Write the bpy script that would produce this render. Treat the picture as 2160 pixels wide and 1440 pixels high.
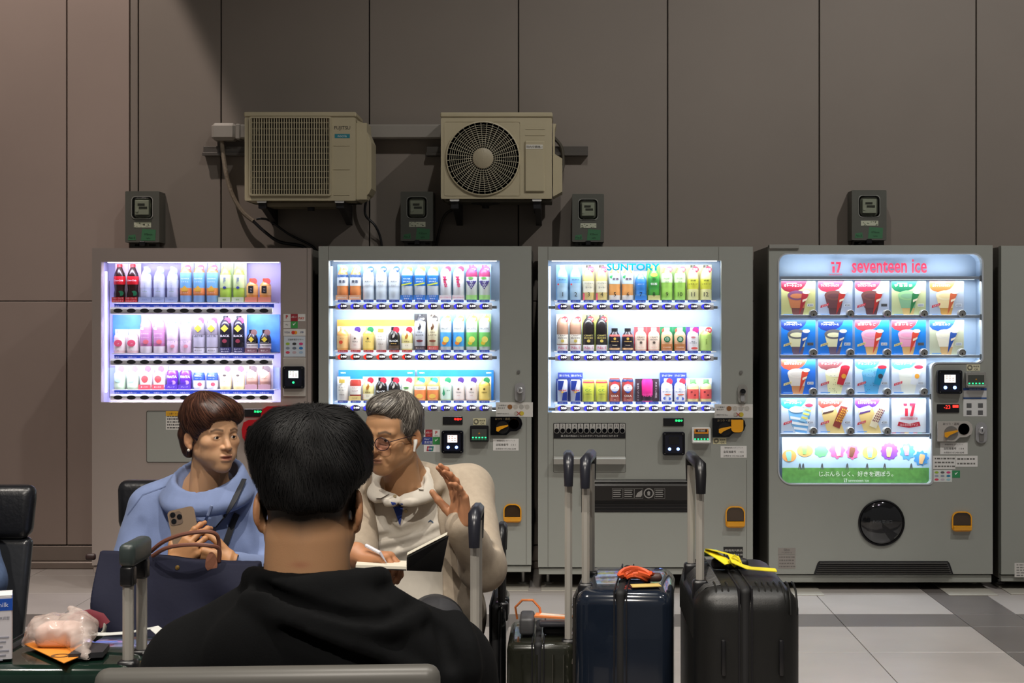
import bpy, bmesh, math, random
import numpy as np
from mathutils import Vector, Matrix, Euler

for o in list(bpy.data.objects):
    bpy.data.objects.remove(o)
scene = bpy.context.scene
COL = scene.collection
PI = math.pi
random.seed(7)

# ------------------------------------------------------------------ camera
FPX = 3273.0            # focal length in pixels of the 2160 x 1440 frame
VPX, VPY = 1190.0, 680.0
CAMZ = 1.426
cam_data = bpy.data.cameras.new('camera')
cam_data.sensor_width = 36.0
cam_data.lens = 36.0 * FPX / 2160.0
cam_data.shift_x = (1080.0 - VPX) / 2160.0
cam_data.shift_y = (VPY - 720.0) / 2160.0
cam_data.clip_start = 0.05
cam = bpy.data.objects.new('camera', cam_data)
cam.location = (0, 0, CAMZ)
cam.rotation_euler = (PI / 2, 0, 0)
COL.objects.link(cam)
scene.camera = cam


def P(px, py, Y):
    """the point at distance Y seen at a pixel of the 2160 x 1440 frame"""
    return ((px - VPX) / FPX * Y, Y, CAMZ - (py - VPY) / FPX * Y)


def PX(px, Y):
    return (px - VPX) / FPX * Y


def PZ(py, Y):
    return CAMZ - (py - VPY) / FPX * Y


# ------------------------------------------------------------------ light
world = bpy.data.worlds.new('world')
scene.world = world
world.use_nodes = True
bg = world.node_tree.nodes['Background']
bg.inputs[0].default_value = (1.0, 0.96, 0.92, 1)
bg.inputs[1].default_value = 0.10

scene.view_settings.view_transform = 'Standard'
scene.view_settings.look = 'None'
scene.view_settings.exposure = 0.0
scene.view_settings.gamma = 1.0
scene.view_settings.use_curve_mapping = False
scene.cycles.max_bounces = 8
scene.cycles.transparent_max_bounces = 16
scene.cycles.caustics_reflective = False
scene.cycles.caustics_refractive = False
scene.cycles.sample_clamp_indirect = 4.0


def spot(name, loc, target, power, size_deg, blend, color, radius=0.06):
    d = bpy.data.lights.new(name, 'SPOT')
    d.energy = power
    d.spot_size = math.radians(size_deg)
    d.spot_blend = blend
    d.color = color
    d.shadow_soft_size = radius
    o = bpy.data.objects.new(name, d)
    o.location = loc
    o.rotation_euler = (Vector(target) - Vector(loc)).to_track_quat('-Z', 'Y').to_euler()
    COL.objects.link(o)
    return o


CEIL_Z = 6.4
# the recessed downlights of the hall ceiling, plus one added behind the camera: (x, y, power, cone, target)
DOWNLIGHTS = [
    # wall washer over the left bay: its scallop edge shows on the wall
    ((-3.2, 7.4), (-3.6, 9.0, 0.8), 620, 46.5, 0.1, (1.0, 0.87, 0.79)),
    ((-2.6, 2.6), (-1.9, 4.8, 0.6), 760, 60, 0.6, (1.0, 0.92, 0.82)),  # this and the next, placed and aimed to brighten the seated faces
    ((-0.2, 2.2), (-0.5, 4.6, 0.7), 800, 60, 0.6, (1.0, 0.93, 0.83)),
    ((0.3, 5.0), (0.3, 7.0, 0.2), 270, 100, 0.7, (1.0, 0.98, 0.93)),
    ((3.4, 4.8), (3.0, 7.6, 1.0), 680, 100, 0.7, (1.0, 0.97, 0.93)),
    ((2.2, 2.2), (1.6, 4.6, 0.2), 260, 80, 0.7, (1.0, 0.96, 0.90)),
    ((-0.6, -2.4), (-0.5, 2.5, 0.8), 1500, 44, 0.7, (1.0, 0.92, 0.82)),  # added behind the camera to brighten the neck of the hooded man
]
for k, (xy, tg, pw, sz, bl, colr) in enumerate(DOWNLIGHTS):
    spot('downlight_beam', (xy[0], xy[1], CEIL_Z - 0.03), tg, pw, sz, bl, colr)


# ------------------------------------------------------------------ helpers
def lin(c):
    if isinstance(c, str):
        c = c.lstrip('#')
        c = tuple(int(c[i:i + 2], 16) / 255 for i in (0, 2, 4))
    return tuple(x / 12.92 if x <= 0.04045 else ((x + 0.055) / 1.055) ** 2.4 for x in c)


MATS = {}


def mat(name, color='#808080', rough=0.5, metal=0.0, spec=0.5, emit=0.0, emit_color=None, alpha=1.0,
        noise=0.0, nscale=8.0, bump=0.0, bscale=60.0, coat=0.0, trans=0.0, vcol=False, sheen=0.0, sub=0.0, stretch=None):
    if name in MATS:
        return MATS[name]
    m = bpy.data.materials.new(name)
    m.use_nodes = True
    nt = m.node_tree
    b = nt.nodes['Principled BSDF']
    c = lin(color)
    b.inputs['Base Color'].default_value = (*c, 1)
    b.inputs['Roughness'].default_value = rough
    b.inputs['Metallic'].default_value = metal
    b.inputs['Specular IOR Level'].default_value = spec
    b.inputs['Coat Weight'].default_value = coat
    b.inputs['Transmission Weight'].default_value = trans
    b.inputs['Alpha'].default_value = alpha
    b.inputs['Sheen Weight'].default_value = sheen
    if sub:
        b.inputs['Subsurface Weight'].default_value = sub
        b.inputs['Subsurface Radius'].default_value = (0.01, 0.004, 0.002)
        b.inputs['Subsurface Scale'].default_value = 0.6
    if emit:
        b.inputs['Emission Color'].default_value = (*lin(emit_color or color), 1)
        b.inputs['Emission Strength'].default_value = emit
    L = nt.links
    src = None
    if vcol:
        a = nt.nodes.new('ShaderNodeAttribute')
        a.attribute_name = 'Col'
        src = a.outputs['Color']
    tc = None
    if noise or bump:
        tc = nt.nodes.new('ShaderNodeTexCoord')
        vec = tc.outputs['Object']
        if stretch:
            mp = nt.nodes.new('ShaderNodeMapping')
            mp.inputs['Scale'].default_value = stretch
            L.new(vec, mp.inputs['Vector'])
            vec = mp.outputs['Vector']
    if noise:
        n = nt.nodes.new('ShaderNodeTexNoise')
        n.inputs['Scale'].default_value = nscale
        n.inputs['Detail'].default_value = 5
        L.new(vec, n.inputs['Vector'])
        mx = nt.nodes.new('ShaderNodeMix')
        mx.data_type = 'RGBA'
        mx.blend_type = 'MULTIPLY'
        mx.inputs['Factor'].default_value = 1.0
        rp = nt.nodes.new('ShaderNodeMapRange')
        rp.inputs['From Min'].default_value = 0.3
        rp.inputs['From Max'].default_value = 0.7
        rp.inputs['To Min'].default_value = 1 - noise
        rp.inputs['To Max'].default_value = 1 + noise
        L.new(n.outputs['Fac'], rp.inputs['Value'])
        cb = nt.nodes.new('ShaderNodeCombineColor')
        for i in range(3):
            L.new(rp.outputs['Result'], cb.inputs[i])
        if src:
            L.new(src, mx.inputs['A'])
        else:
            mx.inputs['A'].default_value = (*c, 1)
        L.new(cb.outputs['Color'], mx.inputs['B'])
        src = mx.outputs['Result']
    if src:
        L.new(src, b.inputs['Base Color'])
    if bump:
        n2 = nt.nodes.new('ShaderNodeTexNoise')
        n2.inputs['Scale'].default_value = bscale
        n2.inputs['Detail'].default_value = 4
        L.new(vec, n2.inputs['Vector'])
        bp = nt.nodes.new('ShaderNodeBump')
        bp.inputs['Strength'].default_value = bump
        bp.inputs['Distance'].default_value = 0.01
        L.new(n2.outputs['Fac'], bp.inputs['Height'])
        L.new(bp.outputs['Normal'], b.inputs['Normal'])
    MATS[name] = m
    return m


def glass_mat(name, tint='#ffffff', rough=0.02, refl=1.0):
    """a thin clear pane: mostly transparent, mirror-like by fresnel"""
    if name in MATS:
        return MATS[name]
    m = bpy.data.materials.new(name)
    m.use_nodes = True
    nt = m.node_tree
    nt.nodes.clear()
    out = nt.nodes.new('ShaderNodeOutputMaterial')
    mix = nt.nodes.new('ShaderNodeMixShader')
    tr = nt.nodes.new('ShaderNodeBsdfTransparent')
    gl = nt.nodes.new('ShaderNodeBsdfGlossy')
    lw = nt.nodes.new('ShaderNodeLayerWeight')
    pw = nt.nodes.new('ShaderNodeMath')
    pw.operation = 'POWER'
    pw.inputs[1].default_value = 4.0
    fr = nt.nodes.new('ShaderNodeMath')
    fr.operation = 'MULTIPLY_ADD'
    fr.inputs[1].default_value = 0.7 * refl
    fr.inputs[2].default_value = 0.04 * refl
    nt.links.new(lw.outputs['Facing'], pw.inputs[0])
    nt.links.new(pw.outputs[0], fr.inputs[0])
    tr.inputs['Color'].default_value = (*lin(tint), 1)
    gl.inputs['Roughness'].default_value = rough
    nt.links.new(fr.outputs[0], mix.inputs[0])
    nt.links.new(tr.outputs[0], mix.inputs[1])
    nt.links.new(gl.outputs[0], mix.inputs[2])
    nt.links.new(mix.outputs[0], out.inputs['Surface'])
    MATS[name] = m
    return m


def cm(c, rough=0.45, **k):
    """plain printed / plastic colour"""
    tagk = '_'.join('%s%s' % i for i in sorted(k.items()))
    return mat('colour_%s_%s_%s' % (c.lstrip('#'), rough, tagk), c, rough, **k)


def em(c, s):
    return mat('glow_%s_%s' % (c.lstrip('#'), s), c, 0.5, emit=s)


class MB:
    """collects faces in world coordinates"""

    def __init__(self):
        self.v, self.f, self.mi = [], [], []

    def add(self, verts, faces, m=0):
        o = len(self.v)
        self.v += [tuple(p) for p in verts]
        self.f += [tuple(i + o for i in fc) for fc in faces]
        self.mi += [m] * len(faces)
        return self

    def box(self, x0, x1, y0, y1, z0, z1, m=0):
        v = [(x, y, z) for z in (z0, z1) for y in (y0, y1) for x in (x0, x1)]
        f = [(0, 2, 3, 1), (4, 5, 7, 6), (0, 1, 5, 4), (2, 6, 7, 3), (0, 4, 6, 2), (1, 3, 7, 5)]
        return self.add(v, f, m)

    def bbox(self, x0, x1, y0, y1, z0, z1, r=0.004, m=0):
        """box with chamfered edges"""
        r = min(r, (x1 - x0) * .49, (y1 - y0) * .49, (z1 - z0) * .49)
        v, idx = [], {}
        for sx in (0, 1):
            for sy in (0, 1):
                for sz in (0, 1):
                    c = ((x0, x1)[sx], (y0, y1)[sy], (z0, z1)[sz])
                    s = (1 - 2 * sx, 1 - 2 * sy, 1 - 2 * sz)
                    for ax in range(3):
                        p = [c[k] + (0 if k == ax else s[k] * r) for k in range(3)]
                        idx[(sx, sy, sz, ax)] = len(v)
                        v.append(p)
        f = []
        for ax in range(3):
            a, b = [k for k in range(3) if k != ax]
            for s in (0, 1):
                q = []
                for (i, j) in ((0, 0), (1, 0), (1, 1), (0, 1)):
                    key = [0, 0, 0]
                    key[ax], key[a], key[b] = s, i, j
                    q.append(idx[(*key, ax)])
                f.append(q)
        for ax in range(3):
            a, b = [k for k in range(3) if k != ax]
            for i in (0, 1):
                for j in (0, 1):
                    q = []
                    for (s, w) in ((0, a), (0, b), (1, b), (1, a)):
                        key = [0, 0, 0]
                        key[ax], key[a], key[b] = s, i, j
                        q.append(idx[(*key, w)])
                    f.append(q)
        for sx in (0, 1):
            for sy in (0, 1):
                for sz in (0, 1):
                    f.append([idx[(sx, sy, sz, k)] for k in range(3)])
        return self.add(v, f, m)

    def prism(self, pts, y0, y1, m=0, axis='y', cap0=True, cap1=True):
        """outline pts (a, b) in the plane across axis; y0 front, y1 back"""
        n = len(pts)

        def at(a, b, c):
            return {'y': (a, c, b), 'x': (c, a, b), 'z': (a, b, c)}[axis]
        v = [at(a, b, y0) for a, b in pts] + [at(a, b, y1) for a, b in pts]
        f = [(i, (i + 1) % n, (i + 1) % n + n, i + n) for i in range(n)]
        if cap0:
            f.append(tuple(range(n))[::-1])
        if cap1:
            f.append(tuple(range(n, 2 * n)))
        return self.add(v, f, m)

    def ring(self, outer, inner, y0, y1, m=0):
        """a frame between two outlines with the same number of points"""
        n = len(outer)
        v = [(a, y0, b) for a, b in outer] + [(a, y0, b) for a, b in inner] + \
            [(a, y1, b) for a, b in outer] + [(a, y1, b) for a, b in inner]
        f = []
        for i in range(n):
            j = (i + 1) % n
            f += [(i, j, n + j, n + i), (2 * n + i, 3 * n + i, 3 * n + j, 2 * n + j),
                  (i, 2 * n + i, 2 * n + j, j), (n + i, n + j, 3 * n + j, 3 * n + i)]
        return self.add(v, f, m)

    def lathe(self, prof, c=(0, 0, 0), seg=16, m=0, axis='z', arc=(0, 2 * PI)):
        full = abs(arc[1] - arc[0] - 2 * PI) < 1e-6
        n = seg if full else seg + 1
        v, f = [], []
        for r, h in prof:
            for k in range(n):
                a = arc[0] + (arc[1] - arc[0]) * k / seg
                x, y = r * math.cos(a), r * math.sin(a)
                p = {'z': (x, y, h), 'y': (x, h, y), 'x': (h, x, y)}[axis]
                v.append((c[0] + p[0], c[1] + p[1], c[2] + p[2]))
        for i in range(len(prof) - 1):
            for k in range(seg):
                k2 = (k + 1) % n
                f.append((i * n + k, i * n + k2, (i + 1) * n + k2, (i + 1) * n + k))
        if full:
            if prof[0][0] > 1e-6:
                f.append(tuple(range(n))[::-1])
            if prof[-1][0] > 1e-6:
                f.append(tuple((len(prof) - 1) * n + k for k in range(n)))
        return self.add(v, f, m)

    def tube(self, path, r, seg=8, m=0, closed=False, flat=None):
        """round tube along a path; r number or list; flat=(w,h) for a flat strap"""
        pts = [Vector(p) for p in path]
        n = len(pts)
        rs = r if isinstance(r, (list, tuple)) else [r] * n
        v, f = [], []
        up = None
        for i, p in enumerate(pts):
            a = pts[(i - 1) % n] if (closed or i > 0) else p
            b = pts[(i + 1) % n] if (closed or i < n - 1) else p
            t = (b - a).normalized()
            if up is None:
                up = Vector((0, 0, 1)) if abs(t.z) < .9 else Vector((0, 1, 0))
            s = t.cross(up)
            if s.length < 1e-6:
                s = t.cross(Vector((1, 0, 0)))
            s.normalize()
            up = s.cross(t).normalized()
            for k in range(seg):
                an = 2 * PI * (k + .5) / seg
                if flat:
                    q = p + s * (flat[0] * .5 * math.cos(an) * 1.3) + up * (flat[1] * .5 * math.sin(an) * 1.3)
                else:
                    q = p + s * (rs[i] * math.cos(an)) + up * (rs[i] * math.sin(an))
                v.append(q)
        last = n if closed else n - 1
        for i in range(last):
            i2 = (i + 1) % n
            for k in range(seg):
                k2 = (k + 1) % seg
                f.append((i * seg + k, i * seg + k2, i2 * seg + k2, i2 * seg + k))
        if not closed:
            f += [tuple(range(seg))[::-1], tuple((n - 1) * seg + k for k in range(seg))]
        return self.add(v, f, m)

    def disc(self, c, r, y0, y1, seg=20, m=0, rz=None):
        rz = rz or r
        return self.prism([(c[0] + r * math.cos(2 * PI * k / seg), c[1] + rz * math.sin(2 * PI * k / seg)) for k in range(seg)], y0, y1, m)

    def build(self, name, mats, parent=None, smooth=False, angle=40):
        return link_mesh(name, self.v, self.f, mats, parent, smooth, self.mi, angle)


def wloc(o):
    l = Vector((0, 0, 0))
    while o:
        l += o.location
        o = o.parent
    return l


def link_mesh(name, v, f, mats, parent=None, smooth=False, mi=None, angle=40, recalc=True):
    if not isinstance(mats, (list, tuple)):
        mats = [mats]
    V = np.array([tuple(p) for p in v], dtype=float).reshape(-1, 3)
    if parent is not None:
        base = np.array(wloc(parent))
    else:
        lo, hi = V.min(0), V.max(0)
        base = np.array([(lo[0] + hi[0]) / 2, (lo[1] + hi[1]) / 2, lo[2]])
    me = bpy.data.meshes.new(name)
    me.from_pydata((V - base).tolist(), [], [list(x) for x in f])
    for m in mats:
        me.materials.append(m)
    if mi is not None and len(mats) > 1:
        me.polygons.foreach_set('material_index', mi)
    if recalc:
        bm = bmesh.new()
        bm.from_mesh(me)
        bmesh.ops.recalc_face_normals(bm, faces=bm.faces)
        bm.to_mesh(me)
        bm.free()
    if smooth:
        me.polygons.foreach_set('use_smooth', [True] * len(me.polygons))
        if angle < 180:
            me.set_sharp_from_angle(angle=math.radians(angle))
    o = bpy.data.objects.new(name, me)
    COL.objects.link(o)
    if parent is not None:
        o.parent = parent
    else:
        o.location = base
    return o


def thing(name, label, cat, loc=(0, 0, 0), group=None, kind=None):
    o = bpy.data.objects.new(name, None)
    o.empty_display_size = 0.05
    o.location = loc
    COL.objects.link(o)
    return tag(o, label, cat, group, kind)


def tag(o, label=None, cat=None, group=None, kind=None):
    if label:
        o['label'] = label
    if cat:
        o['category'] = cat
    if group:
        o['group'] = group
    if kind:
        o['kind'] = kind
    return o


def struct(o):
    o['kind'] = 'structure'
    return o


def copy_tree(o, parent=None):
    c = o.copy()
    COL.objects.link(c)
    if parent is not None:
        c.parent = parent
    for ch in o.children:
        copy_tree(ch, c)
    return c


def rrect(x0, x1, z0, z1, r, n=5):
    """rounded rectangle outline, counter-clockwise; r number or (bl, br, tr, tl)"""
    rs = r if isinstance(r, (list, tuple)) else (r,) * 4
    pts = []
    for (cx, cz, a0, rr) in ((x0, z0, PI, rs[0]), (x1, z0, 1.5 * PI, rs[1]), (x1, z1, 0, rs[2]), (x0, z1, .5 * PI, rs[3])):
        rr = max(rr, 1e-5)
        ox = cx + (rr if cx == x0 else -rr)
        oz = cz + (rr if cz == z0 else -rr)
        for k in range(n + 1):
            a = a0 + .5 * PI * k / n
            pts.append((ox + rr * math.cos(a), oz + rr * math.sin(a)))
    return pts


_tc = bpy.data.curves.new('type_setter', 'FONT')
_to = bpy.data.objects.new('type_setter', _tc)
COL.objects.link(_to)
_tcache = {}


def glyphs(body, bold=0.0, spacing=1.0, shear=0.0, vertical=False):
    """flat outline of a line of type, height ~1, centred: (verts Nx2, faces)"""
    key = (body, bold, spacing, shear, vertical)
    if key in _tcache:
        return _tcache[key]
    _tc.body = body if not vertical else '\n'.join(body)
    _tc.size = 1.0
    _tc.resolution_u = 2
    _tc.offset = bold
    _tc.space_character = spacing
    _tc.space_line = 1.0 if vertical else 1.1
    _tc.shear = shear
    _tc.align_x = 'CENTER'
    dg = bpy.context.evaluated_depsgraph_get()
    dg.update()
    me = bpy.data.meshes.new_from_object(_to.evaluated_get(dg))
    V = np.array([v.co[:2] for v in me.vertices]).reshape(-1, 2)
    F = [tuple(p.vertices) for p in me.polygons]
    bpy.data.meshes.remove(me)
    lo, hi = V.min(0), V.max(0)
    V = V - (lo + hi) / 2
    _tcache[key] = (V, F, hi - lo)
    return _tcache[key]


def add_text(mb, body, cx, cz, y, h=None, w=None, m=0, bold=0.0, spacing=1.0, shear=0.0, rot=0.0, wrap=None, vertical=False):
    """set type into a builder, facing -y; h = height, w = width (both: stretched); wrap = (axis x, axis y, radius) of a cylinder"""
    V, F, sz = glyphs(body, bold, spacing, shear, vertical)
    if h and w:
        sx, sz_ = w / sz[0], h / sz[1]
    elif h:
        sx = sz_ = h / sz[1]
    else:
        sx = sz_ = w / sz[0]
    a = V * np.array([sx, sz_])
    if rot:
        c, s = math.cos(rot), math.sin(rot)
        a = a @ np.array([[c, s], [-s, c]])
    X = a[:, 0] + cx
    Z = a[:, 1] + cz
    if wrap:
        d = np.clip(wrap[2] ** 2 - (X - wrap[0]) ** 2, 0, None)
        Yv = wrap[1] - np.sqrt(d) - 0.0008
    else:
        Yv = np.full(len(X), y)
    mb.add(np.stack([X, Yv, Z], 1).tolist(), F, m)
    return mb


def led(name, loc, sx, sy, power, color, rot=(0, 0, 0), spread=180):
    d = bpy.data.lights.new(name, 'AREA')
    d.shape = 'RECTANGLE'
    d.size, d.size_y = sx, sy
    d.energy = power
    d.color = color
    d.spread = math.radians(spread)
    o = bpy.data.objects.new(name, d)
    o.location = loc
    o.rotation_euler = rot
    COL.objects.link(o)
    return o


# ------------------------------------------------------------------ the hall: wall, floor, ceiling
YW = 9.0      # wall face
YM = 8.26     # fronts of the vending machines
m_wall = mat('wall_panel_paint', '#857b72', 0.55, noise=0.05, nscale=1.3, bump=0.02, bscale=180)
m_wall_l = mat('wall_panel_left_lighter', '#a08f86', 0.55, noise=0.05, nscale=1.3, bump=0.02, bscale=180)  # lighter, pinker tone for the panels left of the narrow strip
m_joint = mat('wall_joint_dark', '#2e2620', 0.8)
m_base = mat('baseboard_steel', '#8d8077', 0.35, metal=0.3, noise=0.05, nscale=6)
m_ceil = mat('ceiling_paint', '#8c8780', 0.8)
m_tile = mat('floor_tile_light', '#a8a19c', 0.33, noise=0.10, nscale=2.4, bump=0.015, bscale=90)
m_tile_d = mat('floor_tile_dark', '#67615e', 0.33, noise=0.09, nscale=3.0, bump=0.015, bscale=90)
m_grout = mat('floor_grout', '#3d3936', 0.8)

wall = struct(MB().box(-9, 9, YW + 0.02, YW + 0.22, 0, CEIL_Z).build('wall_back', m_joint))
# panel joints as measured on the photograph
joints = [-9.0, -6.2, -5.33, -4.46, -3.61, -2.885, -2.52, -2.47, -1.99, -1.13, -0.265, 0.60, 1.48, 2.39, 3.27, 4.14, 5.0, 5.9, 9.0]
rows = [(0.135, PZ(635, YW)), (PZ(635, YW), 3.42), (3.42, 4.95), (4.95, CEIL_Z)]
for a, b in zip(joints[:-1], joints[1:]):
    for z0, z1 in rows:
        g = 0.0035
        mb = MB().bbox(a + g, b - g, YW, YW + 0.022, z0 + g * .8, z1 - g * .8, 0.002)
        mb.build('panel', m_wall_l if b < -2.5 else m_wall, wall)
bb = struct(MB().bbox(-9, 9, YW - 0.012, YW + 0.03, 0.045, 0.132, 0.003).bbox(-9, 9, YW - 0.03, YW + 0.02, 0.0, 0.043, 0.006).build('baseboard_back', m_base))

floor = struct(MB().box(-9, 9, -3, YW + 0.2, -0.05, -0.004).build('floor', m_grout))
xe = [-4.76, -4.18, -3.60, -3.0, -2.455, -1.87, -1.29, -0.99, -0.43, 0.145, 0.735, 1.32, 1.91, 2.21, 2.80, 3.38, 3.97, 4.56]
ye = [9.0, 8.76, 8.18, 7.595, 7.28, 6.716, 6.14, 5.56, 4.98, 4.40]
rt = random.Random(3)
for a, b in zip(xe[:-1], xe[1:]):
    for c, d in zip(ye[:-1], ye[1:]):
        dark = abs(c - 7.595) < 1e-6 or abs(a - 1.91) < 1e-6 or abs(a + 1.29) < 1e-6
        g = 0.0016
        mb = MB().bbox(a + g, b - g, d + g, c - g, -0.012, 0.0, 0.0012)
        mb.build('tile', m_tile_d if dark else m_tile, floor)
# the rest of the paving, out of the photograph's reach
rest = MB()
for x0, x1, y0, y1 in ((-9, 9, -3, 4.40), (-9, -4.76, 4.4, 9.0), (4.56, 9, 4.4, 9.0)):
    nx, ny = max(1, round((x1 - x0) / .58)), max(1, round((y1 - y0) / .58))
    for i in range(nx):
        for j in range(ny):
            rest.box(x0 + (x1 - x0) * i / nx + .0016, x0 + (x1 - x0) * (i + 1) / nx - .0016,
                     y0 + (y1 - y0) * j / ny + .0016, y0 + (y1 - y0) * (j + 1) / ny - .0016, -0.012, 0.0)
tag(rest.build('tile_field', m_tile, floor), kind='stuff')

ceiling = struct(MB().box(-9, 9, -3, YW + 0.2, CEIL_Z, CEIL_Z + 0.1).build('ceiling', m_ceil))
m_lamp_ring = mat('downlight_ring', '#d8d4cc', 0.4)
for k, (xy, tg, pw, sz, bl, colr) in enumerate(DOWNLIGHTS):
    if k == 0:
        dl = thing('ceiling_downlight', 'recessed warm downlight in the ceiling, close to the panelled wall', 'ceiling light', (xy[0], xy[1], CEIL_Z - 0.02))
    else:
        dl = thing('ceiling_downlight', 'recessed round downlight in the hall ceiling, out of view', 'ceiling light', (xy[0], xy[1], CEIL_Z - 0.02), 'ceiling downlights over the seats')
    MB().lathe([(0.11, CEIL_Z - 0.012), (0.11, CEIL_Z), (0.085, CEIL_Z), (0.085, CEIL_Z - 0.012), (0.11, CEIL_Z - 0.012)], (xy[0], xy[1], 0), 20).build('trim_ring', m_lamp_ring, dl, True)
    MB().lathe([(0.0, CEIL_Z - 0.004), (0.084, CEIL_Z - 0.004)], (xy[0], xy[1], 0), 20).build('lens', em('#ffe9cc', 12.0), dl)


# ------------------------------------------------------------------ vending machines
m_grey = mat('machine_grey_enamel', '#979992', 0.38, noise=0.03, nscale=2.0, bump=0.006, bscale=300)
m_grey_warm_lit = mat('machine_grey_enamel_warm_lit', '#9b8f88', 0.38, noise=0.03, nscale=2.0, bump=0.006, bscale=300)  # grey enamel with the warm lamp light put into its colour
m_side = mat('machine_side_dark_grey', '#6d6a62', 0.5)
m_edge = mat('machine_edge_grey', '#7d7a73', 0.4)
m_black = mat('black_plastic', '#141417', 0.35)
m_blackg = mat('black_gloss_plastic', '#0b0c10', 0.12, coat=0.4)
m_navyb = mat('reader_dark_navy', '#161826', 0.25, coat=0.3)
m_seam = mat('seam_dark', '#4e4b45', 0.8)
m_white = mat('white_plastic', '#e8e8ea', 0.4)
m_paper = mat('white_sticker', '#dcdad6', 0.6)
m_ink = mat('ink_dark', '#3a3838', 0.7)
m_chrome = mat('chrome', '#c4c4c6', 0.18, metal=0.55)
m_steel = mat('brushed_steel', '#a5a39f', 0.3, metal=0.8)
m_back = mat('display_back_panel', '#93a3b5', 0.5)
m_back_l = mat('display_back_panel_lilac', '#b4b0d6', 0.5)
m_rail = mat('button_rail_light_grey', '#dcdde2', 0.35)
m_brkt = mat('rail_bracket_grey', '#767d84', 0.4)
m_yel = mat('amber_plastic', '#e8a01a', 0.3, coat=0.3)
m_amber_glass = mat('smoked_amber_window', '#3b2a16', 0.12, coat=0.6)
m_green_led = em('#2bff8a', 2.2)
m_blue_led = em('#7fa0ff', 4.0)
m_red_led = em('#ff2b22', 3.2)
m_pane = glass_mat('display_pane', refl=0.55)


def film_mat(name, c):
    """translucent coloured film, lit from behind by the display"""
    m = bpy.data.materials.new(name)
    m.use_nodes = True
    nt = m.node_tree
    tl = nt.nodes.new('ShaderNodeBsdfTranslucent')
    tl.inputs['Color'].default_value = (*lin(c), 1)
    mx = nt.nodes.new('ShaderNodeMixShader')
    mx.inputs[0].default_value = .4
    b = nt.nodes['Principled BSDF']
    b.inputs['Base Color'].default_value = (*lin(c), 1)
    nt.links.new(tl.outputs[0], mx.inputs[1])
    nt.links.new(b.outputs[0], mx.inputs[2])
    nt.links.new(mx.outputs[0], nt.nodes['Material Output'].inputs['Surface'])
    return m


def plate(outlines, y0, y1):
    """flat plate with holes; outlines in (x, z), first the rim, then the holes -> (verts, faces)"""
    c = bpy.data.curves.new('plate', 'CURVE')
    c.dimensions = '2D'
    c.fill_mode = 'BOTH'
    c.extrude = (y1 - y0) / 2
    for pts in outlines:
        s = c.splines.new('POLY')
        s.points.add(len(pts) - 1)
        for p, (a, b) in zip(s.points, pts):
            p.co = (a, b, 0, 1)
        s.use_cyclic_u = True
    o = bpy.data.objects.new('plate', c)
    COL.objects.link(o)
    dg = bpy.context.evaluated_depsgraph_get()
    dg.update()
    me = bpy.data.meshes.new_from_object(o.evaluated_get(dg))
    v = [(p.co.x, (y0 + y1) / 2 + p.co.z, p.co.y) for p in me.vertices]
    f = [tuple(q.vertices) for q in me.polygons]
    bpy.data.objects.remove(o)
    bpy.data.curves.remove(c)
    bpy.data.meshes.remove(me)
    return v, f


def pxr(x0, x1, y0, y1, Y):
    """pixel rectangle -> (X0, X1, Z0, Z1) on the plane at Y"""
    return PX(x0, Y), PX(x1, Y), PZ(y1, Y), PZ(y0, Y)


def cabinet(root, x0, x1, ytop, ybot, holes, mdoor, depth=0.70, ykick=16, side=m_side, pad=.02):
    """body, door with its opening(s), kick plate, feet and floor pads of a machine"""
    X0, X1, Z0, Z1 = pxr(x0, x1, ytop, ybot, YM)
    v, f = plate([[(X0, Z0), (X1, Z0), (X1, Z1), (X0, Z1)]] + holes, YM, YM + 0.05)
    link_mesh('door', v, f, mdoor, root)
    e = 0.006
    v, f = plate([[(X0 + e, Z0 + .01), (X1 - e, Z0 + .01), (X1 - e, Z1 - .008), (X0 + e, Z1 - .008)],
                  [(X0 + .03, Z0 + .03), (X1 - .03, Z0 + .03), (X1 - .03, Z1 - .03), (X0 + .03, Z1 - .03)]], YM + 0.05, YM + 0.07)
    link_mesh('door_seal', v, f, m_black, root)
    mb = MB()
    mb.box(X0 + 0.004, X0 + 0.02, YM + 0.07, YM + depth, Z0 - .03, Z1 - .004)
    mb.box(X1 - 0.02, X1 - 0.004, YM + 0.07, YM + depth, Z0 - .03, Z1 - .004)
    mb.box(X0 + 0.02, X1 - 0.02, YM + 0.07, YM + depth, Z1 - .02, Z1 - .004)
    mb.box(X0 + 0.02, X1 - 0.02, YM + depth - .015, YM + depth, Z0 - .03, Z1 - .02)
    mb.box(X0 + 0.02, X1 - 0.02, YM + 0.07, YM + depth - .015, Z0 - .03, Z0 - .01)
    mb.build('body', side, root)
    zk = PZ(ybot + ykick, YM)
    MB().bbox(X0 + .003, X1 - .003, YM + 0.012, YM + 0.05, zk, Z0 - 0.006, .003).build('kick_plate', mdoor, root)
    for xf in (X0 + 0.05, X1 - 0.05):
        for yf in (YM + 0.22, YM + 0.62):
            ft = MB()
            ft.lathe([(0.011, zk - .02), (0.011, .012), (0.03, .012), (0.034, .006), (0.034, .005), (0.0, .005)], (xf, yf, 0), 12)
            ft.build('foot', m_steel, root, True)
    for xf, s in ((X0 + 0.05, 1), (X1 - 0.05, -1)):
        pd = MB().bbox(min(xf - s * .035, xf + s * .22), max(xf - s * .035, xf + s * .22), YM - pad, YM + 0.40, 0.0, 0.005, .002).build('floor_plate', mat('floor_pad_steel', '#b4afa4', 0.35, metal=.1))
        tag(pd, 'thin pale metal plate on the floor under a vending machine foot', 'floor plate', 'plates under the machine feet')
    return X0, X1, Z0, Z1


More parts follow.
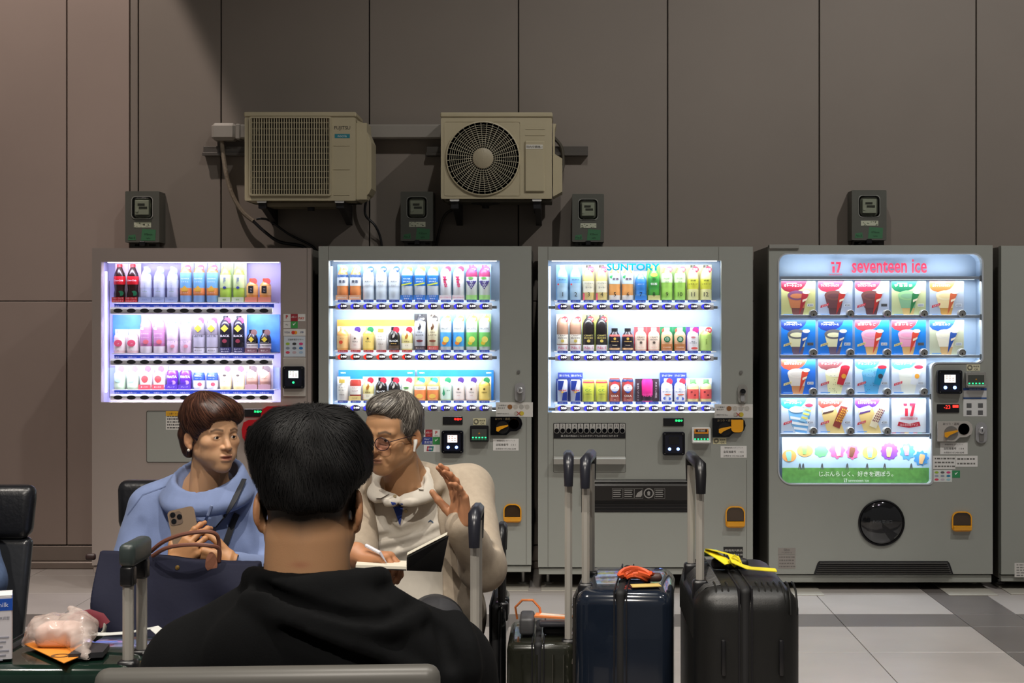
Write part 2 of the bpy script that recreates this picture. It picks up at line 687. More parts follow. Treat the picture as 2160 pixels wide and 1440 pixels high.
def sticker(root, x0, x1, y0, y1, colour='#dcdad6', lines=0, texts=(), name='sticker', tilt=0.0, y=YM, label=None, mt=None, ink='#3a3838'):
    X0, X1, Z0, Z1 = pxr(x0, x1, y0, y1, y)
    mats = [mt or cm(colour, .55), cm(ink, .7)]
    mb = MB().box(X0, X1, y - 0.0012, y, Z0, Z1)
    r = random.Random(int(x0 * 7 + y0))
    for k in range(lines):
        zz = Z1 - (Z1 - Z0) * (k + .7) / (lines + .4)
        hh = (Z1 - Z0) / (lines + 1) * .22
        xx = X0 + (X1 - X0) * .08
        while xx < X0 + (X1 - X0) * .9:
            w = (X1 - X0) * r.uniform(.04, .16)
            mb.box(xx, min(xx + w, X1 - .002), y - .0018, y - .0012, zz - hh, zz + hh, 1)
            xx += w + (X1 - X0) * .04
    for t in texts:
        body, fx, fz, hz = t[:4]
        if len(t) > 4:
            mats.append(t[4])
            mi = len(mats) - 1
        else:
            mi = 1
        add_text(mb, body, X0 + (X1 - X0) * fx, Z0 + (Z1 - Z0) * fz, y - .002, h=(Z1 - Z0) * hz, m=mi, bold=t[5] if len(t) > 5 else 0.0)
    o = mb.build(name, mats, root)
    if label:
        o['label'] = label
    return o


def reader(root, x0, x1, y0, y1, screen=None, blue=True, green=False):
    X0, X1, Z0, Z1 = pxr(x0, x1, y0, y1, YM)
    W, H = X1 - X0, Z1 - Z0
    b = MB().prism(rrect(X0, X1, Z0, Z1, .012), YM - .03, YM)
    ro = b.build('payment_reader', m_navyb, root)
    MB().ring(rrect(X0 + .004, X1 - .004, Z0 + .004, Z1 - .004, .01), rrect(X0 + .012, X1 - .012, Z0 + .012, Z1 - .012, .008), YM - .034, YM - .029).build('rim', m_blackg, ro)
    sx0, sx1 = X0 + W * .28, X1 - W * .28
    sz0, sz1 = Z0 + H * .48, Z0 + H * .80
    MB().box(sx0, sx1, YM - .032, YM - .03, sz0, sz1).build('screen', screen or m_black, ro)
    if screen:
        mb = MB()
        for k in range(3):
            for j in range(3):
                if (k * 3 + j) % 4 != 2:
                    mb.box(sx0 + W * (.05 + .13 * j), sx0 + W * (.12 + .13 * j), YM - .0335, YM - .032, sz1 - H * (.06 + .09 * k), sz1 - H * (.03 + .09 * k))
        mb.build('icon', cm('#c88880', .6), ro)
    if blue:
        for fx in (.31, .69):
            MB().disc((X0 + W * fx, Z0 + H * .27), W * .07, YM - .034, YM - .03, 14).build('touch_light', m_blue_led, ro)
    if green:
        MB().disc((X0 + W * .5, Z0 + H * .28), W * .05, YM - .034, YM - .03, 10).build('status_light', m_green_led, ro)
    for fx in (.1, .9):
        for fz in (.08, .92):
            MB().disc((X0 + W * fx, Z0 + H * fz), .0022, YM - .0355, YM - .03, 8).build('screw', m_steel, ro)
    return ro


def bill_slot(root, x0, x1, y0, y1, body=None, header=None):
    X0, X1, Z0, Z1 = pxr(x0, x1, y0, y1, YM)
    H = Z1 - Z0
    bo = MB().prism(rrect(X0, X1, Z0, Z1, .006, 3), YM - .028, YM).build('bill_slot', body or m_black, root)
    MB().box(X0 + .01, X1 - .01, YM - .0295, YM - .028, Z0 + H * .18, Z1 - H * .2).build('slot_face', cm('#4a4d48', .3), bo)
    lp = MB().prism([(YM - .046, Z0 + H * .06), (YM - .028, Z0), (YM - .028, Z0 + H * .2), (YM - .046, Z0 + H * .14)], X0 + .004, X1 - .004, axis='x')
    lp.build('note_tray', body or m_black, bo)
    for k in range(5):
        c = X0 + (X1 - X0) * (.16 + .17 * k)
        MB().box(c - .004, c + .004, YM - .031, YM - .0295, Z0 + H * .24, Z0 + H * .31).build('guide_light', m_green_led, bo)
    if header:
        hb = MB().box(X0 + .012, X1 - .012, YM - .0305, YM - .028, Z0 + H * .62, Z1 - H * .08)
        mats = [cm('#e8921c', .4), cm('#3b1d10', .6), cm('#f2efe6', .5)]
        hb.box(X0 + .018, X1 - .018, YM - .0312, YM - .0305, Z0 + H * .72, Z1 - H * .1, 1)
        add_text(hb, header, (X0 + X1) / 2, Z1 - H * .19, YM - .0318, h=H * .13, m=2)
        hb.build('header_plate', mats, bo)
    else:
        add_text(MB(), '▲', (X0 + X1) / 2, Z0 + H * .55, YM - .0302, h=H * .12).build('arrow_mark', cm('#b9852c', .5), bo)
    return bo


def coin_panel(root, x0, x1, y0, y1, body=None, disc=None, flap=False):
    X0, X1, Z0, Z1 = pxr(x0, x1, y0, y1, YM)
    W, H = X1 - X0, Z1 - Z0
    pts = [(X0, Z0), (X0 + W * .5, Z0), (X0 + W * .62, Z0 + H * .2), (X0 + W * .82, Z0 + H * .22), (X0 + W * .95, Z0 + H * .36), (X1, Z0 + H * .6), (X0 + W * .97, Z0 + H * .85), (X0 + W * .88, Z1), (X0, Z1)]
    po = MB().prism(pts, YM - .022, YM).build('coin_panel', body or m_blackg, root)
    MB().disc((X0 + W * .38, Z0 + H * .42), W * .2, YM - .0235, YM - .022, 20).build('lever_recess', m_black if not body else m_steel, po)
    a = math.radians(15)
    cx, cz = X0 + W * .3, Z0 + H * .38
    c, s = math.cos(a), math.sin(a)
    lv = [(-.13, -.05), (-.08, -.09), (.02, -.04), (.27, .0), (.27, .04), (.0, .06), (-.1, .06)]
    MB().prism([(cx + W * (p * c - q * s), cz + W * (p * s + q * c)) for p, q in lv], YM - .036, YM - .0235).build('return_lever', m_yel, po)
    dc = (X0 + W * .74, Z0 + H * .62)
    MB().lathe([(W * .16, YM - .025), (W * .16, YM - .022), (W * .13, YM - .022), (W * .13, YM - .025), (W * .16, YM - .025)], (dc[0], 0, dc[1]), 20, axis='y').build('coin_ring', m_yel if not body else m_steel, po, True)
    if flap:
        MB().prism(rrect(dc[0] - W * .18, dc[0] + W * .18, dc[1] - H * .36, dc[1] + H * .3, (.02, .02, .003, .003)), YM - .034, YM - .025).build('coin_flap', m_yel, po)
    else:
        MB().disc(dc, W * .115, YM - .0245, YM - .022, 18).build('coin_disc', mat('coin_dish_grey', '#aaa69e', .3, metal=.15), po)
    add_text(MB(), 'おつり・返却', X0 + W * .38, Z1 - H * .12, YM - .0228, w=W * .46).build('lettering', cm('#8a7a5c', .6) if not body else m_ink, po)
    return po


def coin_return(root, x0, x1, y0, y1, body=None):
    X0, X1, Z0, Z1 = pxr(x0, x1, y0, y1, YM)
    H = Z1 - Z0
    o = rrect(X0, X1, Z0, Z1, (.02, .02, .035, .035), 6)
    i = rrect(X0 + .006, X1 - .006, Z0 + .02, Z1 - .006, (.008, .008, .03, .03), 6)
    co = MB().ring(o, i, YM - .014, YM).build('coin_return', m_yel, root)
    MB().prism(rrect(X0 + .004, X1 - .004, Z0 + H * .3, Z1 - .005, (.002, .002, .03, .03), 6), YM - .006, YM - .002).build('cup_window', m_amber_glass, co)
    MB().prism([(YM - .016, Z0 + H * .30), (YM - .034, Z0 + H * .28), (YM - .03, Z0 + H * .08), (YM - .014, Z0 + .004)], X0 + .006, X1 - .006, axis='x').build('cup_lip', m_yel, co)
    return co


def lock(root, x0, x1, y0, y1, mt=None):
    X0, X1, Z0, Z1 = pxr(x0, x1, y0, y1, YM)
    W, H = X1 - X0, Z1 - Z0
    lo = MB().prism(rrect(X0, X1, Z0, Z1, W * .48, 6), YM - .012, YM).build('door_lock', mt or m_chrome, root, True, 30)
    MB().lathe([(W * .30, YM - .012), (W * .30, YM - .026), (W * .2, YM - .03), (0, YM - .03)], ((X0 + X1) / 2, 0, Z0 + H * .62), 18, axis='y').build('barrel', m_chrome if mt is None else m_blackg, lo, True, 30)
    MB().prism(rrect((X0 + X1) / 2 - W * .2, (X0 + X1) / 2 + W * .2, Z0 + H * .1, Z0 + H * .42, .004, 3), YM - .018, YM - .012).build('grip', m_steel if mt is None else m_chrome, lo)
    MB().box((X0 + X1) / 2 - .002, (X0 + X1) / 2 + .002, YM - .0306, YM - .03, Z0 + H * .56, Z0 + H * .68).build('keyhole', m_black, lo)


def led_display(root, x0, x1, y0, y1, glow, text='準備中', fx=.76, fz=.66, hz=.30):
    X0, X1, Z0, Z1 = pxr(x0, x1, y0, y1, YM)
    do = MB().bbox(X0, X1, YM - .006, YM, Z0, Z1, .002).build('status_display', m_black, root)
    add_text(MB(), text, X0 + (X1 - X0) * fx, Z0 + (Z1 - Z0) * fz, YM - .0068, h=(Z1 - Z0) * hz).build('lit_lettering', glow, do)
    return do


def coin_notice(root, x0, x1, y0, y1):
    o = sticker(root, x0, x1, y0, y1, '#d2cfc9', 0, [('この硬貨が', .16, .78, .12), ('使えます', .15, .6, .12), ('ご使用できません', .18, .22, .11)], 'coin_notice')
    X0, X1, Z0, Z1 = pxr(x0, x1, y0, y1, YM)
    W, H = X1 - X0, Z1 - Z0
    for k, c in enumerate(('#8b5a2e', '#b6b0a6', '#a9a59e', '#b4b0a8')):
        MB().disc((X0 + W * (.38 + .155 * k), Z0 + H * .68), W * .066, YM - .002, YM - .0012, 16).build('coin_print', cm(c, .5), o)
        MB().disc((X0 + W * (.31 + .155 * k), Z0 + H * .8), W * .02, YM - .0026, YM - .0012, 10).build('coin_value', cm('#c9c2b8', .5), o)
    for k, c in enumerate(('#b6b0a6', '#c8b43a')):
        MB().disc((X0 + W * (.55 + .15 * k), Z0 + H * .24), W * .06, YM - .002, YM - .0012, 16).build('coin_print', cm(c, .5), o)
    add_text(MB(), '✕', X0 + W * .62, Z0 + H * .24, YM - .003, h=H * .3, bold=.02).build('cross_mark', cm('#b5323c', .5), o)


def seam(root, x0, y0, x1, y1):
    X0, X1, Z0, Z1 = pxr(x0, x1, y0, y1, YM)
    MB().box(X0 - .001, X1 + .001, YM - .0006, YM + .001, Z0 - .001, Z1 + .001).build('seam_line', m_seam, root)


def keyhole(root, x, y):
    X, _, Z = P(x, y, YM)
    k = MB().lathe([(.009, YM - .006), (.009, YM), (.0, YM - .006)][:2] + [(.009, YM)], (X, 0, Z), 14, axis='y')
    k.lathe([(.0, YM - .007), (.007, YM - .007), (.009, YM - .004)], (X, 0, Z), 14, axis='y')
    k.build('key_cylinder', m_steel, root, True, 30)


def display_box(root, x0, x1, y0, y1, mback, inset=0.0):
    """white box behind the pane: back, cheeks, roof and floor"""
    X0, X1, Z0, Z1 = pxr(x0, x1, y0, y1, YM)
    YB = YM + .145
    mb = MB()
    mb.box(X0 - .03, X1 + .03, YB, YB + .01, Z0 - .03, Z1 + .03)
    bo = mb.build('display_back', mback, root)
    mb = MB()
    mb.box(X0 - .022, X0 - .004, YM + .051, YB, Z0 - .02, Z1 + .02)
    mb.box(X1 + .004, X1 + .022, YM + .051, YB, Z0 - .02, Z1 + .02)
    mb.box(X0 - .004, X1 + .004, YM + .051, YB, Z1 + .004, Z1 + .02)
    mb.box(X0 - .004, X1 + .004, YM + .051, YB, Z0 - .02, Z0 - .004)
    mb.build('display_liner', mback, root)
    return X0, X1, Z0, Z1


def pane(root, outline):
    v, f = plate([outline], YM + .006, YM + .009)
    return link_mesh('display_window', v, f, m_pane, root)


_btn = {}


def button_mesh(kind):
    """selection button about 50 x 30 mm; materials: shell, light, figures"""
    if kind in _btn:
        return _btn[kind]
    return None


def rail(root, xa, xb, yc, cols, kind, prices, LEDC, xbr=None):
    """one row's button rail with its selection buttons"""
    Y = YM + .02
    X0, X1 = PX(xa, Y), PX(xb, Y)
    zc = PZ(yc, Y)
    h = .0185
    pr = [(Y + .008, zc - h), (Y - .002, zc - h * .8), (Y - .006, zc - h * .2), (Y - .006, zc + h * .4), (Y, zc + h), (Y + .008, zc + h)]
    ro = MB().prism(pr, X0, X1, axis='x').build('button_rail', m_rail, root)
    if xbr:
        for a, b in ((xbr[0], xa), (xb, xbr[1])):
            if b - a > 1:
                MB().bbox(PX(a, Y), PX(b, Y), Y + .001, Y + .012, zc - .012, zc + .004, .002).build('rail_bracket', m_brkt, ro)
    for k, cx in enumerate(cols):
        X = PX(cx, Y)
        kd = kind[k] if isinstance(kind, (list, tuple)) else kind
        rx, rz = .0262, .0155
        if kd == 'dark':
            mb = MB().disc((X, zc), rx * .9, Y - .012, Y - .004, 20, 0, rz * .72)
            b = mb.build('select_button', cm('#2b2b30', .3), ro)
        else:
            shell = cm('#4a4663', .3) if kd == 'blue' else cm('#574348', .3)
            b = MB().disc((X, zc), rx, Y - .012, Y - .004, 20, 0, rz).build('select_button', shell, ro)
            lit = em('#2a2cff', 2.6) if kd == 'blue' else em('#ff2418', 2.2)
            pts = [(X + rx * .96 * math.cos(a), zc + rz * .96 * math.sin(a)) for a in np.linspace(.62 * PI, 1.38 * PI, 9)]
            pts2 = [(X - rx * .30 + rx * .42 * math.cos(a) * .6, zc + rz * .8 * math.sin(a)) for a in np.linspace(1.35 * PI, .65 * PI, 7)]
            MB().prism(pts + pts2, Y - .0135, Y - .012).build('button_light', lit, b)
            t = MB()
            add_text(t, prices[k], X + rx * .28, zc + rz * .12, Y - .0137, h=.0105, w=.03, bold=.04)
            t.build('price_figures', em('#ffffff', 1.6), b)
    # white LED strip on the back of the rail, shining into the bay
    MB().box(X0, X1, Y + .009, Y + .013, zc - .006, zc + .012).build('led_strip', em('#e9f0ff', 4.0), ro)
    led('led_light', ((X0 + X1) / 2, Y + .014, zc + .012), (X1 - X0), .012, LEDC[0] * .38, LEDC[1], (math.radians(118), 0, 0), 170)
    led('led_light', ((X0 + X1) / 2, Y - .004, zc - .021), (X1 - X0), .012, LEDC[0] * 1.0, LEDC[1], (math.radians(32), 0, 0), 150)
    return ro


def price_strip(root, cols, yc, texts, colours, Y=YM + .03, cont=None):
    mt = [cm('#f4f4ff', .5)]
    if cont:
        X0, X1 = PX(cont[0], Y), PX(cont[1], Y)
        z = PZ(yc, Y)
        so = MB().box(X0, X1, Y, Y + .002, z - .010, z + .010).build('price_strip', cm('#2c4fd0', .5), root)
    for k, cx in enumerate(cols):
        X, z = PX(cx, Y), PZ(yc, Y)
        if cont:
            t = MB()
            add_text(t, texts[k], X, z - .003, Y - .0008, h=.009, w=.05, bold=.02)
            t.build('strip_lettering', mt, so)
        else:
            p = MB().prism(rrect(X - .027, X + .027, z - .0065, z + .0065, .005, 3), Y, Y + .002)
            add_text(p, texts[k], X, z, Y - .0008, h=.0075, w=.044, m=1, bold=.02)
            p.build('price_strip', [cm(colours[k], .5), mt[0]], root)


def shelf_plate(root, xa, xb, yb, Y0=YM + .035, Y1=YM + .145):
    X0, X1 = PX(xa, Y0), PX(xb, Y0)
    z = PZ(yb, YM + .085)
    MB().box(X0, X1, Y0, Y1, z - .006, z - .0005).build('shelf', m_white, root)


def cols_of(a, b, n=12):
    return [a + (b - a) * k / (n - 1) for k in range(n)]


def rc(x0, x1, y0, y1, r=.002, n=2):
    X0, X1, Z0, Z1 = pxr(x0, x1, y0, y1, YM)
    return rrect(X0, X1, Z0, Z1, r, n)


COLD, HOT = 'つめた〜い', 'あったか〜い'
WH = (0.86, 0.93, 1.0)

# ---- machine with the lilac-lit display, against the end of the wall (M1)
M1 = thing('vending_machine', 'grey drinks vending machine with violet-white lit window and red coin surround', 'vending machine', (PX(425, YM), YM + .35, 0))
cabinet(M1, 194, 656, 523, 1192, [rc(213, 592, 552, 848)], m_grey_warm_lit, pad=.05)
display_box(M1, 213, 592, 552, 848, m_back_l)
pane(M1, rc(213, 592, 552, 848))
C1 = cols_of(250, 557.5)
LED1 = (2.9, (0.78, 0.76, 1.0))
for yc, yb, ys in ((655, 637, 644.5), (763, 744, 752), (838, 820.5, 827)):
    rail(M1, 233, 574, yc, C1, 'dark', None, LED1)
    price_strip(M1, C1, ys, [COLD] * 12, None, cont=(241, 578))
    shelf_plate(M1, 236, 580, yb)
X0, X1, Z0, Z1 = pxr(213, 592, 552, 848, YM)
led('led_light', ((X0 + X1) / 2, YM + .016, Z1 - .004), .9, .012, 2.1, LED1[1], (math.radians(32), 0, 0), 170)
MB().box(X0 + .02, X1 - .02, YM + .052, YM + .07, Z1 - .003, Z1 + .003).build('led_tube', em('#eceaff', 5.0), M1)
MB().box(X0 + .004, X0 + .016, YM + .052, YM + .06, Z0 + .05, Z1 - .05).build('led_tube', em('#cfc8ff', 3.0), M1)
MB().tube([(X0 + .03, YM + .05, z) for z in np.linspace(Z0 + .02, Z1 - .1, 12)], .0015, 5).build('cable', m_ink, M1)
sticker(M1, 598, 613, 662, 677, texts=[('P', .5, .6, .5, cm('#b8323a', .5), .03)], name='payment_sticker')
sticker(M1, 613.5, 628, 662, 677, '#9c2734', texts=[('d払い', .5, .6, .3, cm('#f0e8e6', .5))], name='payment_sticker')
sticker(M1, 628.5, 644, 662, 677, texts=[('PAY', .5, .4, .34, cm('#c8452f', .5), .03)], name='payment_sticker')
sticker(M1, 598, 613, 678, 692, texts=[('Pay', .5, .5, .26)], name='payment_sticker')
sticker(M1, 613.5, 628, 677.5, 692, '#3f9a4c', texts=[('✔', .5, .62, .4, cm('#eef4ec', .5))], name='payment_sticker')
sticker(M1, 598, 613.5, 693.5, 708, texts=[('VISA', .5, .5, .3, cm('#3a4674', .5))], name='payment_sticker')
o = sticker(M1, 613.5, 629, 693.5, 708, name='payment_sticker')
for dx, c in ((-.006, '#d8412f'), (.006, '#e89a2c')):
    MB().disc((PX(621, YM) + dx, PZ(701, YM)), .0095, YM - .0024 + dx * .02, YM - .0012, 14).build('brand_disc', cm(c, .5), o)
o = sticker(M1, 629, 644.5, 693.5, 708, texts=[('JCB', .5, .5, .3, cm('#2f4f86', .5), .02)], name='payment_sticker')
o = sticker(M1, 599, 644, 709, 752, '#c9d2dc', texts=[('交通系電子マネー', .55, .84, .09)], name='payment_sticker')
for k, c in enumerate(('#9ab83c', '#3c3c3e', '#d0417c', '#8a94a4', '#6c7684', '#2f7fc4', '#d24c62', '#c0a8b0', '#9cb4cc')):
    MB().disc((PX(607 + (k % 3) * 14, YM), PZ(725 + (k // 3) * 9, YM)), .011, YM - .002, YM - .0012, 12, 0, .007).build('brand_disc', cm(c, .5), o)
MB().bbox(*pxr(598, 645, 754, 836, YM)[:2], YM - .01, YM, *pxr(598, 645, 754, 836, YM)[2:], .003).build('reader_mount', cm('#b3aca4', .5), M1)
reader(M1, 598, 644, 772, 819, screen=em('#e8fff4', 1.6), blue=False, green=True)
led_display(M1, 516, 553, 862, 879, m_green_led)
# red bulbous coin surround
X, Z = PX(566, YM), PZ(890, YM)
rp = [(512, 905), (516, 890), (526, 885), (545, 884), (552, 878), (556, 862), (566, 856), (590, 856), (600, 860), (606, 854), (614, 855), (618, 864), (616, 874), (622, 884), (622, 920), (612, 934), (560, 936), (524, 936), (514, 922)]
rh = [(522, 904), (527, 897), (558, 896), (566, 888), (570, 872), (588, 866), (598, 872), (604, 884), (606, 912), (598, 924), (534, 926), (524, 920)]
v, f = plate([[(PX(a, YM), PZ(b, YM)) for a, b in rp], [(PX(a, YM), PZ(b, YM)) for a, b in rh]], YM - .03, YM)
co = link_mesh('coin_surround', v, f, mat('gloss_red_plastic', '#b0101c', 0.15, coat=.6), M1)
co['label'] = 'glossy red moulded surround'
MB().prism([(PX(a, YM), PZ(b, YM)) for a, b in rh], YM - .008, YM).build('slot_face', cm('#3c3f3c', .3), co)
for k in range(5):
    MB().box(PX(530 + k * 8, YM) - .004, PX(530 + k * 8, YM) + .004, YM - .0105, YM - .008, PZ(920, YM), PZ(917, YM)).build('guide_light', m_green_led, co)
X0, X1, Z0, Z1 = pxr(309, 500, 866, 975, YM)
v, f = plate([rrect(X0, X1, Z0, Z1, .008, 3), rrect(X0 + .003, X1 - .003, Z0 + .003, Z1 - .003, .007, 3)], YM - .002, YM + .001)
link_mesh('panel_edge', v, f, m_seam, M1)
MB().prism(rrect(X0 + .003, X1 - .003, Z0 + .003, Z1 - .003, .007, 3), YM - .001, YM + .001).build('service_panel', m_grey, M1)
sticker(M1, 350, 384, 867, 906, '#d9d6d0', lines=6, texts=[('お取り扱い', .5, .93, .08)], name='notice_sticker')
sticker(M1, 350, 384, 867, 877, '#e0a92a', texts=[('ご注意ください', .5, .5, .4)], name='notice_sticker', y=YM - .002)
sticker(M1, 289, 322, 1014, 1023, '#2b2523', texts=[('INFORMATION', .5, .5, .4, cm('#8a807a', .5))], name='name_plate')
seam(M1, 648, 524, 648, 1190)
# dispensing flap, behind the seated people
MB().bbox(*pxr(300, 560, 1015, 1085, YM)[:2], YM - .004, YM + .02, *pxr(300, 560, 1030, 1090, YM)[2:], .004).build('dispensing_flap', m_blackg, M1)

# ---- the two plain grey drinks machines (M2, M3)
M2 = thing('vending_machine', 'grey drinks vending machine with red and blue lit buttons, behind the grey-haired man', 'vending machine', (PX(897, YM), YM + .35, 0))
cabinet(M2, 672, 1121, 519, 1191, [rc(693, 1054, 549, 867)], m_grey)
display_box(M2, 693, 1054, 549, 867, m_back)
pane(M2, rc(693, 1054, 549, 867))
C2 = cols_of(723, 1022)
LED2 = (2.6, WH)
rows2 = ((646, 632.5, 634.5), (752.5, 738, 740.5), (860, 844.5, 847))
kinds2 = (['blue'] * 12, ['red'] * 6 + ['blue'] * 6, ['blue'] * 12)
pr2 = (['140', '140', '140', '140', '140', '180', '150', '160', '160', '160', '160', '160'],
       ['140', '150', '150', '150', '130', '140', '170', '180', '180', '180', '180', '180'],
       ['140', '140', '140', '140', '140', '130', '160', '160', '170', '160', '140', '160'])
for (yc, yb, ys), kd, pr in zip(rows2, kinds2, pr2):
    rail(M2, 708, 1038, yc, C2, kd, pr, LED2, (694, 1048))
    price_strip(M2, C2, ys, [HOT if q == 'red' else COLD for q in kd], ['#d8303c' if q == 'red' else '#1c50c8' for q in kd])
    shelf_plate(M2, 706, 1044, yb)
M3 = thing('vending_machine', 'grey drinks vending machine with numbered bottles and a low button panel', 'vending machine', (PX(1361, YM), YM + .35, 0))
cabinet(M3, 1135, 1588, 520, 1196, [rc(1156, 1522, 549, 870)], m_grey)
display_box(M3, 1156, 1522, 549, 870, m_back)
pane(M3, rc(1156, 1522, 549, 870))
C3 = cols_of(1186.5, 1489)
rows3 = ((646.5, 633, 635), (754, 740, 742), (861, 847, 849.5))
pr3 = (['140', '140', '160', '160', '180', '180', '170', '200', '160', '160', '160', '160'],
       ['180', '180', '180', '180', '150', '150', '170', '170', '240', '240', '160', '150'],
       ['220', '220', '150', '150', '140', '160', '160', '120', '150', '150', '150', '160'])
for (yc, yb, ys), pr in zip(rows3, pr3):
    rail(M3, 1171, 1505, yc, C3, 'blue', pr, LED2, (1157, 1514))
    price_strip(M3, C3, ys, [COLD] * 12, ['#1c50c8'] * 12)
    shelf_plate(M3, 1169, 1511, yb)
for root, wx0, wx1, wy0, wy1 in ((M2, 693, 1054, 549, 867), (M3, 1156, 1522, 549, 870)):
    X0, X1, Z0, Z1 = pxr(wx0, wx1, wy0, wy1, YM)
    led('led_light', ((X0 + X1) / 2, YM + .016, Z1 - .004), .9, .012, 2.1, WH, (math.radians(32), 0, 0), 170)
    MB().box(X0 + .02, X1 - .02, YM + .052, YM + .07, Z1 - .003, Z1 + .003).build('led_tube', em('#eaf2ff', 5.0), root)
    MB().box(X0 + .02, X1 - .02, YM + .052, YM + .07, Z0 - .003, Z0 + .003).build('led_tube', em('#eaf2ff', 5.0), root)
    MB().box(X0 + .002, X0 + .014, YM + .052, YM + .06, Z0 + .03, Z1 - .03).build('led_tube', em('#cfe0f4', 1.6), root)

X0, X1, Z0, Z1 = pxr(1156, 1522, 549, 870, YM)
add_text(MB(), 'SUNTORY', PX(1336, YM), PZ(563, YM), YM + .004, w=.283, h=.038, bold=.028).build('window_lettering', film_mat('cyan_window_film', '#16a6c4'), M3)
for k, cx in enumerate(C3):
    add_text(MB(), str(k + 1), PX(cx + .5, YM + .004), PZ(620.5, YM + .004), YM + .004, h=.022).build('number_figure', cm('#20242c', .6), M3)

# controls of M2
keyhole(M2, 1094, 784)
lock(M2, 1086, 1108, 807, 847)
coin_notice(M2, 1046, 1124, 848, 879)
coin_panel(M2, 1035, 1102, 878, 917)
sticker(M2, 998, 1025, 882, 896, '#d9d3ac', texts=[('新紙幣', .72, .66, .28), ('OK', .72, .25, .3), ('◎', .24, .5, .8)], name='notice_sticker')
bill_slot(M2, 992, 1031, 897, 931)
led_display(M2, 934, 976, 878, 895, m_red_led)
reader(M2, 932, 978, 907, 955, screen=em('#ffe4d8', 1.4))
sticker(M2, 890, 897, 906, 921, texts=[('A', .5, .5, .5)], name='payment_sticker')
sticker(M2, 897.5, 912, 906, 921, '#9c2734', texts=[('d払い', .5, .62, .3, cm('#f0e8e6', .5)), ('★★★', .5, .22, .12, cm('#e0a0a0', .5))], name='payment_sticker')
sticker(M2, 913, 928, 906, 921, texts=[('P', .5, .6, .46, cm('#b8323a', .5), .03), ('PayPay', .5, .15, .16)], name='payment_sticker')
sticker(M2, 890, 912, 922, 937, '#2b3a86', texts=[('Alipay+', .5, .74, .26, cm('#e4e6f2', .5)), ('支付宝', .6, .3, .36, cm('#e4e6f2', .5))], name='payment_sticker')
sticker(M2, 913, 928, 922, 937, '#2f8a46', texts=[('✔', .5, .62, .4, cm('#eef4ec', .5))], name='payment_sticker')
o = sticker(M2, 894, 928, 938, 953, name='payment_sticker')
for k, c in enumerate(('#a8323e', '#2f4f86', '#2f7a70')):
    a = PX(900.5 + k * 4.5, YM)
    MB().prism([(a - .002, PZ(951, YM)), (a + .010, PZ(951, YM)), (a + .014, PZ(941, YM)), (a + .002, PZ(941, YM))], YM - .0022, YM - .0012).build('brand_bar', cm(c, .5), o)
add_text(MB(), '銀聯', PX(907, YM), PZ(946, YM), YM - .0028, h=.012).build('brand_lettering', m_white, o)
sticker(M2, 1040, 1094, 925, 950, lines=0, texts=[('管理会社名 カディアック', .5, .84, .13), ('自販機番号   1 0 1', .5, .5, .2), ('お問合せ 072-456-6248', .5, .16, .16)], name='number_sticker', ink='#4c4a48')
coin_return(M2, 1062, 1100, 1062, 1101)
seam(M2, 693, 520, 693, 548)
seam(M2, 1110, 880, 1110, 1190)
MB().bbox(*pxr(740, 985, 1012, 1082, YM)[:2], YM - .004, YM + .02, *pxr(740, 985, 1012, 1082, YM)[2:], .004).build('dispensing_flap', m_blackg, M2)

# controls of M3
keyhole(M3, 1563, 785)
lock(M3, 1556, 1576, 810, 850, cm('#8f8d87', .35))
coin_notice(M3, 1507, 1588, 852, 881)
coin_panel(M3, 1502, 1572, 881, 921, flap=True)
sticker(M3, 1504, 1532, 923, 936, '#d9d3ac', texts=[('新紙幣', .72, .66, .28), ('OK', .72, .25, .3), ('◎', .24, .5, .8)], name='notice_sticker')
bill_slot(M3, 1459, 1498, 901, 934, m_paper, '¥1000')
led_display(M3, 1399, 1442, 881, 898, m_green_led)
reader(M3, 1397, 1444, 910, 959)
sticker(M3, 1520, 1575, 940, 965, lines=0, texts=[('管理会社名 カディアック', .5, .84, .13), ('自販機番号   1 0 2', .5, .5, .2), ('お問合せ 072-456-6248', .5, .16, .16)], name='number_sticker', ink='#4c4a48')
coin_return(M3, 1530, 1571, 1067, 1112)
sticker(M3, 1526, 1567, 1153, 1176, '#1c1b1b', lines=2, texts=[('AUTOMATIC VENDOR', .5, .62, .16, cm('#a09c94', .5))], name='name_plate', ink='#8d8a84')
seam(M3, 1156, 521, 1156, 548)
seam(M3, 1516, 521, 1516, 548)
seam(M3, 1156, 872, 1156, 1195)
seam(M3, 1575, 970, 1575, 1195)
# low button panel
X0, X1, Z0, Z1 = pxr(1167, 1320, 892, 996, YM)
v, f = plate([rrect(X0, X1, Z0, Z1, .006, 3), rrect(X0 + .002, X1 - .002, Z0 + .002, Z1 - .002, .005, 3)], YM - .001, YM + .001)
link_mesh('panel_edge', v, f, m_seam, M3)
a0, a1, b0, b1 = pxr(1168, 1319, 892, 924, YM)
bp = MB().box(a0, a1, YM - .004, YM, b0, b1).build('low_button_panel', m_black, M3)
for k in range(12):
    x = a0 + (a1 - a0) * (k + .5) / 12
    w = (a1 - a0) / 12 * .44
    MB().prism(rrect(x - w, x + w, PZ(914, YM), b1 - .003, (w, w, .003, .003), 4), YM - .006, YM - .004).build('number_plate', cm('#b7b5b0', .5), bp)
    MB().disc((x, PZ(907.5, YM)), w * .86, YM - .012, YM - .006, 16).build('low_button', m_blackg, bp)
    add_text(MB(), str(k + 1), x, PZ(897.5, YM), YM - .0068, h=.014, bold=.01).build('number_figure', m_ink, bp)
add_text(MB(), '最上段の商品はこちらのボタンでもお求めになれます', (a0 + a1) / 2, PZ(919, YM), YM - .0048, w=(a1 - a0) * .8).build('lettering', cm('#c9c7c2', .5), bp)
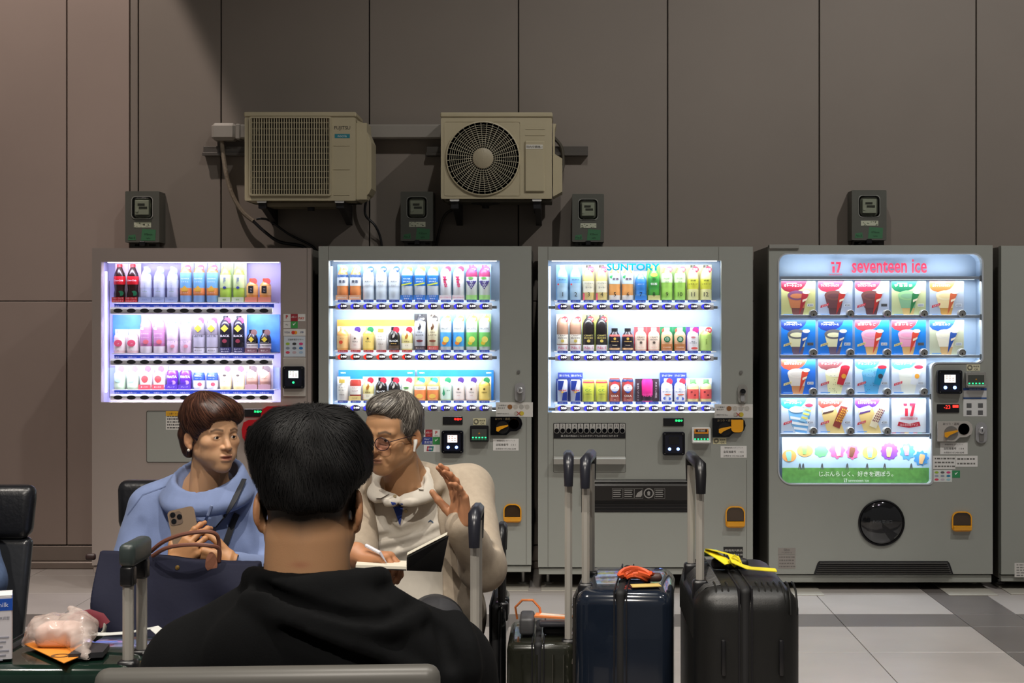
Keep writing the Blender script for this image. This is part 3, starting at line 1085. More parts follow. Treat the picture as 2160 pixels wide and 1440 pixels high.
MB().prism([(YM - .05, PZ(966, YM)), (YM, PZ(962, YM)), (YM, PZ(978, YM)), (YM - .045, PZ(977, YM))], PX(1168, YM), PX(1319, YM), axis='x').build('parcel_shelf', cm('#a09e97', .35), M3)
# dispensing flap
fx0, fx1, fz0, fz1 = pxr(1226, 1462, 1011, 1080, YM)
fl = MB().box(fx0, fx1, YM - .001, YM + .001, fz0, fz1).build('dispensing_opening', m_black, M3)
m_smoke = mat('smoked_flap', '#2b2826', 0.2, coat=.3)
MB().prism([(YM - .004, PZ(1056, YM)), (YM - .02, PZ(1054, YM)), (YM - .012, PZ(1024, YM)), (YM - .004, PZ(1018, YM))], fx0 + .004, fx1 - .004, axis='x').build('flap', m_smoke, fl)
MB().prism([(YM - .002, PZ(1018, YM)), (YM - .014, PZ(1016, YM)), (YM - .01, PZ(1012, YM)), (YM - .002, PZ(1011.5, YM))], fx0, fx1, axis='x').build('flap_hood', cm('#2c2a28', .3), fl)
for yy in (1062, 1069, 1076):
    MB().box(fx0 + .004, fx1 - .004, YM - .006, YM - .001, PZ(yy + 2, YM), PZ(yy, YM)).build('flap_rib', cm('#222021', .3), fl)
pr = MB()
for xx, w in ((1291, 22), (1315, 22), (1338, 18), (1380, 22)):
    ax0, ax1, az0, az1 = pxr(xx, xx + w, 1029, 1050, YM)
    pr.ring(rrect(ax0, ax1, az0, az1, .001, 1), rrect(ax0 + .001, ax1 - .001, az0 + .001, az1 - .001, .001, 1), YM - .0225, YM - .0215)
    for q in range(4):
        if xx != 1338:
            pr.box(ax0 + .005, ax1 - .008 - .004 * (q % 2), YM - .0225, YM - .0215, az1 - .011 - q * .011, az1 - .007 - q * .011)
c = (PX(1368, YM), PZ(1039, YM))
pr.ring([(c[0] + .027 * math.cos(t), c[1] + .027 * math.sin(t)) for t in np.linspace(0, 2 * PI, 21)[:-1]], [(c[0] + .021 * math.cos(t), c[1] + .021 * math.sin(t)) for t in np.linspace(0, 2 * PI, 21)[:-1]], YM - .0225, YM - .0215)
pr.prism([(c[0] - .006, c[1] - .012), (c[0] + .006, c[1] - .012), (c[0] + .008, c[1] + .006), (c[0], c[1] + .014), (c[0] - .008, c[1] + .006)], YM - .0225, YM - .0215)
px0, px1, pz0, pz1 = pxr(1340, 1354, 1032, 1047, YM)
pr.prism([(px0, pz0), (px1 - .006, pz0), (px1, pz0 + .012), (px1, pz1), (px0 + .01, pz0 + .022)], YM - .0225, YM - .0215)
pr.build('flap_print', cm('#8d8a86', .6), fl)

# ---- ice cream machine (M4)
M4 = thing('vending_machine', 'grey ice cream vending machine with picture cards and a round black hatch', 'vending machine', (PX(1857, YM), YM + .35, 0))


def win4(g=0.0):
    Y = YM
    a0, a1, a2 = PX(1642, Y) + g, PX(1966, Y) - g, PX(2073, Y) - g
    zt, zm, zb = PZ(535, Y) - g, PZ(765, Y) + g, PZ(1021, Y) + g
    R = .075 - g
    pts = [(a0 + R + R * math.cos(t), zb + R + R * math.sin(t)) for t in np.linspace(PI, 1.5 * PI, 7)]
    r = .022
    pts += [(a1 - r + r * math.cos(t), zb + r + r * math.sin(t)) for t in np.linspace(1.5 * PI, 2 * PI, 4)]
    r = .03
    pts += [(a1 + r + r * math.cos(t), zm - r + r * math.sin(t)) for t in np.linspace(PI, .5 * PI, 5)]
    r = .03
    pts += [(a2 - r + r * math.cos(t), zm + r + r * math.sin(t)) for t in np.linspace(1.5 * PI, 2 * PI, 5)]
    r = .05 - g
    pts += [(a2 - r + r * math.cos(t), zt - r + r * math.sin(t)) for t in np.linspace(0, .5 * PI, 6)]
    pts += [(a0 + r + r * math.cos(t), zt - r + r * math.sin(t)) for t in np.linspace(.5 * PI, PI, 6)]
    return pts


cabinet(M4, 1622, 2094, 517, 1210, [win4()], m_grey, ykick=19, pad=.16)
pane(M4, win4())
v, f = plate([win4(-.004), win4(.0035)], YM - .004, YM + .004)
link_mesh('window_gasket', v, f, cm('#b4b8bd', .35), M4)
X0, X1, Z0, Z1 = pxr(1642, 2073, 535, 1021, YM)
MB().box(X0 - .03, X1 + .03, YM + .145, YM + .155, Z0 - .03, Z1 + .03).build('display_back', m_back, M4)
v, f = plate([win4(-.02), win4(-.002)], YM + .052, YM + .145)
link_mesh('display_liner', v, f, m_back, M4)
YS = YM + .05
m_shelf4 = mat('shelf_bar_blue_grey', '#8793a3', 0.4)
for yy, xb in ((586, 2068), (667, 2068), (751, 2068), (834, 1963), (917, 1963)):
    x0_, x1_ = PX(1645, YS), PX(xb, YS)
    z = PZ(yy, YS)
    so = MB().bbox(x0_, x1_, YS - .022, YS, z - .0085, z + .0085, .002).build('shelf_bar', m_shelf4, M4)
    MB().bbox(x1_ - .012, x1_, YS - .03, YS - .022, z - .02, z + .012, .002).build('bar_bracket', m_brkt, so)
    MB().box(x0_ + .01, x1_ - .03, YS + .001, YS + .014, z - .0085, z - .003).build('led_strip', em('#e9f2ff', 5.0), so)
    led('led_light', ((x0_ + x1_) / 2, YS - .004, z - .012), (x1_ - x0_), .02, 3.2, (.85, .93, 1), (math.radians(12), 0, 0), 160)
led('led_light', ((X0 + X1) / 2, YM + .07, PZ(578, YM)), 1.0, .03, 1.6, (.85, .93, 1), (math.radians(165), 0, 0), 170)
# header lettering
m_pink = mat('header_red_print', '#d8203f', .5)


def logo17(mb, cx, cz, s, y, m=0):
    """the figure pair: a broken 1 and a 7"""
    def q(pts):
        mb.prism([(cx + a * s, cz + b * s) for a, b in pts], y, y + .0012, m)
    q([(-.40, .30), (-.13, .30), (-.13, .50), (-.44, .50)])
    q([(-.30, -.50), (-.08, -.50), (-.08, .10), (-.30, .10)])
    q([(.04, .30), (.28, .30), (.08, -.50), (.30, -.50), (.52, .50), (.04, .50)])


hd = MB()
logo17(hd, PX(1771, YM), PZ(562, YM), .058, YM + .12)
add_text(hd, 'seventeenice', PX(1771, YM), PZ(577, YM), YM + .12, w=.07, h=.010)
add_text(hd, 'seventeen ice', PX(1876, YM + .12), PZ(561, YM + .12), YM + .12, w=.405, h=.075, bold=.015)
hd.build('header_lettering', m_pink, M4)
# slab serifs for the lettering stay out; the bottom poster is its own panel
YP = YM + .075
x0_, x1_, z0_, z1_ = pxr(1650, 1961, 922, 1018, YP)
m_sky = mat('poster_sky_print', '#b9d8ee', .5, noise=.12, nscale=5.0)
m_lawn = mat('poster_lawn_print', '#5f9a4a', .6, noise=.2, nscale=40.0)
po = MB().box(x0_, x1_, YP, YP + .003, z0_ + (z1_ - z0_) * .33, z1_).build('poster_panel', m_sky, M4)
MB().box(x0_, x1_, YP - .0005, YP + .003, z0_, z0_ + (z1_ - z0_) * .33).build('poster_lawn', m_lawn, po)
t = MB()
add_text(t, 'じぶんらしく、好きを選ぼう。', PX(1806, YP), PZ(999, YP), YP - .0015, w=PX(1884, YP) - PX(1728, YP), bold=.012)
logo17(t, PX(1783, YP), PZ(1013, YP), .02, YP - .0015)
add_text(t, 'seventeen ice', PX(1811, YP), PZ(1013, YP), YP - .0015, w=.11, bold=.01)
t.build('poster_lettering', cm('#e6efe0', .5), po)


def blob(cx, cy, rx, ry, n, amp, c):
    pts = [(PX(cx, YP) + rx * .00253 * (1 + amp * math.cos(n * t)) * math.cos(t), PZ(cy, YP) + ry * .00253 * (1 + amp * math.cos(n * t)) * math.sin(t)) for t in np.linspace(0, 2 * PI, 49)[:-1]]
    MB().prism(pts, YP - .001, YP).build('balloon_print', cm(c, .5), po)


for a in ((1665, 961, 15, 13, 0, 0, '#f0a25c'), (1698, 950, 17, 13, 0, 0, '#f2a764'), (1732, 951, 14, 12, 7, .08, '#74cf86'), (1766, 949, 16, 17, 8, .1, '#ee6fa4'),
          (1798, 953, 13, 15, 8, .1, '#ec6a9c'), (1835, 954, 16, 14, 0, 0, '#f2dc6a'), (1876, 951, 18, 18, 12, .07, '#8e52c0'), (1914, 952, 15, 17, 9, .12, '#5aa2dc'), (1943, 966, 15, 15, 9, .12, '#4c94d4')):
    blob(*a)
for px_, py_, c, tl in ((1664, 962, '#8cc8b4', .1), (1697, 948, '#86c46c', 0), (1768, 951, '#ece2b8', .1), (1797, 953, '#7c5040', -.2), (1835, 954, '#9cc4e8', 0), (1875, 953, '#e8c284', -.1), (1912, 950, '#ef98b0', .1), (1944, 968, '#e8bc84', -.2)):
    X, Z = PX(px_, YP), PZ(py_, YP)
    c_, s_ = math.cos(tl), math.sin(tl)
    MB().prism([(X + a * c_ - b * s_, Z + a * s_ + b * c_) for a, b in ((-.009, -.026), (.009, -.026), (.016, .012), (.012, .026), (-.012, .026), (-.016, .012))], YP - .002, YP - .001).build('ice_print', cm(c, .5), po)
for px_ in (1687, 1694, 1734, 1787, 1829, 1866, 1922):
    X, Z = PX(px_, YP), PZ(984, YP)
    MB().prism([(X - .006, Z - .016), (X - .001, Z), (X + .004, Z - .016), (X + .008, Z - .016), (X + .005, Z + .012), (X + .001, Z + .02), (X - .004, Z + .012), (X - .009, Z - .016)], YP - .001, YP).build('figure_print', cm('#555c60', .6), po)
# controls of M4
lock(M4, 2057, 2081, 890, 934)
sticker(M4, 2039, 2067, 768, 782, '#d9d3b4', texts=[('新紙幣', .72, .66, .28), ('OK', .72, .25, .3), ('◎', .24, .5, .8)], name='notice_sticker')
bill_slot(M4, 2035, 2077, 784, 817, cm('#8b8a85', .4))
reader(M4, 1975, 2027, 780, 830, screen=em('#fff2e6', 1.6))
o = sticker(M4, 2032, 2081, 818, 878, '#d3d3d2', texts=[('ご利用方法', .5, .95, .045)], name='instruction_sheet')
sticker(M4, 2032, 2081, 818, 823, '#2a4f94', texts=[('商品のお買い求め方', .5, .5, .5, m_white)], name='sheet_band', y=YM - .0015)
sticker(M4, 2032, 2081, 838, 841, '#3a5f9e', name='sheet_band', y=YM - .0015)
for k in range(4):
    X, Z = PX(2044 + (k % 2) * 24, YM), PZ(855 + (k // 2) * 15, YM)
    MB().box(X - .013, X + .013, YM - .002, YM - .0012, Z - .012, Z + .012).build('pictogram', cm('#5a5a5c', .5), o)
led_display(M4, 1976, 2023, 852, 870, m_red_led, '-23', .45, .66, .42)
MB().box(PX(2009, YM), PX(2021, YM), YM - .0068, YM - .006, PZ(859, YM), PZ(854, YM)).build('lit_bar', m_red_led, M4)
coin_panel(M4, 1976, 2050, 888, 930, cm('#b1aca6', .3), m_chrome)
sticker(M4, 1983, 2041, 933, 958, texts=[('管理会社名 カディアック', .5, .84, .13), ('自販機番号   1 0 4', .5, .5, .2), ('お問合せ 072-456-6248', .5, .16, .16)], name='number_sticker', ink='#4c4a48')
sticker(M4, 1968, 2015, 961, 989, lines=3, name='instruction_sheet', ink='#6c6a66')
sticker(M4, 2015.5, 2062, 961, 984, lines=2, name='instruction_sheet', ink='#6c6a66')
o = sticker(M4, 1969, 2008, 991, 1016, '#d4d8d4', name='payment_sticker')
for k, c in enumerate(('#9ab83c', '#5c5c5e', '#d0417c', '#9aa4b4', '#8c96a4', '#2f7fa4', '#d24c62', '#c0b8c0', '#9cc4cc')):
    MB().disc((PX(1975.5 + (k % 3) * 12.5, YM), PZ(996 + (k // 3) * 7.5, YM)), .011, YM - .002, YM - .0012, 12, 0, .006).build('brand_disc', cm(c, .5), o)
sticker(M4, 2008.5, 2025, 992, 1007, '#2f8a56', texts=[('✔', .5, .6, .4, cm('#eef4ec', .5))], name='payment_sticker')
coin_return(M4, 2007, 2049, 1078, 1120)
cx, _, cz = P(1859, 1102, YM)
r = 48 * .002524
hat = MB().lathe([(r * 1.02, YM), (r * 1.02, YM - .008), (r * .985, YM - .012), (r * .97, YM - .006)], (cx, 0, cz), 48, axis='y').build('hatch_rim', m_black, M4, True, 40)
MB().lathe([(r * .97, YM - .004), (r * .9, YM - .012), (r * .7, YM - .022), (r * .4, YM - .03), (0.0, YM - .033)], (cx, 0, cz), 48, axis='y').build('hatch_dome', mat('smoked_dome', '#17181a', 0.07, coat=.8), M4, True, 180)['label'] = 'round glossy black dome hatch'
add_text(MB(), 'PUSH 取出口', cx, cz + .01, YM - .0345, w=.1).build('hatch_lettering', cm('#55575a', .5), M4)
g0, g1, gz0, gz1 = pxr(1716, 2011, 1183, 1211, YM)
ge = [(g0, gz0), (g1, gz0), (g1 - .02, gz1 - .012), (g1 - .03, gz1), (g0 + .03, gz1), (g0 + .02, gz1 - .012)]
go = MB().prism(ge, YM - .003, YM + .001).build('vent_grille', m_black, M4)
for k in range(6):
    z = gz0 + (gz1 - gz0) * (k + .6) / 6.6
    MB().prism([(YM - .012, z - .003), (YM - .003, z + .001), (YM - .003, z + .004), (YM - .012, z)], g0 + .012 + .004 * k, g1 - .012 - .004 * k, axis='x').build('slat', cm('#3a3836', .4), go)
sticker(M4, 1641, 1678, 1155, 1169, '#8d8781', texts=[('Glico', .5, .72, .3, None or m_ink), ('アイスクリーム', .5, .3, .2)], name='name_plate')
sticker(M4, 1641, 1678, 1170, 1199, '#908a84', lines=4, name='name_plate', ink='#6c6763')
MB().bbox(*pxr(1622, 1685, 517, 523, YM)[:2], YM - .012, YM + .03, PZ(524, YM), PZ(517, YM) + .003, .002).build('door_hinge', cm('#8f8d87', .4), M4)

# ---- machine at the edge of the photograph (M5)
M5 = thing('vending_machine', 'plain grey vending machine beside the ice cream machine, with a blank rounded side', 'vending machine', (PX(2330, YM), YM + .35, 0))
cabinet(M5, 2112, 2560, 518, 1211, [], m_grey, pad=.13)
seam(M5, 2175, 540, 2175, 1200)
sticker(M5, 2140, 2190, 1187, 1217, '#cfcbc6', lines=5, name='notice_sticker', ink='#7c7a76')


# ------------------------------------------------------------------ sample bottles, cans and picture cards
YPR = YM + .085
PXM = YPR / FPX      # metres per pixel on the product plane
PROF = {
    'pet': ([(.86, 0), (1, .03), (1, .30), (.96, .34), (1, .38), (1, .62), (.93, .72), (.68, .83), (.42, .90), (.42, .925)], .44, .925),
    'cola': ([(.84, 0), (1, .04), (1, .22), (.86, .32), (.92, .42), (1, .52), (1, .66), (.86, .76), (.5, .88), (.42, .92)], .46, .92),
    'round': ([(.9, 0), (1, .03), (1, .70), (.95, .78), (.75, .86), (.42, .92), (.42, .94)], .44, .94),
    'short': ([(.9, 0), (1, .05), (1, .58), (.9, .68), (.55, .80), (.5, .86)], .54, .85),
    'square': ([(.95, 0), (1, .03), (1, .66), (.86, .76), (.5, .84), (.46, .88)], .5, .87),
    'can': ([(.86, 0), (1, .05), (1, .9), (.88, .97), (.88, 1.0)], None, 1),
    'slim': ([(.82, 0), (.9, .04), (.9, .92), (.8, .97), (.8, 1.0)], None, 1),
    'bcan': ([(.92, 0), (1, .03), (1, .60), (.86, .72), (.56, .82), (.52, .86)], .56, .86),
}


def prof_r(prof, t):
    for (r0, z0), (r1, z1) in zip(prof[:-1], prof[1:]):
        if z0 <= t <= z1:
            return r0 + (r1 - r0) * (t - z0) / max(z1 - z0, 1e-6)
    return prof[-1][0]


def product(kind, hpx, body, cap=None, bands=(), texts=(), sticker_=None, card=None, base=None, extras=(), rpx=12.0, gloss=.25):
    """one sample at the origin, standing on z = 0, facing -y"""
    root = bpy.data.objects.new('drink_can' if kind in ('can', 'slim', 'bcan') else 'drink_bottle', None)
    root.empty_display_size = .02
    COL.objects.link(root)
    h, r = hpx * PXM, rpx * PXM
    prof, cr, cz = PROF[kind]
    MB().lathe([(a * r, b * h) for a, b in prof], seg=18).build('bottle_body' if kind not in ('can', 'slim', 'bcan') else 'can_body', cm(body, gloss), root, True, 50)
    if cap:
        MB().lathe([(cr * r, cz * h), (cr * r, h * .99), (cr * r * .9, h), (0, h)], seg=14).build('cap', cm(cap, .35), root, True, 40)
    elif kind in ('can', 'slim'):
        MB().lathe([(.0, h * .985), (prof[-1][0] * r * .9, h * .985), (prof[-1][0] * r, h * 1.0)], seg=16).build('can_lid', m_steel, root, True, 40)
    for z0, z1, c in bands:
        zs = [z0] + [b for a, b in prof if z0 < b < z1] + [z1]
        MB().lathe([(prof_r(prof, z) * r + .0006, z * h) for z in zs], seg=18).build('label_sleeve', cm(c, .4), root, True, 60)
    for t in texts:
        s, z, hm, c = t[:4]
        opt = t[4] if len(t) > 4 else {}
        rr = prof_r(prof, z) * r + .0012
        mb = MB()
        w = opt.get('w')
        add_text(mb, s, opt.get('x', 0) * r, z * h, 0, h=hm * .001 if not opt.get('only_w') else None, w=w * .001 if w else None, bold=opt.get('bold', .012), shear=opt.get('shear', 0), rot=opt.get('rot', 0), vertical=opt.get('vert', False), wrap=(0, 0, rr))
        mb.build('lettering', cm(c, .5), root)
    for e in extras:
        k = e[0]
        mb = MB()
        if k == 'disc':      # (disc, x, z, rx, rz, colour)
            _, x, z, rx, rz, c = e
            rr = prof_r(prof, z) * r
            y = -math.sqrt(max(rr * rr - (x * r) ** 2, 1e-6)) - .0016
            mb.disc((x * r, z * h), rx * r, y, y + .001, 16, 0, rz * r)
        elif k == 'diamond':
            _, x, z, s, c = e
            rr = prof_r(prof, z) * r
            y = -rr - .0016
            mb.prism([(x * r - s * r, z * h), (x * r, z * h - s * r), (x * r + s * r, z * h), (x * r, z * h + s * r)], y, y + .001)
        elif k == 'poly':
            _, pts, c = e
            y = -r - .0016
            mb.prism([(a * r, b * h) for a, b in pts], y, y + .001)
        elif k == 'grapes':
            _, z, c = e
            for i in range(5):
                for j in range(5 - i):
                    mb.lathe([(.0, -.2 * r), (.17 * r, -.1 * r), (.2 * r, 0), (.17 * r, .1 * r), (0, .2 * r)], ((j - (4 - i) / 2) * .34 * r, -r * .85, z * h - i * .30 * r), 8)
        mb.build('label_mark', cm(c, .45), root)
    if base:
        c, s, tc = base
        mb = MB().box(-r * 1.06, r * 1.06, -r - .006, -r - .004, 0, .026)
        mats = [cm(c, .5)]
        if s:
            mats.append(cm(tc, .5))
            for q, line in enumerate(s.split('|')):
                nl = len(s.split('|'))
                add_text(mb, line, 0, .026 * (1 - (q + .5) / nl), -r - .0068, h=.0085, w=min(r * 1.9, .0095 * len(line)), m=1, bold=.015)
        mb.build('front_tab', mats, root)
    if sticker_:
        c, s, tc = sticker_
        x, z = r * .42, h * .875
        mb = MB().disc((x, z), r * .56, -r * .5 - .002, -r * .5, 18)
        mats = [cm(c, .5)]
        if s:
            mats.append(cm(tc, .5))
            add_text(mb, s, x, z, -r * .5 - .003, w=r * .8, h=r * .42, m=1, bold=.008)
        mb.build('sticker', mats, root)
    if card:
        MB().box(-r * 1.12, r * 1.12, r + .004, r + .006, 0, h * 1.02).build('backing_card', cm(card, .5), root)
    return root


def place(root, cols, ks, yb, label, group, cat='bottle'):
    z = PZ(yb, YPR)
    for i, k in enumerate(ks):
        o = root if i == 0 else copy_tree(root)
        o.location = (PX(cols[k], YPR), YPR, z)
        tag(o, label, cat, group if len(ks) > 1 else None)


W_, K_ = '#f4f4f4', '#1c1c22'
y1, y2, y3 = 637, 744, 820.5
V = ' in the violet-lit machine'
# --- violet-lit machine, top shelf
D1 = [c + 2.5 for c in C1]
place(product('cola', 80, '#2a0d0c', '#c41a24', [(.46, .68, '#cc1524')], [('Coca-Cola', .57, 9, W_, dict(w=48, shear=.3))], None, '#f0e0ea', ('#cc1a28', 'コカ・コーラ|コミュニティ', '#f0d8d8'),
              [('disc', .45, .23, .5, .45, '#1f7a50')]), D1, (0, 1), y1, 'dark cola bottle with red script label, top shelf' + V, 'cola bottles with red labels')
place(product('pet', 75, '#d3dcf8', '#9fb4dc', [(.40, .62, '#dfe6fb')], [('い・ろ・は・す', .42, 40, '#7486c8', dict(vert=True, w=6)), ('天然水', .30, 6, '#7fa890', dict(w=26))], ('#8fa8d8', None, W_), None, ('#b4c4ee', '天然水', '#8fa4dc')),
      D1, (2, 3, 4), y1, 'clear water bottle with grey-blue round sticker, top shelf' + V, 'clear water bottles in the violet-lit machine')
place(product('round', 82, '#f0905c', '#f4f0f2', [(.36, .76, '#7cb8e4'), (.20, .36, '#f49a5c'), (.0, .17, '#8fb6e2')], [('AQUARIUS', .60, 8, W_, dict(w=44)), ('ミネラル', .52, 7, W_, dict(w=40)), ('いきなり', .24, 6, '#f8dcc0', dict(w=36))],
              ('#e8485c', '600', W_), '#cfe4f8', None, [('poly', [(-.7, .32), (0, .42), (.7, .32), (.4, .27), (-.4, .27)], '#f6c04c')]), D1, (5, 6, 7), y1,
      'blue and orange sports drink bottle with red sticker, top shelf' + V, 'blue and orange sports drink bottles')
place(product('pet', 82, '#b8dc5c', '#e0f0c4', [(.36, .70, '#d8ecac')], [('綾鷹', .56, 34, '#4c5cb0', dict(vert=True, w=14))], ('#f09a64', None, W_), '#e4f4c8', ('#e6f2d8', '緑茶', '#8cb060'),
              [('disc', 0, .37, .3, .22, '#3a4aa0')]), D1, (8, 9), y1, 'lime green tea bottle with orange sticker, top shelf' + V, 'lime green tea bottles in the violet-lit machine')
place(product('square', 50, '#f2a85c', '#ee6a4a', [(.30, .68, '#f6c078')], [('Minute', .56, 5, W_, dict(w=22)), ('Maid', .46, 5, W_, dict(w=18))], ('#f0685c', None, W_), None, ('#f29a84', None, W_),
              [('poly', [(-.5, .38), (.4, .38), (.4, .68), (-.5, .68)], '#2c2830')]), D1, (10, 11), y1, 'small orange juice bottle with black label square, top shelf' + V, 'small orange juice bottles')
# --- middle shelf
place(product('square', 49, '#f8d8d8', W_, [(.1, .6, '#f8ece8')], [('もも', .4, 8, '#f4f0f0', dict(w=20)), ('100', .12, 4, '#8c7c80', {})], None, '#f6eef2', None, [('disc', 0, .42, .72, .6, '#ee5c7c')]),
      D1, (0, 1), y2, 'small peach drink bottle with pink disc, middle shelf' + V, 'small peach drink bottles')
place(product('round', 78, '#c884b0', '#e8dcea', [(.26, .60, '#c088b4'), (.0, .18, '#f0e8ee')], [('紅茶花伝', .52, 7, '#f0dcec', dict(w=40)), ('ピーチティー', .42, 5, '#f4e8f0', dict(w=40))], None, '#f4e4f0', None,
              [('disc', .2, .3, .5, .4, '#e0707c'), ('disc', -.4, .66, .4, .3, '#efb8cc')]), D1, (2, 3), y2, 'mauve fruit tea bottle, middle shelf' + V, 'mauve fruit tea bottles')
place(product('pet', 78, '#f0d8ec', '#f0ecf6', [(.34, .62, '#f2dcf0')], [('いろはす', .30, 7, '#7c6c88', dict(w=42)), ('もも', .56, 12, '#e4a0bc', dict(w=20))], ('#6fb0e4', None, W_), '#f6f0fb', None, [('disc', .2, .18, .4, .3, '#ec9cb0')]),
      D1, (4, 5), y2, 'pale pink flavoured water bottle with blue sticker, middle shelf' + V, 'pale pink flavoured water bottles')
place(product('round', 78, '#8c8690', '#b4aeb8', [(.16, .48, '#b9b6c4'), (.0, .13, '#e8e6f0')], [('LATTE', .46, 12, '#3c3a44', dict(w=48)), ('濃いミルク', .07, 7, '#66606c', dict(w=40))], ('#e4406c', None, W_), '#e6e4f0', None,
              [('diamond', 0, .66, .66, '#d8c438')]), D1, (6, 7), y2, 'grey latte bottle with yellow diamond, middle shelf' + V, 'grey latte coffee bottles')
place(product('round', 78, '#1c1a24', '#18161e', [(.0, .15, '#2a2c58')], [('BLACK', .46, 12, W_, dict(w=50)), ('飲みやすく', .105, 7, W_, dict(w=44)), ('深いコク', .04, 7, W_, dict(w=40))], ('#d8345c', None, W_), '#d4d4ec', None,
              [('diamond', 0, .66, .66, '#d8c438'), ('disc', 0, .32, .4, .35, '#8c3444')]), D1, (8, 9), y2, 'black coffee bottle with yellow diamond, middle shelf' + V, 'black coffee bottles in the violet-lit machine')
place(product('bcan', 49, '#1e1a20', '#1a171c', [(.16, .40, '#e4dcd8'), (.28, .34, '#3a3038')], [('ほろブラック', .46, 5, W_, dict(w=46))], ('#7c5c58', None, W_), None, ('#7c5660', '香ばしい', '#e8dcd8'),
              [('diamond', 0, .58, .5, '#d8c438')]), D1, (10, 11), y2, 'small black bottle can with brown sticker, middle shelf' + V, 'small black coffee bottle cans', 'can')
# --- bottom shelf
place(product('short', 49, '#d4e8c8', '#dfeee0', [(.1, .58, '#cfe8c4')], [('すっきり', .46, 6, '#5c8ab8', dict(w=34))], ('#e85c84', None, W_), '#e8f4ec', None, [('disc', 0, .42, .55, .5, '#a8d4e0')]),
      D1, (0, 1), y3, 'small pale green bottle with pink sticker, bottom shelf' + V, 'small pale green bottles')
place(product('short', 49, '#f4e4e0', '#f0ece8', [(.1, .6, '#f8f0ec')], [('日向夏', .42, 6, '#b85048', dict(w=26))], ('#e0486c', None, W_), '#f8e8ec', ('#e45860', 'あったか', '#f8e0e0'), [('disc', 0, .45, .62, .62, '#e04848'), ('disc', -.1, .45, .38, .38, '#8fd0e8')]),
      D1, (2, 3), y3, 'small bottle with red ring label, bottom shelf' + V, 'small bottles with red ring labels')
place(product('can', 40, '#5c2c9c', None, [(.1, .42, '#4a2890')], [('FANTA', .66, 13, W_, dict(w=52, shear=.12, bold=.03)), ('グレープ', .16, 5, '#d8c8f0', dict(w=40))], None, None, ('#5638a8', 'グレープ', '#d8ccf4'), [('disc', .35, .36, .4, .36, '#a888dc')]),
      D1, (4, 5), y3, 'purple grape soda can with white lettering, bottom shelf' + V, 'purple grape soda cans', 'can')
place(product('short', 49, '#e4e6f4', '#f0f0f6', [(.38, .72, '#2848b0'), (.1, .38, '#f2f0f4')], [('REAL', .58, 7, W_, dict(w=36)), ('スポーツ', .46, 4, '#d4dcf4', dict(w=34))], None, '#eef0fb', None, [('disc', .3, .22, .4, .34, '#e45464')]),
      D1, (6, 7), y3, 'small white bottle with royal blue label, bottom shelf' + V, 'small white bottles with royal blue labels')
place(product('short', 49, '#f0e2a4', '#d4c8a8', [(.12, .58, '#f4e4b0')], [('はちみつ', .46, 6, '#6c5c30', dict(w=38)), ('レモン', .34, 6, '#6c5c30', dict(w=30))], ('#e0486c', None, W_), '#f6f2f6', None, [('disc', 0, .6, .3, .2, '#4c4440')]),
      D1, (8, 9), y3, 'small cream yellow bottle with pink sticker, bottom shelf' + V, 'small cream yellow bottles')
place(product('bcan', 49, '#b89884', '#5c4a44', [(.1, .34, '#8a6658')], [('GEORGIA', .46, 4, '#5c4438', dict(w=34)), ('カフェオレ', .22, 4, '#e8dcd0', dict(w=40))], ('#4c3c3c', None, W_), '#efe8f2', ('#b08c94', None, W_), [('diamond', 0, .6, .45, '#d8c890')]),
      D1, (10, 11), y3, 'small beige coffee bottle can with dark sticker, bottom shelf' + V, 'small beige coffee bottle cans', 'can')
# blue picture sheets behind the end columns
m_snow = mat('blue_sheet_print', '#4f8fe0', .5, noise=.25, nscale=14)
for a, b, c, d, nm in ((238, 297, 664, 722, 'left'), (521, 590, 663, 742, 'right'), (226, 590, 775, 822, 'low')):
    Y = YM + .138
    t = MB().box(PX(a, Y), PX(b, Y), Y, Y + .003, PZ(d, Y), PZ(c, Y))
    t.build('picture_sheet', m_snow if nm != 'low' else mat('cloud_sheet_print', '#bcd0f4', .5, noise=.2, nscale=9), M1)

# --- machine behind the grey-haired man
V = ' in the red-button machine'
y1, y2, y3 = 632.5, 738, 844.5
place(product('pet', 74, '#e8935a', '#f0ece0', [(.40, .72, '#e9eef6'), (.64, .72, '#2c6cc0')], [('麦茶', .52, 17, '#2c3868', dict(w=38)), ('やかんの', .60, 5, '#4c6ca8', dict(w=28))], ('#f2f0c8', '新', '#9a8c50'), '#9fd0f4', ('#f0b48c', '600ml', W_)),
      C2, (0, 1), y1, 'amber barley tea bottle with blue and white label, top shelf' + V, 'amber barley tea bottles, red and blue button machine')
place(product('pet', 74, '#dfe9f4', '#eef4fa', [(.40, .66, '#eaf1f8')], [('天然水', .52, 8, '#5c6878', dict(w=36)), ('ピュア', .42, 5, '#7c8898', dict(w=26))], ('#3c64c8', '600', W_), '#c4dcf6'),
      C2, (2, 3, 4), y1, 'white water bottle with blue 600 sticker, top shelf' + V, 'white water bottles with blue 600 stickers')
place(product('round', 74, '#e6eef6', '#eef2f6', [(.40, .70, '#2c78cc')], [('WATER', .60, 7, W_, dict(w=40)), ('SPORT', .52, 7, W_, dict(w=40)), ('ゴクゴク', .10, 10, W_, dict(w=46))], ('#e8e85c', '555', '#5c8040'), '#9ccdf4', ('#3c7cd0', 'ゴクゴク|飲める', W_),
              [('poly', [(-.9, .44), (.9, .5), (.9, .46), (-.9, .40)], '#d8e048')]), C2, (5, 6, 7), y1, 'blue and white sports water bottle with yellow 555 sticker, top shelf' + V, 'sports water bottles with yellow 555 stickers')
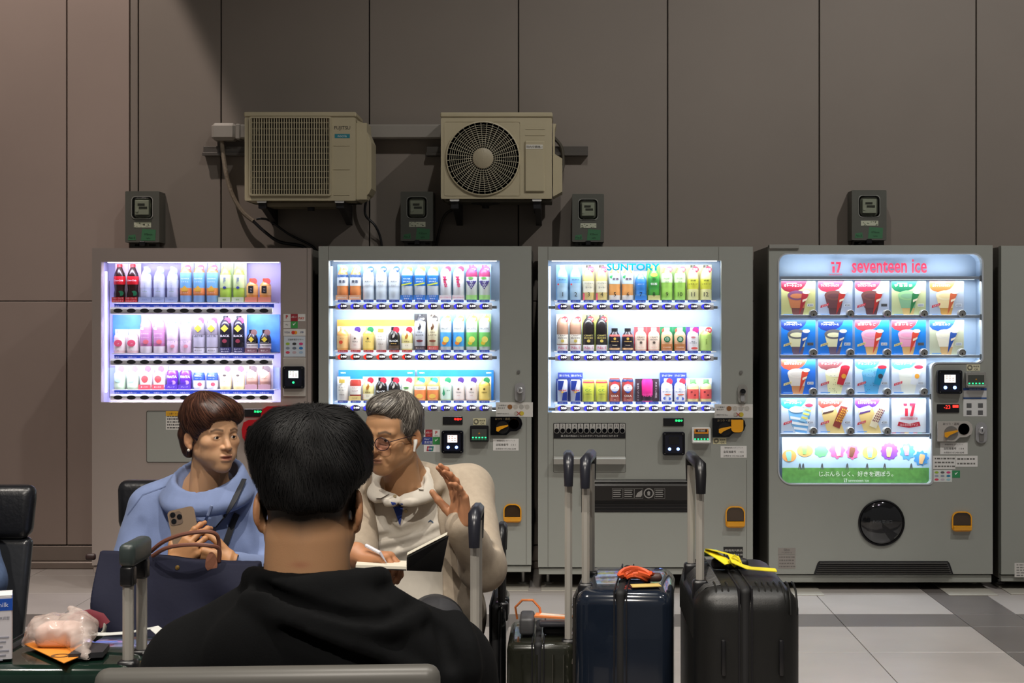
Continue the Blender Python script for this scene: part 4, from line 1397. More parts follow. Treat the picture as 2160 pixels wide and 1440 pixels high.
place(product('round', 74, '#eef1f6', '#e8ecf2', (), [('Mets', .52, 20, '#dc3870', dict(w=62, rot=-1.35, shear=.2, bold=.03))], ('#e4385c', None, W_), '#a8d8f6', ('#f6ecf0', 'グレープフルーツ', '#e0507c')),
      C2, (8, 9), y1, 'white soda bottle with pink script running downwards, top shelf' + V, 'white soda bottles with pink script')
place(product('round', 74, '#e9f0ea', '#a84a7c', [(.66, .94, '#b04070'), (.0, .14, '#a8dc88')], (), ('#7c4cb0', '甘い', W_), '#b4e0f6', None, [('grapes', .52, '#4a3c88'), ('disc', -.1, .62, .5, .2, '#6cae5c')]),
      C2, (10, 11), y1, 'grape drink bottle with purple grape cluster, top shelf' + V, 'grape drink bottles')
oy = 49
place(product('square', oy, '#e8a860', '#f0dca0', [(.1, .62, '#f0c080')], [('ほっと', .5, 5, '#a8602c', dict(w=24))], None, '#f6e8b8', None, [('disc', -.2, .34, .34, .3, '#dc5030')]), C2, (0,), y2, 'small hot orange tea bottle with red dot, middle shelf' + V, None)
milk = product('square', oy, '#f0d8cc', '#ece4dc', [(.08, .64, '#f4e6de')], [('TEAS', .36, 6, '#6c5c54', dict(w=30)), ('TEA', .22, 4, '#c0705c', dict(w=16))], ('#54388c', None, W_), '#f2f0ee', None, [('disc', 0, .5, .18, .18, '#6c5448')])
place(milk, C2, (1,), y2, 'small pink milk tea bottle with purple sticker, middle shelf' + V, None)
lem = product('square', oy, '#ecc860', '#e0d090', [(.08, .64, '#f0d478')], [('TEAS', .36, 6, '#6c5420', dict(w=30))], ('#2c8a54', None, W_), '#f6eec0', None, [('disc', 0, .5, .18, .18, '#5c4818')])
place(lem, C2, (2,), y2, 'small yellow lemon tea bottle with green sticker, middle shelf' + V, None)
mcof = product('bcan', oy, '#efeae2', '#e4dccc', (), [('ミルク', .58, 7, '#5c4c40', dict(w=36)), ('コーヒー', .46, 7, '#5c4c40', dict(w=40)), ('FIRE', .26, 5, '#8a7a6c', dict(w=26))], None, '#f2f0ee', None, [('poly', [(-.5, .76), (.5, .76), (.5, .92), (-.5, .92)], '#d8b858')])
place(mcof, C2, (3,), y2, 'white milk coffee can with brown lettering, middle shelf' + V, None, 'can')
blk = product('bcan', oy, '#1e1a1a', '#151314', [(.06, .2, '#4c3a2c')], [('BLACK', .40, 10, W_, dict(w=48, bold=.03)), ('FIRE', .28, 5, '#d8b45c', dict(w=30))], ('#c0283c', None, W_), '#e8ecf4', None, [('poly', [(-.2, .52), (.1, .56), (.22, .66), (.02, .78), (-.05, .66), (-.25, .62)], '#c8c0b8')])
place(blk, C2, (4,), y2, 'black coffee can lettered BLACK with red sticker, middle shelf' + V, None, 'can')
crm = product('bcan', oy, '#e4d890', '#e8e2c0', [(.06, .3, '#f0ead0')], [('FIRE', .36, 6, '#6c4c20', dict(w=28)), ('ラテ', .2, 5, '#8a6c40', dict(w=18))], ('#c0283c', None, W_), '#e8ecf4', None, [('poly', [(-.25, .46), (.1, .5), (.3, .62), (.02, .78), (-.05, .66), (-.3, .58)], '#b87430')])
place(crm, C2, (5,), y2, 'cream latte can with orange flame mark, middle shelf' + V, None, 'can')
place(product('round', 75, '#c9ccd4', '#26242a', [(.82, .94, '#2c2a30'), (.0, .12, '#3c3034')], [('FIRE', .50, 6, '#3c3c44', dict(w=28)), ('BLACK', .42, 8, '#3c3c44', dict(w=42)), ('香り立つ', .06, 6, '#e8c8c0', dict(w=42))], ('#2a282c', '600', W_), '#3a3638', None,
              [('poly', [(-.25, .56), (.1, .58), (.3, .66), (.02, .78), (-.05, .68), (-.3, .64)], '#2c2a30'), ('disc', 0, .26, .6, .2, '#6c2c34')]), C2, (6,), y2, 'tall silver black-coffee bottle with black 600 sticker, middle shelf' + V, None)
place(product('round', 75, '#d9cfae', '#4a3c30', [(.82, .94, '#c8b890'), (.0, .12, '#c8584c')], [('FIRE', .50, 6, '#5c4430', dict(w=28)), ('LATTE', .42, 8, '#6c5440', dict(w=42)), ('香り立つ', .06, 6, '#f4dcd0', dict(w=42))], ('#332c2a', '600', W_), '#ece4d4', None,
              [('poly', [(-.25, .56), (.1, .58), (.3, .66), (.02, .78), (-.05, .68), (-.3, .64)], '#5c3c28'), ('disc', 0, .26, .6, .2, '#7c4430')]), C2, (7,), y2, 'tall cream latte bottle with black 600 sticker, middle shelf' + V, None)
for ks, a, b, lb in (((8, 9), '#4c9cdc', '#e8842c', 'blue'), ((10, 11), '#74c468', '#e4c83c', 'green')):
    place(product('round', 75, '#d8e0e2', '#d4c870', [(.10, .50, a), (.78, .94, '#d8d898')], [('FRUITS', .60, 9, '#4c5058', dict(w=46)), ('トロピカーナ', .68, 4, '#6c7078', dict(w=40))], ('#e8683c' if lb == 'blue' else '#d8d838', '新', W_), '#7cb8ec' if lb == 'blue' else '#9cd884', None,
                  [('disc', .1, .30, .55, .55, '#ecd86c'), ('disc', -.2, .20, .4, .34, b)]), C2, ks, y2, 'tall %s fruit tea bottle lettered FRUITS, middle shelf' % lb + V, '%s fruit tea bottles' % lb)
o = copy_tree(mcof)
place(o, C2, (0,), y3, 'white milk coffee can with brown lettering, bottom shelf' + V, None, 'can')
place(product('can', 44, '#a83c34', None, [(.3, .7, '#f0e8e0')], [('ミルク', .62, 6, '#a03028', dict(w=30)), ('ココア', .46, 7, '#a03028', dict(w=32))], None, '#e8ecf0', ('#f2d890', 'ココア', '#8c5c30')), C2, (1,), y3, 'red and white cocoa can, bottom shelf' + V, None, 'can')
place(copy_tree(crm), C2, (2,), y3, 'cream latte can with orange flame mark, bottom shelf' + V, None, 'can')
o = copy_tree(blk)
place(o, C2, (3, 4), y3, 'black coffee can lettered BLACK with red sticker, bottom shelf' + V, 'black coffee cans on the bottom shelf', 'can')
place(product('square', oy, '#dfe8c8', '#e4ecd8', [(.08, .6, '#eaf0d8')], (), ('#e0405c', None, W_), '#cfe4d4', None, [('disc', 0, .3, .5, .46, '#d83c4c'), ('disc', -.1, .56, .5, .16, '#5c9c4c')]), C2, (5,), y3, 'small apple drink bottle with red apple, bottom shelf' + V, None)
place(product('square', oy, '#f0b070', '#3c9c58', [(.08, .46, '#e88c54'), (.46, .62, '#f2ece0')], [('Tropicana', .54, 7, '#2c5c8c', dict(w=44))], ('#48a8d8', None, W_), '#f4d070', None, [('disc', 0, .2, .6, .4, '#f0c45c')]), C2, (6, 7), y3, 'small orange juice bottle with white name band, bottom shelf' + V, 'small orange juice bottles, red and blue button machine')
place(product('square', oy, '#cfe0b8', '#dcd8a0', [(.08, .62, '#d4e8d8')], [('緑茶', .44, 6, '#5c8c6c', dict(w=18, x=.5))], ('#30986c', None, W_), '#cfe8dc', None, [('poly', [(-.55, .3), (-.3, .2), (-.05, .3), (-.3, .56)], '#3c9c6c')]), C2, (8,), y3, 'small green tea bottle with green drop mark, bottom shelf' + V, None)
place(copy_tree(milk), C2, (9, 10), y3, 'small pink milk tea bottle with purple sticker, bottom shelf' + V, 'milk tea bottles on the bottom shelf')
place(copy_tree(lem), C2, (11,), y3, 'small yellow lemon tea bottle with green sticker, bottom shelf' + V, None)
Y = YM + .125
m_orange_b = mat('orange_banner_print', '#f0a848', .5, noise=.2, nscale=7)
m_blue_b = mat('blue_banner_print', '#1c7cd8', .5, noise=.12, nscale=10)
t = MB().box(PX(711, Y), PX(874, Y), Y, Y + .003, PZ(738, Y), PZ(674, Y)).build('banner_sheet', m_orange_b, M2)
for a, b, c0 in ((714, 875, 780), (880, 1041, 780)):
    bo = MB().box(PX(a, Y), PX(b, Y), Y, Y + .003, PZ(845, Y), PZ(c0, Y)).build('banner_sheet', m_blue_b, M2)
    for q in (a + 10, b - 10):
        add_text(MB(), 'KIRIN', PX(q, Y), PZ(c0 + 6, Y), Y - .001, h=.008, bold=.02).build('banner_lettering', cm(W_, .5), bo)

# --- machine with the numbered bottles
V = ' in the numbered-bottle machine'
y1, y2, y3 = 633, 740, 847
place(product('pet', 74, '#bcdcf4', '#e8f0f8', [(.48, .66, '#8cc0ec')], [('天然水', .58, 9, '#3c5c8c', dict(w=42)), ('SUNTORY', .69, 4, '#3c78b8', dict(w=24))], None, '#a4d4f8', None, [('disc', -.7, .45, .2, .16, '#d83c50')]), C3, (0, 1), y1, 'clear blue water bottle, numbered 1 or 2' + V, 'clear blue water bottles')
place(product('pet', 74, '#e8d48c', '#4c3c38', [(.22, .54, '#f2ecd4')], [('ジンジャー', .48, 9, '#3c3424', dict(w=46)), ('エール!', .36, 9, '#3c3424', dict(w=36))], ('#e8506c', '辛口', W_), '#f4ecc8', None, [('poly', [(-1, .0), (-.7, .0), (-.7, .2), (-1, .2)], '#e8647c')]), C3, (2, 3), y1, 'pale gold ginger ale bottle with red sticker, numbered 3 or 4' + V, 'pale gold ginger ale bottles')
place(product('pet', 74, '#f0ac68', '#e0685c', [(.46, .76, '#d4e4ec'), (.0, .14, '#f0ece8')], [('麦茶', .60, 15, '#6c3454', dict(w=36, x=.15))], None, '#e0ecf6', None, [('disc', -.5, .66, .4, .3, '#48a868')]), C3, (4, 5), y1, 'amber barley tea bottle with white label, numbered 5 or 6' + V, 'amber barley tea bottles with white labels')
place(product('pet', 60, '#8cc4f0', '#cfe4f6', [(.20, .80, '#3c84d4')], [('特水', .76, 11, W_, dict(w=36)), ('血圧ケア', .56, 5, W_, dict(w=36)), ('コレ', .12, 8, W_, dict(w=40))], None, '#cfe4f8', ('#3c84d4', None, W_)), C3, (6,), y1, 'blue health water bottle, numbered 7' + V, None)
place(product('pet', 74, '#58a848', '#c8a850', [(.30, .62, '#3f9440')], [('特茶', .46, 13, W_, dict(w=36))], None, '#a8d870', ('#d8d490', None, W_), [('disc', 0, .60, .3, .26, '#2c6c34'), ('disc', 0, .72, .62, .36, '#d8b85c')]), C3, (7,), y1, 'deep green tea bottle with gold top, numbered 8' + V, None)
place(product('pet', 74, '#a8d868', '#e4f0d4', [(.50, .76, '#dcf0c4')], [('伊右衛門', .62, 10, '#8cb878', dict(w=40)), ('緑茶', .52, 6, '#8cb878', dict(w=24))], ('#e85c6c', '新茶', W_), '#cff0a4', None), C3, (8, 9), y1, 'bright green tea bottle with red sticker, numbered 9 or 10' + V, 'bright green tea bottles')
place(product('pet', 74, '#efe4a4', '#3c342c', [(.32, .60, '#dcdc50'), (.0, .3, '#f0eeb0')], [('京都', .56, 9, '#3c3c20', dict(w=30)), ('レモネード', .46, 8, '#3c3c20', dict(w=46))], ('#d8344c', '限定', W_), '#f2ecb0', None), C3, (10, 11), y1, 'yellow lemonade bottle with black cap, numbered 11 or 12' + V, 'yellow lemonade bottles with black caps')
for ks, bd, tc, lb in (((0, 1), '#a07c68', '#5c4a3c', 'brown latte'), ((2, 3), '#1c1718', '#d8c870', 'black coffee')):
    place(product('round', 76, bd, '#e8e4e0' if ks[0] == 0 else '#262224', [(.20, .46, '#eee8dc' if ks[0] == 0 else '#262022'), (.0, .17, '#f4eef0')], [('CRAFT', .43, 8, tc, dict(w=46)), ('BOSS', .36, 8, tc, dict(w=46)), ('No.1', .09, 14, '#e4587c', dict(w=42, bold=0))], ('#c8242c', 'コク', W_), '#e6f0f4' if ks[0] == 0 else '#e4ea70', None,
                  [('disc', 0, .28, .3, .26, '#d8c060')]), C3, ks, y2, 'tall %s bottle with No.1 tab, middle shelf' % lb + V, 'tall %s bottles with No.1 tabs' % lb)
place(product('bcan', 48, '#211c26', '#1c1a1e', [(.64, .72, '#d85c54'), (.06, .14, '#d8a87c')], [('PREMIUM', .42, 5, '#d8b060', dict(w=40)), ('boss', .26, 6, '#e8d8b0', dict(w=26, shear=.2))], None, None, None, [('disc', 0, .54, .24, .22, '#d8b048')]), C3, (4, 5), y2, 'dark coffee bottle can with gold seal, middle shelf' + V, 'dark coffee bottle cans with gold seals', 'can')
place(product('square', 50, '#f2ccb0', '#e8d8d0', [(.08, .66, '#f4dcc8')], [('CRAFT', .58, 7, '#4c3c34', dict(w=42)), ('BOSS', .48, 7, '#4c3c34', dict(w=38)), ('カフェ', .16, 6, '#e88c6c', dict(w=30))], None, '#e04c50', None, [('disc', 0, .36, .24, .22, '#5c4c44')]), C3, (6, 7), y2, 'small peach-coloured bottle on red card, middle shelf' + V, 'small peach-coloured bottles on red cards')
place(product('square', 50, '#dcb08c', '#e8e0d4', [(.06, .3, '#b87848')], [('COFFEE', .16, 5, '#f0e4d8', dict(w=40))], None, '#1f7a4c', None, [('disc', 0, .5, .58, .52, '#1c6c44'), ('disc', 0, .5, .36, .34, '#dfe8dc'), ('disc', 0, .49, .2, .22, '#1c6c44'), ('disc', -.5, .86, .4, .4, '#e86050')]), C3, (8, 9), y2, 'small tan coffee bottle with round green emblem, middle shelf' + V, 'small tan coffee bottles with green emblems')
place(product('square', 50, '#ece8ee', '#d8d4dc', [(.06, .64, '#f2eef2')], [('贅沢', .4, 6, '#4c5468', dict(w=20)), ('日の輝き', .34, 5, '#4c5468', dict(w=38))], ('#b83078', None, W_), '#5c3c9c', None, [('disc', 0, .58, .4, .16, '#d8848c'), ('disc', .2, .12, .6, .2, '#e05c54')]), C3, (10,), y2, 'small white bottle on purple card, middle shelf' + V, None)
place(product('square', 50, '#b4d46c', '#e8ecd8', [(.06, .66, '#bcd878')], [('伊右衛門', .38, 30, '#6c8c30', dict(vert=True, w=9))], ('#d8404c', '新茶', W_), '#d8f0a8', None), C3, (11,), y2, 'small green tea bottle with brushed characters, middle shelf' + V, None)
place(product('slim', 47, '#c8ccd8', None, (), [('Red Bull', .52, 7, '#c82434', dict(w=40, bold=.03))], None, '#28367c', None, [('poly', [(-.8, .52), (-.1, .56), (.3, .95), (-.8, .95)], '#1c3488'), ('poly', [(-.1, .06), (.8, .06), (.8, .46), (.1, .42)], '#1c3488'), ('disc', 0, .44, .24, .14, '#e8b83c')]), C3, (0, 1), y3, 'slim blue and silver energy drink can, bottom shelf' + V, 'slim blue and silver energy drink cans', 'can')
place(product('can', 46, '#dce05c', None, [(.86, .94, '#d83c4c')], [('C.C.', .54, 13, '#3c8c3c', dict(w=36)), ('VITAMIN', .72, 4, '#6c7c28', dict(w=32)), ('LEMON', .36, 5, '#6c8c38', dict(w=34))], None, '#e8eca0', None), C3, (2, 3), y3, 'yellow lemon soda can lettered C.C., bottom shelf' + V, 'yellow lemon soda cans', 'can')
place(product('can', 50, '#9c4c40', None, [(.84, .95, '#2c3c70')], [('PEPSI', .60, 6, '#26346c', dict(w=34)), ('COLA', .26, 10, '#f0e0d4', dict(w=40, bold=.03)), ('生', .1, 6, '#f0c8a0', dict(w=12))], None, '#cfd8ec', None, [('disc', 0, .60, .78, .68, '#e8e8ec'), ('poly', [(-.68, .66), (.68, .70), (.5, .82), (0, .88), (-.5, .82)], '#d03c44'), ('poly', [(-.62, .53), (.62, .55), (.4, .42), (0, .36), (-.4, .42)], '#2c50a8')]), C3, (4, 5), y3, 'brown cola can with red, white and blue roundel, bottom shelf' + V, 'brown cola cans with roundels', 'can')
# double-width magenta pack
root = bpy.data.objects.new('drink_can', None)
COL.objects.link(root)
hh, ww = 48 * PXM, 25 * PXM
MB().bbox(-ww, ww, .02, .024, 0, hh, .001).build('backing_card', cm('#33202c', .5), root)
MB().lathe([(.026, 0), (.03, .006), (.03, hh * .9), (.026, hh * .97), (.026, hh)], seg=20).build('can_body', cm('#e0308c', .3), root, True, 50)
MB().lathe([(.0, hh * .985), (.024, hh * .985), (.026, hh)], seg=16).build('can_lid', m_steel, root, True, 40)
MB().lathe([(.0306, 0.006), (.0306, hh * .28)], seg=20).build('label_sleeve', cm('#2c1c28', .4), root, True)
t = MB()
add_text(t, 'NOPE', 0, hh * .30, 0, w=.046, h=.017, bold=.04, wrap=(0, 0, .0315))
t.build('lettering', cm('#f04ca0', .5), root)
t = MB()
add_text(t, 'ギルティフルーツ', -ww * .76, hh * .42, .018, h=hh * .78, w=.010, vertical=True)
add_text(t, 'スカッと濃厚', ww * .76, hh * .5, .018, h=hh * .7, w=.012, vertical=True)
t.build('lettering', cm(W_, .5), root)
root.location = ((PX(C3[6], YPR) + PX(C3[7], YPR)) / 2, YPR, PZ(y3, YPR))
tag(root, 'magenta fruit soda can on a wide black card, bottom shelf' + V, 'can')
place(product('square', 49, '#e4e8f4', '#e8ecf4', [(.06, .56, '#eef0f6')], [('ヨーグレット', .44, 8, '#2c3c8c', dict(w=48, bold=.03)), ('飲む', .56, 5, '#5c6cac', dict(w=18))], ('#d8344c', None, W_), '#26388c', None, [('disc', .1, .32, .6, .1, '#e8744c'), ('disc', -.4, .16, .3, .26, '#5c74c8'), ('disc', .4, .14, .3, .26, '#5c74c8')]), C3, (8, 9), y3, 'small white yogurt drink bottle on navy card, bottom shelf' + V, 'small white yogurt drink bottles')
place(product('square', 48, '#f2e8a8', '#8cc48c', [(.14, .56, '#e8605c')], (), None, '#dce8ee', None, [('disc', 0, .82, .6, .22, '#7cbc7c'), ('disc', -.3, .44, .2, .16, '#8c2c34'), ('disc', .3, .3, .2, .16, '#8c2c34')]), C3, (10, 11), y3, 'small pale yellow bottle with watermelon red label, bottom shelf' + V, 'small pale yellow bottles with watermelon labels')
Y = YM + .134
for a, b, s in ((1177, 1229, '翼をさずける。'), (1392, 1448, '甘ずっぱくて爽やか?')):
    bo = MB().box(PX(a, Y), PX(b, Y), Y - .004, Y, PZ(798, Y), PZ(785.5, Y)).build('banner_sheet', cm('#26388c', .5), M3)
    for q in (.27, .75):
        add_text(MB(), s, PX(a + (b - a) * q, Y), PZ(792, Y), Y - .0048, h=.012, w=.056).build('banner_lettering', cm(W_, .5), bo)

# --- picture cards of the ice cream machine
YC = YM + .06


def picture_card(x, y, bgc, hdc, title, style, ice, top, wrap, price, dark=False, hx=None):
    """flat printed card 72 x 74 px; layers are print"""
    X0, X1, Z0, Z1 = pxr(x, x + 72, y, y + 74, YC)
    W, H = X1 - X0, Z1 - Z0
    mats, lay = [], [0]
    mb = MB()

    def M(c):
        mats.append(cm(c, .45))
        return len(mats) - 1

    def poly(pts, c):
        lay[0] += 1
        y_ = YC - .00025 * lay[0]
        mb.add([(X0 + u * W, y_, Z0 + v_ * H) for u, v_ in pts], [tuple(range(len(pts)))], M(c))

    def txt(s, u, v_, w, h, c, rot=0, bold=.006):
        lay[0] += 1
        add_text(mb, s, X0 + u * W, Z0 + v_ * H, YC - .00025 * lay[0] - .0002, w=w * W, h=h * H, m=M(c), rot=rot, bold=bold)

    def ell(u, v_, ru, rv, c, n=18, a0=0, a1=2 * PI):
        poly([(u + ru * math.cos(t), v_ + rv * math.sin(t)) for t in np.linspace(a0, a1, n + 1)[:n if a1 - a0 > 6 else n + 1]], c)
    mb.box(X0, X1, YC, YC + .003, Z0, Z1, M(bgc))
    if style != 'logo':
        poly([(.0, 1), (.76, 1), (.70, .88), (.60, .78), (.42, .71), (.24, .69), (.08, .74), (0, .82)], hdc)
    if style == 'cone':
        poly([(.34, .0), (.62, .0), (.68, .24), (.30, .24)], '#b07a44' if hx is None else hx)
        poly([(.28, .24), (.68, .24), (.74, .60), (.18, .60)], ice)
        ell(.46, .60, .28, .14, top)
        if top != ice:
            ell(.46, .58, .20, .07, ice)
        poly([(.52, .04), (.80, .62), (.66, .70), (.60, .64)], wrap)
        ell(.73, .69, .11, .055, '#eee6dc')
        poly([(.62, .40), (.74, .46), (.76, .52), (.62, .47)], '#f0e0c8')
    elif style == 'cup':
        poly([(.30, .0), (.66, .0), (.80, .62), (.20, .62)], ice)
        ell(.50, .62, .30, .13, top)
        r = random.Random(int(x + y))
        if hx:
            for k in range(26):
                u, v_ = r.uniform(.28, .72), r.uniform(.05, .7)
                ell(u, v_, .012, .008, hx, 5)
        poly([(.54, .30), (.72, .26), (.92, .76), (.66, .80)], wrap)
        ell(.79, .78, .135, .055, '#d83048')
        ell(.74, .52, .07, .07, '#f0a83c' if wrap != '#1c9cd0' else '#3c4450')
    elif style == 'monaka':
        poly([(.28, .0), (.78, .0), (.52, .72), (.42, .80), (.26, .76), (.10, .66), (.12, .50)], '#dcc07c')
        poly([(.12, .56), (.44, .66), (.50, .74), (.40, .80), (.14, .72)], '#f4f2ea')
        poly([(.12, .54), (.44, .62), (.46, .67), (.14, .60)], top)
        poly([(.42, .22), (.62, .14), (.86, .74), (.66, .80)], wrap)
        for i in range(4):
            for j in range(6):
                u, v_ = .56 + i * .045 + j * .036 - .05, .36 - i * .014 + j * .062
                poly([(u, v_), (u + .03, v_ - .008), (u + .044, v_ + .04), (u + .014, v_ + .048)], hx)
    elif style == 'soda':
        poly([(.44, .0), (.74, .0), (.86, .56), (.72, .74), (.40, .80), (.20, .66), (.24, .40)], ice)
        for k in range(4):
            poly([(.26 + .05 * k, .50 - .15 * k), (.84 - .04 * k, .40 - .13 * k), (.83 - .04 * k, .34 - .13 * k), (.27 + .05 * k, .42 - .15 * k)], '#f2f6fa')
        ell(.45, .68, .22, .09, '#eaf2fa')
        poly([(.54, .36), (.70, .32), (.92, .78), (.70, .84)], '#9cd0ee')
        for k in range(3):
            poly([(.58 + .05 * k, .44 + .11 * k), (.76 + .05 * k, .40 + .11 * k), (.78 + .05 * k, .45 + .11 * k), (.60 + .05 * k, .49 + .11 * k)], '#ece070')
        ell(.81, .81, .12, .05, '#d83048')
    elif style == 'logo':
        for v0, v1 in ((.97, 1.0), (.0, .03)):
            for k, c in enumerate(('#b8304c', '#2c5cb0', '#7c2c4c', '#e0a83c', '#3c8ccc', '#b82c3c', '#2c8c6c', '#3c3c44')):
                poly([(k / 8, v0), ((k + 1) / 8, v0), ((k + 1) / 8, v1), (k / 8, v1)], c)
        lay[0] += 1
        m_ = M('#e02c48')
        logo17(mb, X0 + .5 * W, Z0 + .68 * H, .07, YC - .004, m_)
        txt('seventeenice', .5, .44, .5, .1, '#c03850')
        poly([(.16, .22), (.2, .34), (.5, .28), (.8, .34), (.84, .22), (.5, .16)], '#c42c40')
        txt('みんなの時アイス', .5, .25, .52, .08, '#f4e8e8')
    if style != 'logo':
        txt(title, .34, .88, .52, .075, '#f4f2f0')
        txt('SEVENTEEN', .30, .94, .3, .03, '#e8dcd8', bold=0)
        if dark:
            poly([(.76, .28), (.94, .28), (.94, .36), (.76, .36)], '#6c6c70')
        else:
            poly([(.76, .28), (.94, .28), (.94, .36), (.76, .36)], '#e6ecf4')
        txt('¥%d' % price, .85, .32, .15, .06, '#1c2430' if dark else '#4c5878')
        rb = '#d8344c' if price == 200 else ('#ece0a0' if price == 220 else None)
        if rb:
            poly([(.06, .24), (.30, .31), (.31, .38), (.07, .31)], rb)
            txt('おすすめ', .19, .31, .18, .045, '#f6eeee' if price == 200 else '#6c5c30', rot=.26)
        poly([(.06, .04), (.34, .04), (.34, .065), (.06, .065)], '#6ca4e0')
    o = mb.build('picture_card', mats)
    return o


CX = (1648, 1726, 1803.5, 1881, 1961)
CYr = (593, 675, 757.5, 840)
cards = [
    (0, 0, '#c9c88a', '#8c1c34', 'ガトーショコラ', 'cone', '#c87c54', '#7c5074', '#a82c38', 300, False, '#7c4c48', 'picture card of a cone with purple-brown top and red wrapper'),
    (1, 0, '#b9c4da', '#e0344c', 'ワッフルコーンショコラ', 'cone', '#6c4448', '#7c504c', '#b8302c', 200, False, '#5c3c40', 'picture card of a chocolate waffle cone, red header, pale price tag'),
    (2, 0, '#b9c4da', '#e0344c', 'ワッフルコーンショコラ', 'cone', '#6c4448', '#7c504c', '#b8302c', 200, True, '#5c3c40', 'picture card of a chocolate waffle cone, red header, dark price tag'),
    (3, 0, '#c4cc9a', '#1c7450', '宇 治 抹 茶', 'cone', '#88b890', '#98c890', '#2c7c48', 300, False, '#d8b878', 'picture card of a green tea cone with dark green header'),
    (4, 0, '#b4bfd0', '#d8743c', '生キャラメルリボン', 'cone', '#e8d4a0', '#f0e0b8', '#c8603c', 200, False, '#d09c50', 'picture card of a caramel swirl cone with orange header'),
    (0, 1, '#1c78d8', '#1c3484', 'クッキー&クリーム', 'cone', '#e4e0b8', '#6c6868', '#1c50a8', 220, True, '#6c5868', 'picture card of a cookie cream cone on blue, dark price tag'),
    (1, 1, '#1c78d8', '#1c3484', 'クッキー&クリーム', 'cone', '#e4e0b8', '#6c6868', '#1c50a8', 220, False, '#6c5868', 'picture card of a cookie cream cone on blue, pale price tag'),
    (2, 1, '#1c80dc', '#e0404c', '濃 厚 い ち ご', 'cone', '#f0a4c4', '#f4b8d0', '#d84430', 220, False, '#e0b070', 'picture card of a pink strawberry cone on blue, pale price tag'),
    (3, 1, '#1c80dc', '#e0404c', '濃 厚 い ち ご', 'cone', '#f0a4c4', '#f4b8d0', '#d84430', 220, True, '#e0b070', 'picture card of a pink strawberry cone on blue, dark price tag'),
    (4, 1, '#c8ccb0', '#2c5cb4', '北海道ミルク', 'cone', '#efe9d4', '#f2eee0', '#2450a0', 300, False, '#d8b078', 'picture card of a white milk cone with blue wrapper'),
    (0, 2, '#2468c8', '#e8503c', '贅沢マカダミア', 'cone', '#d8d0c8', '#e4dcd4', '#d04430', 220, False, '#d09060', 'picture card of a grey-white nut cone on blue with orange-red header'),
    (1, 2, '#c4cde0', '#8a4c50', 'チョコチップ', 'cup', '#e8e4b0', '#ecead0', '#d03040', 200, False, '#4c3c30', 'picture card of a chocolate chip cup with brown header'),
    (2, 2, '#bcd0e8', '#4ca4e0', 'チョコミント', 'cup', '#58a8d8', '#74b8e0', '#1c9cd0', 200, False, '#1c2c50', 'picture card of a blue mint chip ice with light blue header'),
    (3, 2, '#cdd8e8', '#58acec', 'バニラソーダ', 'cup', '#e4e6dc', '#eaece4', '#dfe4ec', 200, False, None, 'picture card of a white vanilla ice with starry blue header'),
    (0, 3, '#c4d0e0', '#2c88d8', 'ソーダフロート', 'soda', '#78b8ec', None, None, 200, False, None, 'picture card of a blue striped soda float'),
    (1, 3, '#bcc8dc', '#b04038', 'チョコナッツモナカ', 'monaka', None, '#5c4038', '#8c3a30', 200, False, '#e0a83c', 'picture card of a wafer ice with brown packet'),
    (2, 3, '#bcc8dc', '#5c2c9c', 'ミルクあずきモナカ', 'monaka', None, '#5c3c7c', '#e4d8b8', 200, False, '#7c3c48', 'picture card of a wafer ice with cream packet'),
    (3, 3, '#dfe6f0', None, '', 'logo', None, None, None, 0, False, None, 'white card with red figures and a red ribbon'),
]
m_btn = mat('push_button_grey', '#9a9a98', .3, metal=.3)
for c in cards:
    ci, ri, bgc, hdc, title, style, ice, top, wrp, price, dk, hx, lb = c
    o = picture_card(CX[ci], CYr[ri], bgc, hdc, title, style, ice, top, wrp, price, dk, hx)
    tag(o, lb, 'picture card')
    if style != 'logo':
        X, Z = PX(CX[ci] + 67, YM + .03), PZ(CYr[ri] + 68, YM + .03)
        b = MB().lathe([(.021, YM + .045), (.021, YM + .012), (.018, YM + .008), (.016, YM + .012)], (X, 0, Z), 20, axis='y').build('push_button', m_btn, M4, True, 40)
        MB().disc((X, Z), .0165, YM + .0125, YM + .03, 18).build('button_face', cm('#83827e', .35), b)
        MB().disc((X + .001, Z - .006), .004, YM + .0115, YM + .0125, 8, 0, .006).build('sold_out_lamp', m_black, b)


# ------------------------------------------------------------------ things on the wall
m_ac = mat('outdoor_unit_cream', '#b8ad90', .45, noise=.04, nscale=5, bump=.004, bscale=200)
m_ac_d = mat('outdoor_unit_dark_inside', '#15130f', .7)
m_rail_g = mat('wall_rail_grey', '#5d5853', .45, metal=.3)
m_rub = mat('black_rubber', '#17161a', .5)
m_duct = mat('duct_cover_grey', '#98928a', .5, noise=.03)
m_lag = mat('pipe_lagging_beige', '#8a7e6e', .7, noise=.15, nscale=30, bump=.3, bscale=80)
YA = YW - .38      # fronts of the outdoor units


def brackets(root, xs, ytop, ybot):
    for x in xs:
        X = PX(x, YA + .06)
        z0, z1 = PZ(ytop, YA + .06), PZ(ybot, YA + .06)
        b = MB()
        b.bbox(X - .022, X + .022, YA + .02, YW, z1 + .04, z0 - .004, .003)
        b.prism([(YA + .05, z1 + .042), (YW, z1 - .03), (YW, z1 + .042)], X - .012, X + .022, axis='x')
        b.bbox(X - .024, X + .024, YA + .012, YA + .06, z0 - .012, z0 - .001, .002)
        b.build('support_bracket', m_rub, root)
        MB().prism(rrect(X - .026, X + .026, z0 - .016, z0 - .001, .005, 2), YA + .005, YA + .012).build('bracket_cap', m_paper, root)


